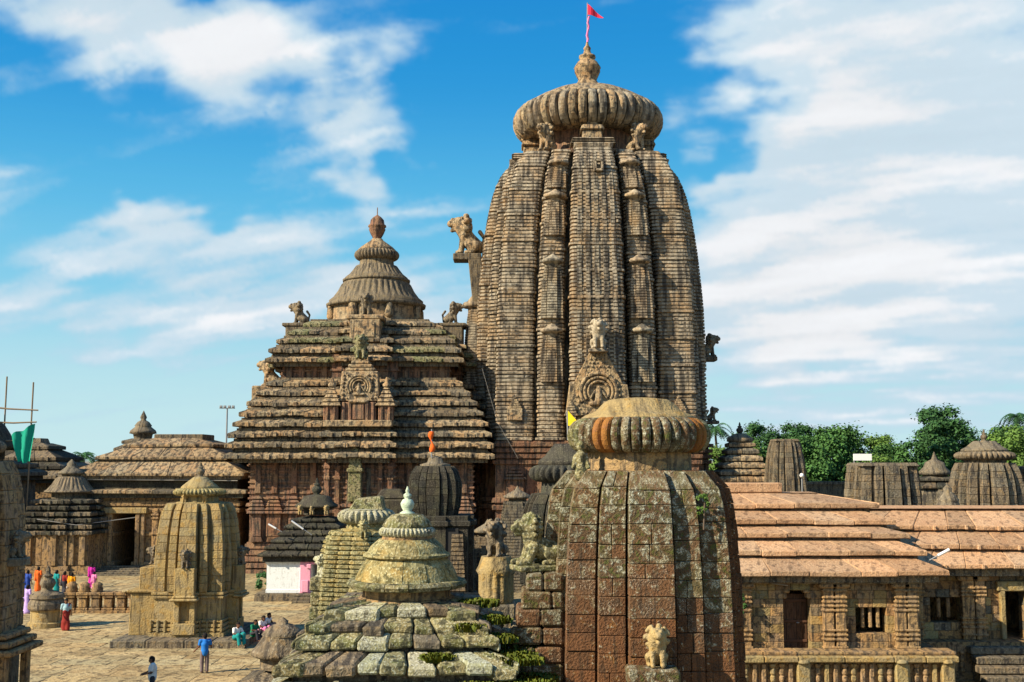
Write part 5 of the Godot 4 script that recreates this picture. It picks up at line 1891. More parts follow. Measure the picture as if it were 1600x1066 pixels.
# ------------------------------------------------------------------ shrines and hall on the left
func build_left_shrines() -> void:
	# cut by the frame on the left
	var t := thing("curved_shrine", "tall grey-brown block shrine with small pillared porch, in front of the women in saris", "shrine", Vector3(-20.05, 0, -41.0))
	var pf := [[3.2, 1.0], [5.5, 1.0], [7.0, 0.98], [8.2, 0.93], [9.0, 0.86], [9.3, 0.78]]
	tower_shrine(t, {"half": 2.0, "plan": [[0.0, 0.55, 2.35], [0.62, 1.2, 2.12], [1.28, 2.0, 2.0]], "y0": 3.3, "y1": 9.3, "prof": pf, "course": 0.5, "mats": ["wall_stone"], "blocks": [0, 1], "blocks_from": 3.2, "bev": 0.025, "ar": 1.75, "ay0": 9.5, "ay1": 10.1, "cap_y": 10.7, "cap_mat": "grey_stone", "wall": "grey_stone"})
	for k in 2:
		var m := mb(tint(0.8, 1.0))
		var a := PI * 0.5 * k
		for u in [-0.9, 0.9]:
			box(m, Vector3(u, 1.5, 2.75 - 0.15 * k).rotated(Vector3.UP, a), Vector3(0.28, 2.3, 0.28), 0.03, a)
		for i in 3:
			box(m, Vector3(0, 2.75 + i * 0.26, 2.7 - i * 0.1).rotated(Vector3.UP, a), Vector3(2.7 - i * 0.35, 0.2, (1.1 - i * 0.2) * (1.0 - 0.35 * k)), 0.05, a)
		part(t, "porch", m, M["wall_stone"])
		lion(t, Vector3(0, 5.9, 2.5).rotated(Vector3.UP, a), 0.9, a - PI * 0.5, "grey_stone")
		var lb := mb(tint(0.8, 1.0))
		box(lb, Vector3(0, 5.75, 2.4).rotated(Vector3.UP, a), Vector3(0.8, 0.3, 0.9), 0.04, a)
		part(t, "lion_ledge", lb, M["grey_stone"])

	# dark tiered shrine
	t = thing("tiered_shrine", "dark tiered stone shrine with streaked bell roof behind the women in saris", "shrine", Vector3(-37.2, 0, -97.0))
	var m := mb(Color(0.9, 0.9, 0.9))
	moulded(m, cross_plan(2.6, 2.6, 1.0, 0.4), [[0.0, 0.4], [0.4, 0.4], [0.42, 0.2], [0.8, 0.2], [0.82, 0.0], [3.4, 0.0]])
	part(t, "wall", m, M["wall_stone"])
	for u in [-2.2, -1.3, 0.0, 1.3, 2.2]:
		var n := mb(tint(0.7, 1.0))
		box(n, Vector3(u, 2.1, 2.75 + (0.4 if absf(u) < 0.5 else 0.0)), Vector3(0.5, 2.5, 0.3), 0.04)
		part(t, "pilaster", n, M["wall_stone"])
	for i in 6:
		eave_ring(t, cross_plan(3.05 - pow(i, 1.6) * 0.05, 3.05 - pow(i, 1.6) * 0.05, 1.0, 0.35), 0.5, 3.3 + i * 0.5, 0.3, 0.08, 1.2, ["black_stone", "grey_stone"], {"boss": 0.2, "uneven": 0.02})
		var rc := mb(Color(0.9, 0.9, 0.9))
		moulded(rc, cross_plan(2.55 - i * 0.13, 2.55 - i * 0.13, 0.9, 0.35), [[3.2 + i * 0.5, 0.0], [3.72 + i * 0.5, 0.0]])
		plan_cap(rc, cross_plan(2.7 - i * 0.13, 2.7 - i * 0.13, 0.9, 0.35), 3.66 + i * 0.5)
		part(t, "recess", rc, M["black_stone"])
	var bl := mb(Color(0.95, 0.95, 0.95))
	lathe(bl, Vector3.ZERO, [[1.5, 6.1], [1.5, 6.6], [2.05, 6.68], [2.1, 6.8], [1.85, 6.95, 0.08], [1.5, 7.35, 0.1], [1.2, 7.85, 0.08], [1.0, 8.0]], 30, 2, 30)
	part(t, "bell_roof", bl, M["grey_stone"])
	turned(t, "cap", [[0.75, 7.95], [0.75, 8.15], [1.05, 8.2], [1.08, 8.35], [0.85, 8.5], [0.5, 8.75], [0.35, 8.95], [0.4, 9.05], [0.18, 9.3], [0.02, 9.45]], "grey_stone")

	# long hall with stepped roof
	t = thing("dance_hall", "long stone hall with broad sloping tiered roof and tall black doorway up steps", "building", Vector3(-30.2, 0, -105.0))
	m = mb(Color(0.9, 0.9, 0.9))
	var pr := [[0.0, 0.4], [0.3, 0.4], [0.32, 0.2], [0.6, 0.2], [0.62, 0.3], [0.9, 0.3], [0.92, 0.0], [3.0, 0.0], [3.05, 0.15], [3.3, 0.15], [3.35, 0.0], [4.9, 0.0], [5.0, 0.2], [5.3, 0.25], [5.35, 0.1], [5.5, 0.1], [5.55, 0.3], [5.9, 0.3], [5.95, 0.1], [6.7, 0.1]]
	# the doorway is a real passage: the plan is notched up to the lintel
	var notch := PackedVector2Array([Vector2(-7.0, 7.7), Vector2(-3.4, 7.7), Vector2(-3.4, 1.5), Vector2(-1.4, 1.5), Vector2(-1.4, 7.7), Vector2(7.0, 7.7), Vector2(7.0, -7.7), Vector2(-7.0, -7.7)])
	var below := []
	var above := [[4.95, 0.1]]
	for q in pr:
		if q[0] <= 4.9:
			below.append(q)
		else:
			above.append(q)
	below.append([4.95, 0.0])
	moulded(m, notch, below)
	moulded(m, rect(7.0, 7.7), above)
	plan_cap(m, rect(7.1, 7.8), 4.95, false)
	part(t, "wall", m, M["wall_stone"])
	for u in [-6.6, -5.6, -4.6, 0.2, 1.2, 2.2, 3.2, 4.4, 5.4, 6.4]:
		var n := mb(tint(0.8, 1.0))
		box(n, Vector3(u, 3.1, 7.85), Vector3(0.5, 4.4, 0.4), 0.05)
		for yy in [1.4, 1.7, 3.2, 4.5, 4.8]:
			box(n, Vector3(u, yy, 7.9), Vector3(0.65, 0.16, 0.5), 0.04)
		part(t, "pilaster", n, M["wall_stone"])
	# doorway in its frame
	for s in [-1.0, 1.0]:
		for q in [[1.15, 0.36, 0.55], [1.55, 0.36, 0.35]]:
			var n := mb(tint(0.85, 1.0))
			box(n, Vector3(-2.4 + q[0] * s, 2.75, 7.9), Vector3(q[1], 4.4, q[2]), 0.05)
			part(t, "door_jamb", n, M["wall_stone"])
	var ln := mb(tint(0.9, 1.0))
	box(ln, Vector3(-2.4, 5.15, 7.95), Vector3(3.9, 0.5, 0.7), 0.06)
	part(t, "door_lintel", ln, M["ochre_stone"])
	for i in 5:
		var n := mb(tint(0.7, 0.95))
		box(n, Vector3(-2.6, 0.55 - i * 0.12, 8.6 + i * 0.5), Vector3(5.0 + i * 0.5, 0.14, 0.9), 0.03, 0.0, 0.01)
		part(t, "step", n, M["grey_stone"])
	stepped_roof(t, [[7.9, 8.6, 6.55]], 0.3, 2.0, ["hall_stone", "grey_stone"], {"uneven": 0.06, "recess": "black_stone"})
	m = mb(Color(0.75, 0.75, 0.75))
	moulded(m, rect(6.9, 7.4), [[6.9, 0.0], [8.3, 0.0]])
	part(t, "clerestory", m, M["black_stone"])
	var rf := [[7.6, 8.1, 8.0, 5.6, 6.2, 9.35], [5.7, 6.3, 9.4, 3.9, 4.3, 10.5], [4.0, 4.4, 10.5, 2.0, 2.2, 11.4]]
	for q in rf:
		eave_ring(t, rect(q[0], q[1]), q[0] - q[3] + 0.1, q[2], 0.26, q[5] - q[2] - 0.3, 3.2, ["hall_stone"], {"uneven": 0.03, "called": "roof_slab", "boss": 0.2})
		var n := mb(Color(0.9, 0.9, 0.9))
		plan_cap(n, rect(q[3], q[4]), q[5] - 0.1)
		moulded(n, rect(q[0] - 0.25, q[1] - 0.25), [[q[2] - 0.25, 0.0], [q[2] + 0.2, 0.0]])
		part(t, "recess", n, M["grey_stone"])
	m = mb(Color(0.8, 0.8, 0.8))
	box(m, Vector3(0.2, 11.45, 0), Vector3(4.4, 0.5, 4.0), 0.06)
	part(t, "ridge_block", m, M["grey_stone"])

	# dark pinnacle behind the hall's ridge
	t = thing("tiered_shrine", "small dark pinnacle of a far shrine rising behind the long hall's roof", "shrine", Vector3(-39.0, 0, -121.0))
	m = mb(Color(0.8, 0.8, 0.8))
	moulded(m, rect(2.6, 2.6), [[0.0, 0.2], [9.5, 0.0]])
	part(t, "wall", m, M["grey_stone"])
	stepped_roof(t, [[3.0, 3.0, 9.4], [2.3, 2.3, 10.3], [1.7, 1.7, 11.1]], 0.3, 2.0, ["grey_stone"], {})
	turned(t, "cap", [[0.9, 11.6], [1.0, 12.1], [1.4, 12.2], [1.3, 12.5], [0.8, 12.9], [0.9, 13.0], [0.6, 13.4], [0.25, 13.6], [0.35, 13.9], [0.02, 14.6]], "grey_stone")

	# low dark roof far left
	t = thing("tiered_shrine", "low dark stepped roof of the far shrine beside the green scaffold net", "shrine", Vector3(-46.6, 0, -112.0))
	m = mb(Color(0.8, 0.8, 0.8))
	moulded(m, rect(4.0, 4.0), [[0.0, 0.2], [0.5, 0.2], [0.52, 0.0], [7.6, 0.0]])
	part(t, "wall", m, M["wall_stone"])
	stepped_roof(t, [[4.9, 4.9, 7.6], [4.2, 4.2, 8.5], [3.5, 3.5, 9.3], [2.2, 2.2, 10.4]], 0.34, 1.8, ["black_stone", "grey_stone"], {"boss": 0.2})
	m = mb(Color(0.9, 0.9, 0.9))
	block(m, 0, 0, 10.9, 11.5, 1.1, 1.1, 0.9, 0.9, 0.05)
	part(t, "ridge_block", m, M["grey_stone"])

	# bell-capped building under repair, cut by the frame
	t = thing("tiered_shrine", "dark bell-capped shrine wrapped in bamboo scaffolding", "shrine", Vector3(-46.6, 0, -98.0))
	m = mb(Color(0.8, 0.8, 0.8))
	moulded(m, rect(4.2, 4.2), [[0.0, 0.3], [8.0, 0.0]])
	part(t, "wall", m, M["grey_stone"])
	stepped_roof(t, [[5.0, 5.0, 8.0], [4.4, 4.4, 8.7]], 0.35, 1.8, ["black_stone", "grey_stone"], {"boss": 0.2})
	turned(t, "bell_roof", [[3.0, 9.4], [3.0, 10.2], [4.0, 10.3], [4.1, 10.6], [3.7, 10.9], [3.4, 11.6], [2.9, 12.4], [2.2, 12.9], [1.6, 13.0], [1.5, 13.3], [2.3, 13.35], [2.4, 13.6], [1.6, 14.1], [0.6, 14.4], [0.02, 14.5]], "black_stone")
	t = thing("scaffold", "bamboo scaffold poles lashed beside the dark bell-capped shrine", "scaffold", Vector3(-42.0, 0, -97.5))
	for q in [[Vector3(0.9, 0, 0), Vector3(1.05, 16.0, 0)], [Vector3(-2.0, 0, -1.5), Vector3(-1.9, 16.6, -1.5)]]:
		var n := mb()
		tube(n, [q[0], q[1]], 0.07)
		part(t, "upright_pole", n, M["bamboo"])
	for q in [[Vector3(-3.5, 14.0, 0.1), Vector3(1.6, 13.6, 0.1)], [Vector3(-2.4, 12.6, 0.1), Vector3(1.5, 12.6, 0.1)], [Vector3(-2.4, 11.0, 0.1), Vector3(1.4, 11.2, 0.1)]]:
		var n := mb()
		tube(n, [q[0], (q[0] + q[1]) * 0.5 + Vector3(0, -0.08, 0), q[1]], 0.08, 0.06)
		part(t, "crossbar", n, M["bamboo"])
	t = thing("scaffold_net", "green shade net hanging from the bamboo scaffold", "net", Vector3(-41.5, 0.3, -97.2))
	var nm := mb()
	var rings := []
	for i in 10:
		var ring := PackedVector3Array()
		var u := i / 9.0
		for j in 8:
			var v := j / 7.0
			var xx := lerpf(-0.9, 1.0, u) * lerpf(1.0, 0.55, v) + v * 0.25
			var yy := lerpf(11.2 + u * 0.9, 8.9, v) + 0.1 * sin(u * 9.0)
			ring.push_back(Vector3(xx, yy, 0.2 + 0.16 * sin(u * 11.0 + v * 3.0)))
		rings.append(ring)
	loft(nm, rings, false, 2)
	M["green_net"].cull_mode = BaseMaterial3D.CULL_DISABLED
	part(t, "sheet", nm, M["green_net"])

	# round votive post and the carved low wall
	t = thing("votive_shrine", "round stepped votive stone with pot top in the court near the women", "shrine", Vector3(-26.2, 0, -65.5))
	m = mb(tint(0.9, 1.0))
	lathe(m, Vector3.ZERO, [[1.0, 0.0], [1.0, 0.3], [0.85, 0.35], [0.85, 0.9], [0.9, 1.0]], 24, 1)
	part(t, "drum", m, M["ochre_stone"])
	turned(t, "cap", [[0.95, 1.0], [1.02, 1.1], [1.0, 1.35], [0.85, 1.6], [0.95, 1.65], [0.9, 1.85], [0.5, 2.0]], "grey_stone", Vector3.ZERO, 26, 1)
	pot_finial(t, 1.95, 0.95, "grey_stone")
	t = thing("carved_wall", "low carved stone wall with pale slab top beside the yellow shrine", "wall", Vector3(-24.0, 0, -71.5))
	for i in 8:
		var u := -3.1 + i * 0.78
		var n := mb(tint(0.75, 1.0))
		for q in [[0.0, 0.22, 0.78, 0.9], [0.22, 0.36, 0.7, 0.8], [0.36, 0.95, 0.5, 0.6], [0.95, 1.1, 0.68, 0.78], [1.1, 1.3, 0.76, 0.9]]:
			box(n, Vector3(u, (q[0] + q[1]) * 0.5, 0), Vector3(q[2], q[1] - q[0] - 0.01, q[3]), 0.03)
		if i < 3:
			lathe(n, Vector3(u, 1.3, 0), [[0.34, 0.0], [0.38, 0.15], [0.3, 0.3], [0.34, 0.45], [0.1, 0.6]], 10, 2)
		part(t, "post", n, M["wall_stone"])
	m = mb(tint(0.95, 1.0))
	box(m, Vector3(1.6, 1.38, -0.3), Vector3(2.8, 0.12, 1.9), 0.03)
	part(t, "top_slab", m, M["paving"])


# ------------------------------------------------------------------ shrines in the middle
func build_middle_shrines() -> void:
	# whitewashed shrine with black tiered roof
	var t := thing("whitewashed_shrine", "white and pink painted shrine under a black stepped roof", "shrine", Vector3(-13.6, 0, -80.2))
	var m := mb(Color(0.8, 0.8, 0.8))
	block(m, 0, 0, 0.0, 0.55, 3.5, 3.3, 3.45, 3.25, 0.04)
	part(t, "plinth", m, M["grey_stone"])
	for i in 3:
		var n := mb(tint(0.75, 0.95))
		box(n, Vector3(0.4, 0.46 - i * 0.17, 3.45 + i * 0.3), Vector3(2.4, 0.17, 0.5), 0.03)
		part(t, "step", n, M["grey_stone"])
	m = mb()
	moulded(m, PackedVector2Array([Vector2(-2.8, 2.7), Vector2(0.15, 2.7), Vector2(0.15, -1.5), Vector2(1.05, -1.5), Vector2(1.05, 2.7), Vector2(2.8, 2.7), Vector2(2.8, -2.7), Vector2(-2.8, -2.7)]), [[0.5, 0.04], [0.75, 0.04], [0.77, 0.0], [2.45, 0.0]])
	moulded(m, rect(2.8, 2.7), [[2.45, 0.0], [2.47, 0.08], [2.62, 0.1], [2.64, 0.0], [3.0, 0.05]])
	plan_cap(m, rect(2.8, 2.7), 2.45, false)
	part(t, "wall", m, M["plaster"])
	m = mb()
	box(m, Vector3(-0.2, 1.75, 2.74), Vector3(0.7, 2.45, 0.16), 0.03)
	box(m, Vector3(1.8, 1.75, 2.74), Vector3(1.5, 2.45, 0.16), 0.03)
	box(m, Vector3(0.6, 2.7, 2.74), Vector3(1.1, 0.55, 0.16), 0.03)
	box(m, Vector3(-0.2, 1.0, 2.86), Vector3(0.45, 0.8, 0.1), 0.03)
	box(m, Vector3(0.05, 2.3, 2.86), Vector3(0.3, 0.3, 0.12), 0.04)
	part(t, "door_surround", m, M["pink_plaster"])
	var tiers := []
	for i in 6:
		tiers.append([3.35 - i * 0.36, 3.25 - i * 0.36, 2.95 + i * 0.44])
	stepped_roof(t, tiers, 0.18, 1.4, ["black_stone"], {"uneven": 0.02, "tuck": 0.25, "recess": "black_stone", "boss": 0.1, "inset": 0.3})
	turned(t, "neck", [[0.9, 5.6], [0.9, 6.1]], "black_stone", Vector3.ZERO, 24, 1)
	turned(t, "cap", [[1.0, 6.0], [1.45, 6.1], [1.5, 6.25], [1.1, 6.5], [0.9, 6.85], [0.5, 6.95], [0.02, 7.0]], "black_stone")
	pot_finial(t, 6.9, 0.8, "black_stone")
	for u in [-0.9, -0.1, 0.9]:
		lion(t, Vector3(u, 5.65, 1.25), 0.6, -PI * 0.5, "ochre_stone")

	# ribbed green-gold shrine behind the porch
	t = thing("ribbed_shrine", "green and gold ribbed shrine with broken block on its pleated disc, behind the mossy porch", "shrine", Vector3(-5.75, 0, -45.6))
	tower_shrine(t, {"half": 1.42, "plan": [[0.0, 0.36, 1.75], [0.47, 0.84, 1.55], [0.95, 1.42, 1.38]], "y0": 1.6, "y1": 6.6, "prof": [[1.6, 1.12], [3.0, 1.1], [4.6, 1.05], [5.6, 0.98], [6.2, 0.9], [6.6, 0.78]], "course": 0.17, "mats": ["ochre_lichen"], "ribbed": true, "bulge": 0.075, "round": 0.2, "ar": 1.1, "ay0": 6.85, "ay1": 7.4, "ribs": 26, "cap_y": 7.45, "cap_mat": "pale_lichen"})
	m = mb(tint(0.9, 1.0))
	stone(m, [Vector3(-0.7, 7.35, -0.5), Vector3(0.75, 7.35, -0.5), Vector3(0.75, 7.35, 0.6), Vector3(-0.7, 7.35, 0.6), Vector3(-0.4, 7.85, -0.4), Vector3(0.65, 7.95, -0.4), Vector3(0.62, 7.92, 0.4), Vector3(-0.35, 7.8, 0.4)], 0.06, 0.04)
	part(t, "broken_block", m, M["lichen_stone"])
	lion(t, Vector3(0.1, 6.4, 1.6), 0.62, -PI * 0.5, "ochre_lichen")
	t = thing("stone_pillar", "lichened stone post topped by a small lion, left of the ribbed gold shrine", "pillar", Vector3(-7.4, 0, -44.8))
	for i in 9:
		var n := mb(tint(0.75, 1.0))
		box(n, Vector3(rng.randf_range(-0.02, 0.02), 0.27 + i * 0.54, 0), Vector3(0.72 - (i % 2) * 0.1, 0.52, 0.75), 0.05, 0.0, 0.02)
		part(t, "block", n, M["lichen_stone"])
	lion(t, Vector3(0.1, 4.84, 0), 0.8, PI * 0.85, "pale_lichen")

	# blackened shrine with an orange flag
	t = thing("curved_shrine", "blackened rounded shrine with an orange flag on top, before the stepped hall", "shrine", Vector3(-4.75, 0, -71.0))
	m = mb(Color(0.9, 0.9, 0.9))
	moulded(m, cross_plan(2.1, 2.1, 0.8, 0.3), [[0.0, 0.3], [0.4, 0.3], [0.42, 0.1], [1.0, 0.1], [1.02, 0.2], [1.3, 0.2], [1.32, 0.0], [5.4, 0.0], [5.45, 0.15], [5.7, 0.15], [5.75, 0.0], [6.0, 0.0]])
	plan_cap(m, cross_plan(2.1, 2.1, 0.8, 0.3), 6.0)
	part(t, "wall", m, M["black_stone"])
	curved_body(t, {"half": 1.35, "plan": [[0.0, 0.4, 1.62], [0.45, 0.86, 1.5], [0.9, 1.35, 1.35]], "y0": 5.9, "y1": 9.0, "prof": [[5.9, 0.86], [6.5, 0.96], [7.3, 1.02], [8.0, 1.0], [8.6, 0.9], [9.0, 0.72]], "course": 0.45, "mats": ["black_stone"], "bev": 0.02})
	turned(t, "cap", [[0.9, 8.9], [0.95, 9.1], [0.5, 9.2], [0.4, 9.5], [0.15, 9.6]], "grey_stone")
	for u in [-1.6, 1.5]:
		var n := mb(tint(0.8, 1.0))
		for i in 14:
			block(n, u, 1.9, 1.4 + i * 0.26, 1.6 + i * 0.26, 0.5 - 0.012 * i, 0.5, 0.48 - 0.012 * i, 0.48, 0.0)
		part(t, "miniature_spire", n, M["grey_stone"])
	m = mb()
	box(m, Vector3(0.95, 4.2, 2.25), Vector3(1.25, 2.2, 0.12), 0.02)
	part(t, "iron_door", m, M["painted_iron"])
	m = mb(tint(0.8, 1.0))
	block(m, -2.6, 0.5, 0.0, 7.0, 1.0, 1.0, 0.95, 0.95, 0.1)
	block(m, -2.6, 0.5, 7.0, 7.6, 0.95, 0.95, 0.6, 0.6, 0.1)
	part(t, "side_tower", m, M["black_stone"])
	var fl := thing("small_flag", "orange cloth flag on a thin pole above the blackened shrine", "flag", Vector3(-4.95, 9.5, -70.6))
	m = mb()
	tube(m, [Vector3(0, 0, 0), Vector3(0, 1.75, 0)], 0.04)
	part(fl, "pole", m, M["metal"])
	m = mb()
	var rings := []
	for i in 8:
		var r := 0.09 + 0.06 * sin(i * 1.3)
		var ring := PackedVector3Array()
		for j in 8:
			var a := TAUF * j / 8
			ring.push_back(Vector3(cos(a) * r * 1.3 + 0.06 * sin(i * 0.9), 0.35 + i * 0.18, sin(a) * r))
		rings.append(ring)
	loft(m, rings, true, 2)
	part(fl, "cloth", m, M["orange_cloth"])

	# dark shrine half hidden behind the brown one
	t = thing("curved_shrine", "dark smooth shrine with black pleated disc, half hidden behind the brown laterite shrine", "shrine", Vector3(3.0, 0, -60.5))
	tower_shrine(t, {"half": 2.2, "plan": [[0.0, 0.6, 2.6], [0.68, 1.4, 2.4], [1.48, 2.2, 2.2]], "y0": 3.0, "y1": 7.6, "prof": [[3.0, 1.0], [5.0, 0.99], [6.4, 0.95], [7.2, 0.86], [7.6, 0.76]], "course": 0.5, "mats": ["black_stone"], "bev": 0.02, "ar": 2.05, "ay0": 8.2, "ay1": 9.1, "cap_y": 10.2, "ribs": 30, "wall": "black_stone"})
	fl = thing("small_flag", "small yellow pennant above the half-hidden dark shrine", "flag", Vector3(2.95, 10.4, -60.5))
	fl.scale = Vector3.ONE * 1.25
	m = mb()
	tube(m, [Vector3(0, 0, 0), Vector3(-0.02, 1.25, 0)], 0.03)
	part(fl, "pole", m, M["metal"])
	m = mb()
	m.face([Vector3(0, 1.25, 0.02), Vector3(0, 0.6, 0.02), Vector3(0.55, 0.62, 0.08)], Vector3(0.2, 0.8, -1))
	m.face([Vector3(0, 1.25, 0.0), Vector3(0, 0.6, 0.0), Vector3(0.55, 0.62, 0.06)], Vector3(0.2, 0.8, 1))
	part(fl, "pennant", m, M["yellow_cloth"])

	# small carved shrines crowding between the great hall and the tower
	for e in [["low carved stone shrine with rows of little spires beside the blackened shrine", Vector3(-1.6, 0, -76.0), 1.2, 4.4], ["narrow carved stone shrine in shade at the foot of the tall tower", Vector3(0.4, 0, -84.0), 1.3, 6.4]]:
		t = thing("carved_shrine", e[0], "shrine", e[1])
		m = mb(tint(0.8, 1.0))
		var h: float = e[3]
		var rows := int(h / 0.22)
		for i in rows:
			var f: float = 1.0 - 0.4 * pow(float(i) / rows, 2.5)
			moulded(m, cross_plan(e[2] * f, e[2] * f, e[2] * f * 0.4, 0.15), [[i * 0.22, 0.06], [i * 0.22 + 0.15, 0.06], [i * 0.22 + 0.16, 0.0], [i * 0.22 + 0.22, 0.0]])
		part(t, "body", m, M["grey_stone"])
		turned(t, "cap", [[e[2] * 0.5, h - 0.05], [e[2] * 0.5, h + 0.15], [e[2] * 0.75, h + 0.2], [e[2] * 0.8, h + 0.35], [e[2] * 0.6, h + 0.5], [0.2, h + 0.8], [0.02, h + 1.1]], "grey_stone")


# ------------------------------------------------------------------ shrines beyond the pillared hall
func build_right_background() -> void:
	var t := thing("tiered_shrine", "grey stepped pyramid shrine with small pot finial, right beside the tall tower", "shrine", Vector3(19.9, 0, -100))
	var m := mb(Color(0.85, 0.85, 0.85))
	moulded(m, rect(2.4, 2.4), [[0.0, 0.3], [0.8, 0.3], [0.85, 0.0], [6.4, 0.0]])
	part(t, "wall", m, M["grey_stone"])
	var tiers := []
	for i in 8:
		tiers.append([2.9 - i * 0.25, 2.9 - i * 0.25, 6.3 + i * 0.6])
	stepped_roof(t, tiers, 0.3, 1.6, ["grey_stone", "hall_stone"], {"uneven": 0.02})
	turned(t, "cap", [[0.9, 10.9], [1.15, 11.0], [1.1, 11.3], [0.6, 11.6], [0.3, 11.7]], "grey_stone")
	pot_finial(t, 11.6, 0.7, "black_stone")

	var specs := [
		["ruined curved shrine with lost top, tall and ribbed, next to the grey stepped pyramid", Vector3(22.6, 0, -95), 1.25, 10.9, [[2.0, 1.2], [6.0, 1.14], [9.0, 0.98], [10.4, 0.84], [10.9, 0.74]], true, "grey_stone"],
		["broad flat-topped shrine with dark vertical ribs behind the hall roof", Vector3(21.9, 0, -68), 1.62, 9.0, [[2.0, 1.08], [6.0, 1.06], [8.0, 1.0], [9.0, 0.94]], true, "grey_stone"],
		["rounded dark shrine with ribbed disc and dome at the end of the row of shrines", Vector3(27.4, 0, -66.5), 1.6, 9.2, [[2.0, 1.06], [6.0, 1.04], [8.0, 0.98], [8.8, 0.88], [9.2, 0.78]], false, "grey_stone"],
		["brown flat-topped curved shrine just beyond the ribbed-disc shrine", Vector3(31.2, 0, -67.5), 1.6, 8.8, [[2.0, 1.06], [6.0, 1.04], [8.0, 0.98], [8.8, 0.86]], true, "wall_stone"]]
	for s in specs:
		t = thing("curved_shrine", s[0], "shrine", s[1])
		var h: float = s[2]
		tower_shrine(t, {"half": h, "plan": [[0.0, h * 0.26, h * 1.3], [h * 0.34, h * 0.6, h * 1.15], [h * 0.7, h, h * 0.98]], "y0": 2.4, "y1": s[3], "prof": s[4], "course": 0.45, "mats": [s[6]], "bev": 0.02, "flat_top": s[5], "ar": h * 1.02, "ay0": 9.35, "ay1": 9.85, "cap_y": 10.45, "ribs": 34, "cap_mat": "grey_stone", "finial": 0.45})
	# white board on the flat-topped shrine
	var b := thing("signboard", "blank white board standing on the flat-topped shrine", "board", Vector3(20.9, 9.16, -68.4))
	m = mb()
	box(m, Vector3(0, 0.36, 0), Vector3(1.1, 0.4, 0.06), 0.01)
	part(b, "panel", m, M["white_paint"])
	for u in [-0.5, 0.5]:
		m = mb()
		box(m, Vector3(u, 0.1, -0.05), Vector3(0.05, 0.5, 0.05), 0.0)
		part(b, "leg", m, M["metal"])
	# little tiered shrine
	t = thing("tiered_shrine", "small dark domed shrine between the flat-topped and the ribbed-disc shrines", "shrine", Vector3(27.6, 0, -75))
	m = mb(tint(0.8, 1.0))
	moulded(m, cross_plan(1.35, 1.35, 0.5, 0.2), [[0.0, 0.2], [0.6, 0.2], [0.62, 0.0], [6.0, 0.05], [7.2, -0.1], [7.6, -0.3]])
	plan_cap(m, rect(1.1, 1.1), 7.6)
	part(t, "wall", m, M["grey_stone"])
	stepped_roof(t, [[1.35, 1.35, 7.5], [1.1, 1.1, 8.0]], 0.2, 1.0, ["grey_stone", "black_stone"], {"uneven": 0.02})
	turned(t, "cap", [[0.6, 8.3], [0.95, 8.4], [1.0, 8.6], [0.7, 8.9], [0.6, 9.2], [0.2, 9.4], [0.02, 9.9]], "grey_stone")
	t = thing("votive_shrine", "little pot-topped votive shrine just behind the hall wing's ridge", "shrine", Vector3(22.9, 0, -60.5))
	m = mb(tint(0.9, 1.0))
	block(m, 0, 0, 0, 6.6, 0.75, 0.75, 0.7, 0.7, 0.04)
	part(t, "wall", m, M["grey_stone"])
	turned(t, "cap", [[0.7, 6.5], [0.8, 6.65], [0.7, 6.8], [0.5, 7.2], [0.56, 7.25], [0.4, 7.5], [0.2, 7.7], [0.24, 7.85], [0.02, 8.1]], "grey_stone")
	# compound wall
	t = thing("compound_wall", "plain grey-brown enclosure wall in front of the trees", "wall", Vector3(48, 0, -124))
	m = mb(Color(0.75, 0.75, 0.75))
	box(m, Vector3(0, 3.4, 0), Vector3(74, 6.8, 1.2), 0.0)
	part(t, "wall_face", m, M["grey_stone"])
	m = mb(Color(0.85, 0.85, 0.85))
	box(m, Vector3(0, 6.95, 0), Vector3(74, 0.3, 1.6), 0.0)
	part(t, "coping", m, M["grey_stone"])


# ------------------------------------------------------------------ trees
# crown: many small leaf faces gathered in clumps on branch ends
func crown_mesh(r: float, h: float, clumps: int, leaves: int, leaf: float, seed_: int, shape: int) -> MB:
	var g := RandomNumberGenerator.new()
	g.seed = seed_
	var m := mb()
	for c in clumps:
		var a := g.randf() * TAUF
		var v := g.randf()
		var rad := sqrt(g.randf()) * r
		var y := 0.0
		if shape == 0:
			y = h * (0.1 + 0.9 * v)
			rad *= sqrt(maxf(0.08, 1.0 - pow(absf(v - 0.4) / 0.62, 2.0)))
		elif shape == 1:
			y = h * v
			rad = r * (0.25 + 0.75 * g.randf()) * (0.35 + 0.65 * sin(PI * clampf(v * 0.9 + 0.1, 0, 1)))
		else:
			y = h * v
			rad = r * g.randf() * (1.0 - v * 0.75)
		var cc := Vector3(cos(a) * rad, y, sin(a) * rad)
		var cr := g.randf_range(0.5, 1.0) * r * 0.26
		var shade := g.randf_range(0.6, 1.0)
		for i in leaves:
			var d := Vector3(g.randfn(), g.randfn() * 0.7, g.randfn()) * cr * 0.55
			var p := cc + d
			var ax := Vector3(g.randfn(), g.randfn() * 0.6, g.randfn()).normalized()
			var nn := (d.normalized() + Vector3(0, 0.7, 0) + Vector3(g.randfn(), g.randfn(), g.randfn()) * 0.5).normalized()
			var s := ax.cross(nn).normalized() * leaf * g.randf_range(0.3, 0.5)
			var l := nn.cross(s).normalized() * leaf * g.randf_range(0.7, 1.2)
			var b := shade * g.randf_range(0.75, 1.0)
			m.col = Color(b, b, b * 0.9)
			m.tri(p - l * 0.5, p + s, p + l * 0.5, nn, nn, nn)
			m.tri(p - l * 0.5, p + l * 0.5, p - s, nn, nn, nn)
	return m


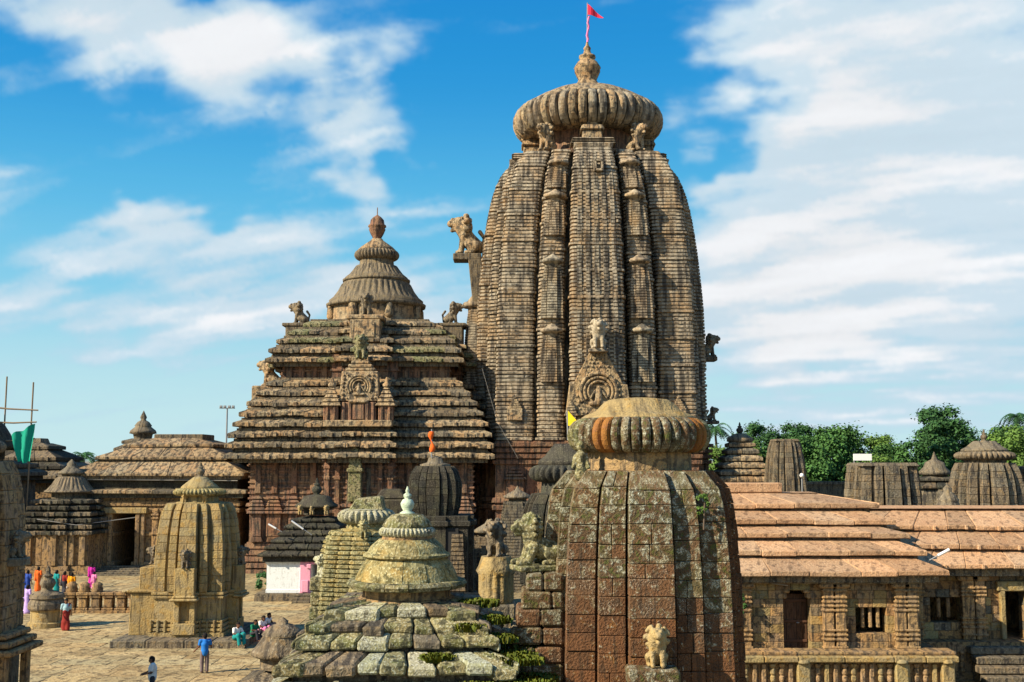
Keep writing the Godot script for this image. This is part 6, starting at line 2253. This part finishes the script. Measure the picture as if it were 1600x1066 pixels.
func trunk_mesh(h: float, r: float, spread: float, seed_: int) -> MB:
	var g := RandomNumberGenerator.new()
	g.seed = seed_
	var m := mb()
	tube(m, [Vector3(0, -0.2, 0), Vector3(0.1, h * 0.35, 0), Vector3(-0.05, h * 0.7, 0.1), Vector3(0.1, h, 0)], r, r * 0.4, 8)
	for i in 8:
		var a := TAUF * i / 8.0 + g.randf()
		var y := h * g.randf_range(0.45, 0.9)
		var e := Vector3(cos(a) * spread * g.randf_range(0.5, 0.9), y + spread * g.randf_range(0.4, 0.8), sin(a) * spread * g.randf_range(0.5, 0.9))
		tube(m, [Vector3(0, y, 0), Vector3(e.x * 0.5, y + (e.y - y) * 0.4, e.z * 0.5), e], r * 0.4, r * 0.08, 6)
	return m


func build_trees() -> void:
	var kinds := []
	for e in [[4.4, 8.0, 90, 150, 0.34, 31, 0, "leaf_mid"], [4.0, 9.0, 90, 150, 0.32, 32, 0, "leaf_deep"], [3.6, 6.5, 75, 140, 0.3, 33, 1, "leaf_bright"], [1.4, 9.0, 44, 150, 0.3, 34, 2, "leaf_deep"], [4.8, 6.0, 80, 130, 0.3, 35, 0, "leaf_bright"]]:
		kinds.append([crown_mesh(e[0], e[1], e[2], e[3], e[4], e[5], e[6]).mesh(), trunk_mesh(8.0, 0.3, e[0] * 0.8, e[5]).mesh(), e[7]])
	# x, z, kind, scale, base of crown, label
	var list := [
		[24.5, -138, 2, 1.0, 4.2, "yellow-green tree beside the palm right of the tall tower"],
		[29.0, -142, 2, 1.0, 5.0, "light green tree behind the grey stepped pyramid shrine"],
		[34.0, -136, 0, 0.95, 4.2, "round green tree behind the ruined ribbed shrine"],
		[38.8, -138, 0, 1.05, 4.6, "tallest round green tree above the plain enclosure wall"],
		[43.0, -136, 2, 0.95, 3.6, "low bright tree above the plain enclosure wall"],
		[46.0, -140, 0, 0.85, 4.2, "round green tree left of the narrow dark tree"],
		[49.0, -133, 3, 1.0, 4.6, "narrow dark columnar tree behind the white board"],
		[52.0, -139, 1, 1.12, 5.4, "tall dark green tree standing above all the others"],
		[53.5, -134, 1, 0.8, 2.6, "dark green tree in front of the tallest dark one"],
		[57.5, -140, 4, 0.9, 4.2, "thin bright tree right of the tall dark green tree"],
		[61.5, -138, 4, 1.15, 6.2, "wide airy bright green tree behind the ribbed-disc shrine"],
		[61.0, -133, 2, 0.95, 2.4, "low bushy tree under the wide airy tree"],
		[66.5, -137, 0, 1.0, 4.6, "green tree beside the palm at the end of the row"],
		[70.5, -140, 4, 1.0, 4.6, "bright tree past the last palm"],
		[26.8, -134, 4, 0.7, 3.6, "low bright bush between the stepped pyramid and the ruined shrine"],
		[31.3, -146, 1, 0.95, 5.2, "dark tree behind the ruined ribbed shrine's shoulder"],
		[36.4, -147, 1, 0.95, 5.2, "dark tree behind the round green trees"],
		[41.5, -147, 0, 1.0, 5.0, "mid green tree filling the gap over the enclosure wall"],
		[47.5, -148, 2, 1.1, 5.0, "pale tree peeping between the dark columnar tree and its neighbour"],
		[56.0, -147, 0, 1.05, 5.2, "mid green tree behind the thin bright tree"],
		[64.0, -147, 1, 0.95, 5.0, "dark tree behind the wide airy tree"]]
	for e in list:
		var t := thing("tree", e[5], "tree", Vector3(e[0], 0, e[1]), "trees beyond the enclosure wall")
		var k: Array = kinds[e[2]]
		var tr := part_mesh(t, "trunk", k[1], M["bark"])
		tr.scale = Vector3(e[3], (e[4] + 3.0) / 8.0, e[3])
		var cr := part_mesh(t, "crown", k[0], M[k[2]])
		cr.position.y = e[4]
		cr.scale = Vector3.ONE * e[3]
		cr.rotation.y = e[0]
	# palms
	for e in [[25.0, -141, 13.4, 1.0, "coconut palm just right of the tall tower"], [61.8 + 4.4, -150, 15.0, 1.0, "coconut palm above the trees behind the ribbed-disc shrine"], [-56.0, -150, 10.0, 0.9, "small far palm left of the long hall's roof"], [-37.0, -146, 10.3, 0.8, "small far palm between the long hall and the stepped hall"], [-54.0, -153, 9.6, 0.8, "smaller far palm close to the long hall's roof edge"]]:
		var t := thing("palm_tree", e[4], "palm", Vector3(e[0], 0, e[1]), "palms on the skyline")
		var m := mb()
		tube(m, [Vector3(0, 0, 0), Vector3(0.3, e[2] * 0.4, 0), Vector3(0.2, e[2] * 0.75, 0.1), Vector3(0, e[2], 0)], 0.22, 0.13, 8)
		part(t, "trunk", m, M["bark"])
		m = mb()
		for f in 18:
			var a := TAUF * f / 18.0 + rng.randf_range(-0.1, 0.1)
			var up := rng.randf_range(-0.2, 1.1)
			var d := Vector3(cos(a), 0, sin(a))
			var side := Vector3(-d.z, 0, d.x)
			var L: float = 2.9 * e[3] * rng.randf_range(0.85, 1.1)
			var prev := Vector3(0, e[2], 0)
			for i in 12:
				var s := (i + 1) / 12.0
				var q := Vector3(0, e[2], 0) + d * L * s * (1.0 - 0.25 * s) + Vector3(0, L * (up * s - (0.6 + up * 0.7) * s * s), 0)
				var w: float = 0.75 * e[3] * sin(PI * clampf(s * 0.9 + 0.1, 0, 1))
				for sg in [-1.0, 1.0]:
					m.col = tint(0.6, 1.0)
					var tip: Vector3 = q + side * sg * w + Vector3(0, -0.35 * w, 0) + d * 0.2
					var nr: Vector3 = Vector3(0, 1, 0) + side * sg * 0.4
					m.tri(prev, q, tip, nr.normalized(), nr.normalized(), nr.normalized())
				prev = q
		part(t, "crown", m, M["leaf_deep"])


# ------------------------------------------------------------------ masts, lamps, wires, plants
func build_small_things() -> void:
	var t := thing("floodlight_mast", "tall thin floodlight mast on the skyline left of the stepped hall", "mast", Vector3(-37.4, 0, -150))
	var m := mb()
	tube(m, [Vector3(0, 0, 0), Vector3(0, 16.2, 0)], 0.16, 0.1, 8)
	part(t, "pole", m, M["metal"])
	m = mb()
	box(m, Vector3(0, 16.2, 0), Vector3(2.0, 0.12, 0.3), 0.02)
	part(t, "crossarm", m, M["metal"])
	for u in [-0.8, -0.3, 0.3, 0.8]:
		m = mb()
		box(m, Vector3(u, 16.4, 0.1), Vector3(0.35, 0.3, 0.25), 0.04)
		part(t, "floodlight", m, M["metal"])
	for e in [["white tube lamp slanting out from the black roof of the painted shrine", Vector3(-13.3, 4.4, -76.8), Vector3(-1.35, 0.95, 0.2)], ["white tube lamp slanting up at the corner of the peach slab roof", Vector3(16.3, 5.45, -45.2), Vector3(0.75, 0.42, 0.1)], ["thin bent white lamp arm on the red wall behind the painted shrine", Vector3(-15.4, 4.6, -77.2), Vector3(-0.9, 0.5, 0.0)]]:
		t = thing("tube_lamp", e[0], "lamp", e[1])
		m = mb()
		tube(m, [Vector3.ZERO, e[2] * 0.45], 0.025)
		part(t, "arm", m, M["metal"])
		m = mb()
		tube(m, [e[2] * 0.42, e[2]], 0.06, 0.06)
		part(t, "tube_cover", m, M["white_paint"])
	# white lamps on the shrines behind
	t = thing("ball_lamp", "small white globe lamp by the ruined ribbed shrine", "lamp", Vector3(22.6, 0, -92.0))
	m = mb()
	tube(m, [Vector3(0.6, 0, 0), Vector3(0.6, 7.9, 0)], 0.05)
	part(t, "post", m, M["metal"])
	m = mb()
	lathe(m, Vector3(0.6, 8.15, 0), [[0.02, -0.18], [0.13, -0.13], [0.18, 0.0], [0.13, 0.13], [0.02, 0.18]], 14, 2)
	part(t, "globe", m, M["white_paint"])
	# cables
	for e in [["loose pale cable looped under the eave of the sandstone hall", [Vector3(8.85, 4.62, -44.95), Vector3(9.3, 4.6, -44.95), Vector3(9.45, 4.72, -44.9), Vector3(10.1, 4.58, -44.95), Vector3(10.7, 4.5, -45.0)], 0.02], ["thin white pipe running along the roof of the long hall", [Vector3(-37.2, 7.75, -97.2), Vector3(-30.0, 7.7, -97.2), Vector3(-23.2, 7.65, -97.2)], 0.05], ["sagging wire from the dark tiered shrine to the long hall doorway", [Vector3(-38.5, 4.6, -93.5), Vector3(-35.5, 4.1, -94.0), Vector3(-31.5, 4.6, -96.4)], 0.035],
			["thin wire hanging between the stepped hall and the tall tower", [Vector3(-2.5, 17.0, -95.0), Vector3(-1.2, 12.5, -94.0), Vector3(0.5, 9.5, -94.0)], 0.012]]:
		var c := mb()
		tube(c, e[1], e[2], -1.0, 6)
		var o := part(self, "cable", c, M["cable"])
		o.set_meta("label", e[0])
		o.set_meta("category", "cable")
	# plants
	for e in [["leafy green plant sprouting beside the carved low wall", Vector3(-19.9, 0.3, -66.0), 0.75, "leaf_bright", 2.4], ["green creeper sprouting at the corner of the sandstone hall", Vector3(8.75, 3.2, -44.85), 0.32, "leaf_mid", 1.0], ["green weed rooted in the joints of the brown laterite shrine", Vector3(4.35, 8.05, -26.2), 0.16, "leaf_bright", 0.5], ["green shrub in the gap at the left of the painted shrine", Vector3(-17.6, 0.2, -84.0), 0.9, "leaf_deep", 1.0]]:
		t = thing("plant", e[0], "plant", e[1])
		m = crown_mesh(e[2], e[4], 16, 30, e[2] * 0.4, 77, 0)
		part(t, "leaves", m, M[e[3]])
		m = mb()
		tube(m, [Vector3(0, -0.3, 0), Vector3(0.03, e[4] * 0.6, 0)], 0.02)
		part(t, "stem", m, M["bark"])


# ------------------------------------------------------------------ people
# joints of a standing figure 1.7 m tall that faces +z; poses move some of them
func joints(pose: String) -> Dictionary:
	var j := {"hip": Vector3(0, 0.94, 0), "chest": Vector3(0, 1.25, 0), "neck": Vector3(0, 1.43, 0), "head": Vector3(0, 1.57, 0.02),
		"sl": Vector3(0.19, 1.38, 0), "sr": Vector3(-0.19, 1.38, 0), "el": Vector3(0.25, 1.1, -0.02), "er": Vector3(-0.25, 1.1, -0.02), "wl": Vector3(0.27, 0.86, 0.05), "wr": Vector3(-0.27, 0.86, 0.05),
		"hl": Vector3(0.1, 0.9, 0), "hr": Vector3(-0.1, 0.9, 0), "kl": Vector3(0.11, 0.48, 0.02), "kr": Vector3(-0.11, 0.48, 0.02), "al": Vector3(0.11, 0.08, -0.02), "ar": Vector3(-0.11, 0.08, -0.02)}
	if pose == "reach":
		j.el = Vector3(0.24, 1.12, 0.05); j.wl = Vector3(0.2, 1.06, 0.32)
		j.er = Vector3(-0.24, 1.12, 0.05); j.wr = Vector3(-0.18, 1.04, 0.32)
		j.head = Vector3(0, 1.56, 0.05)
	elif pose == "gesture":
		j.el = Vector3(0.26, 1.13, 0.02); j.wl = Vector3(0.38, 0.98, 0.16)
		j.er = Vector3(-0.28, 1.14, 0.05); j.wr = Vector3(-0.16, 1.2, 0.26)
	elif pose == "walk":
		j.kl = Vector3(0.11, 0.49, 0.16); j.al = Vector3(0.11, 0.08, 0.2)
		j.kr = Vector3(-0.11, 0.48, -0.04); j.ar = Vector3(-0.11, 0.1, -0.24)
		j.wl = Vector3(0.27, 0.9, -0.12); j.wr = Vector3(-0.27, 0.9, 0.2)
	elif pose == "sit":
		for k in ["hip", "chest", "neck", "head", "sl", "sr"]:
			j[k] += Vector3(0, -0.80, 0)
		j.chest += Vector3(0, -0.02, 0.06); j.neck += Vector3(0, -0.03, 0.12); j.head += Vector3(0, -0.04, 0.17); j.sl += Vector3(0, -0.03, 0.1); j.sr += Vector3(0, -0.03, 0.1)
		j.hl = Vector3(0.1, 0.13, 0.02); j.hr = Vector3(-0.1, 0.13, 0.02)
		j.kl = Vector3(0.16, 0.3, 0.42); j.kr = Vector3(-0.14, 0.27, 0.42)
		j.al = Vector3(0.15, -0.14, 0.5); j.ar = Vector3(-0.12, -0.16, 0.5)
		j.el = Vector3(0.27, 0.34, 0.2); j.wl = Vector3(0.16, 0.34, 0.4)
		j.er = Vector3(-0.27, 0.34, 0.2); j.wr = Vector3(-0.1, 0.32, 0.4)
	return j


func body_bones(j: Dictionary) -> Array:
	var B := []
	B.append([j.hip, j.chest, 0.13, 0.14])
	B.append([j.chest, (j.sl + j.sr) * 0.5, 0.14, 0.1])
	B.append([j.sl, j.sr, 0.06, 0.06])
	B.append([j.neck - Vector3(0, 0.05, 0), j.head - Vector3(0, 0.05, 0), 0.055, 0.05])
	B.append([j.head - Vector3(0, 0.04, -0.02), j.head + Vector3(0, 0.05, 0), 0.08, 0.095])
	B.append([j.head + Vector3(0, -0.01, 0.09), j.head + Vector3(0, -0.03, 0.115), 0.014, 0.02])
	for s in ["l", "r"]:
		var sx := 1.0 if s == "l" else -1.0
		B.append([j.head + Vector3(0.092 * sx, -0.01, 0), j.head + Vector3(0.1 * sx, 0.02, -0.005), 0.018, 0.02])
		B.append([j["s" + s], j["e" + s], 0.055, 0.042])
		B.append([j["e" + s], j["w" + s], 0.042, 0.03])
		B.append([j["h" + s], j["k" + s], 0.085, 0.06])
		B.append([j["k" + s], j["a" + s], 0.058, 0.04])
		B.append([j["a" + s] - Vector3(0, 0.03, 0.03), j["a" + s] + Vector3(0, -0.045, 0.14), 0.04, 0.03])
	return B


# palm and five tapering fingers added to the body's mesh
func add_hand(m: MB, w: Vector3, e: Vector3, side: float) -> void:
	var d := (w - e).normalized()
	var s := d.cross(Vector3.UP)
	s = s.normalized() if s.length() > 0.1 else Vector3.RIGHT
	var palm := w + d * 0.05
	tube(m, [w - d * 0.01, palm, w + d * 0.09], 0.03, 0.034, 8)
	for i in 4:
		var o := s * (i - 1.5) * 0.019
		var L: float = [0.06, 0.075, 0.07, 0.055][i]
		tube(m, [w + d * 0.08 + o, w + d * (0.08 + L * 0.55) + o + Vector3(0, -0.005, 0), w + d * (0.08 + L) + o + Vector3(0, -0.022, 0)], 0.0095, 0.007, 5)
	tube(m, [w + d * 0.03 + s * 0.03 * side, w + d * 0.06 + s * 0.055 * side, w + d * 0.085 + s * 0.058 * side], 0.011, 0.008, 5)


func inflate(B: Array, by: float) -> Array:
	var o := []
	for b in B:
		o.append([b[0], b[1], b[2] + by, b[3] + by])
	return o


func person(label: String, pose: String, at: Vector3, turn: float, top: String, bottom: String, o := {}) -> void:
	var t := thing("person", label, "person", at)
	t.rotation.y = turn
	t.scale = Vector3.ONE * o.get("size", 1.0)
	var cell: float = o.get("cell", 0.03)
	var j := joints(pose)
	var m := mb()
	bones_mesh(m, body_bones(j), cell, 0.03)
	add_hand(m, j.wl, j.el, 1.0)
	add_hand(m, j.wr, j.er, -1.0)
	part(t, "body", m, M["skin"])
	# hair
	m = mb()
	var hb := [[j.head + Vector3(0, 0.03, -0.03), j.head + Vector3(0, 0.06, -0.005), 0.1, 0.098], [j.head + Vector3(0, -0.02, -0.05), j.head + Vector3(0, 0.04, -0.04), 0.08, 0.09]]
	if o.get("bun", false):
		hb.append([j.head + Vector3(0, -0.02, -0.12), j.head + Vector3(0, -0.05, -0.13), 0.055, 0.05])
	bones_mesh(m, hb, 0.025, 0.02)
	part(t, "hair", m, M["hair"])
	m = mb()
	for s in [-1.0, 1.0]:
		lathe(m, j.head + Vector3(0.035 * s, 0.015, 0.092), [[0.002, -0.008], [0.011, 0.0], [0.002, 0.008]], 6, 2)
	box(m, j.head + Vector3(0, -0.07, 0.098), Vector3(0.045, 0.01, 0.012), 0.0)
	part(t, "face_features", m, M["hair"])
	# shirt or blouse
	m = mb()
	var sleeve: float = o.get("sleeve", 0.75)
	var sb := [[j.hip, j.chest, 0.155, 0.16], [j.chest, (j.sl + j.sr) * 0.5 - Vector3(0, 0.02, 0), 0.16, 0.115], [j.sl, j.sr, 0.075, 0.075]]
	for s in ["l", "r"]:
		var e: Vector3 = (j["s" + s] as Vector3).lerp(j["e" + s], sleeve)
		sb.append([j["s" + s], e, 0.078, 0.068])
	if not o.get("sari", false):
		sb.append([j.hip - Vector3(0, 0.08, 0), j.hip, 0.15, 0.155])
	bones_mesh(m, sb, cell, 0.04)
	part(t, "shirt" if not o.get("sari", false) else "blouse", m, M[top])
	# trousers, or a draped sari
	m = mb()
	if o.get("sari", false):
		var foot: Vector3 = (j.al + j.ar) * 0.5
		var knee: Vector3 = (j.kl + j.kr) * 0.5
		var lb := [[j.hip - Vector3(0, 0.02, 0), j.hip + Vector3(0, 0.05, 0), 0.16, 0.16], [j.hl, j.kl, 0.12, 0.11], [j.hr, j.kr, 0.12, 0.11], [j.kl, j.al, 0.1, 0.09], [j.kr, j.ar, 0.1, 0.09]] if pose == "sit" else [[j.hip + Vector3(0, 0.05, 0), knee, 0.17, 0.19], [knee, foot + Vector3(0, 0.03, 0), 0.19, 0.2], [j.kl, j.al + Vector3(0, 0.04, 0), 0.11, 0.12], [j.kr, j.ar + Vector3(0, 0.04, 0), 0.11, 0.12]]
		lb.append([j.hip + Vector3(-0.1, 0.05, 0.1), j.sl + Vector3(0.0, 0.05, 0.02), 0.08, 0.06])
		lb.append([j.sl + Vector3(0, 0.05, -0.02), j.hip + Vector3(0.14, -0.12, -0.16), 0.06, 0.09])
		bones_mesh(m, lb, cell, 0.05)
		part(t, "sari", m, M[bottom])
	else:
		var lb := [[j.hip - Vector3(0, 0.02, 0), j.hip + Vector3(0, 0.03, 0), 0.14, 0.14]]
		for s in ["l", "r"]:
			lb.append([j["h" + s], j["k" + s], 0.1, 0.085])
			lb.append([j["k" + s], (j["a" + s] as Vector3) + Vector3(0, 0.02, 0), 0.085, 0.075])
		bones_mesh(m, lb, cell, 0.03)
		part(t, "trousers", m, M[bottom])


func build_people() -> void:
	var g := 0.055
	person("man in blue shirt and grey trousers standing in the open court, turned away", "gesture", Vector3(-13.5, g, -51.3), PI + 0.35, "blue_cloth", "grey_cloth", {"sleeve": 0.6})
	person("man in white shirt and dark trousers looking down at his hands", "reach", Vector3(-13.95, g, -45.4), -1.25, "white_cloth", "dark_cloth", {"sleeve": 0.7})
	person("seated woman in white and teal dress on the platform edge", "sit", Vector3(-13.75, 0.44, -58.1), 0.8, "white_cloth", "teal_cloth", {"sari": true, "bun": true})
	person("seated boy in dark green shirt on the platform edge", "sit", Vector3(-13.2, 0.44, -59.4), 1.0, "green_cloth", "dark_cloth", {"size": 0.95})
	person("seated man in white shirt beside the boy in green", "sit", Vector3(-13.05, 0.44, -60.5), 1.1, "white_cloth", "pink_cloth", {"sleeve": 0.5})
	person("seated man in white vest at the far end of the platform edge", "sit", Vector3(-13.0, 0.44, -61.6), 1.2, "white_cloth", "grey_cloth", {"sleeve": 0.3})
	var w := {"sari": true, "bun": true, "cell": 0.04}
	person("woman in maroon sari standing alone by the round votive stone", "walk", Vector3(-24.5, g, -63.9), 0.4, "pale_blue", "maroon_cloth", w)
	person("woman in yellow-orange sari near the carved low wall", "stand", Vector3(-29.9, g, -78.8), PI, "saffron_cloth", "saffron_cloth", w)
	person("person in teal clothes among the women in saris", "stand", Vector3(-31.6, g, -80.5), 2.6, "teal_cloth", "teal_cloth", w)
	person("woman in dark red sari carrying a pale bag, between the teal and the yellow saris", "walk", Vector3(-30.7, g, -79.6), 2.8, "maroon_cloth", "dark_cloth", w)
	person("woman in magenta sari at the foot of the hall steps", "stand", Vector3(-31.0, g, -85.5), PI, "magenta_cloth", "magenta_cloth", w)
	person("child in pink dress beside the magenta sari", "stand", Vector3(-29.9, g, -83.0), 2.9, "pink_cloth", "pink_cloth", {"sari": true, "size": 0.8, "cell": 0.04})
	person("woman in bright orange sari beyond the round votive stone", "stand", Vector3(-33.9, g, -83.0), 3.0, "orange_cloth", "orange_cloth", w)
	person("woman in lilac sari next to the tall grey-brown block shrine", "stand", Vector3(-29.6, g, -71.0), 2.7, "lilac_cloth", "lilac_cloth", w)
	person("person in royal blue clothes behind the woman in lilac", "stand", Vector3(-33.6, g, -80.5), 3.0, "royal_cloth", "royal_cloth", w)
	var bag := thing("bag", "pale cloth bag beside the woman in dark red sari", "bag", Vector3(-30.25, 0.65, -79.2))
	var m := mb()
	bones_mesh(m, [[Vector3(0, 0.0, 0), Vector3(0, 0.22, 0), 0.15, 0.12]], 0.04, 0.03)
	part(bag, "sack", m, M["white_cloth"])
	m = mb()
	tube(m, [Vector3(-0.08, 0.3, 0), Vector3(0, 0.42, 0), Vector3(0.08, 0.3, 0)], 0.015, -1.0, 6)
	part(bag, "handle", m, M["white_cloth"])
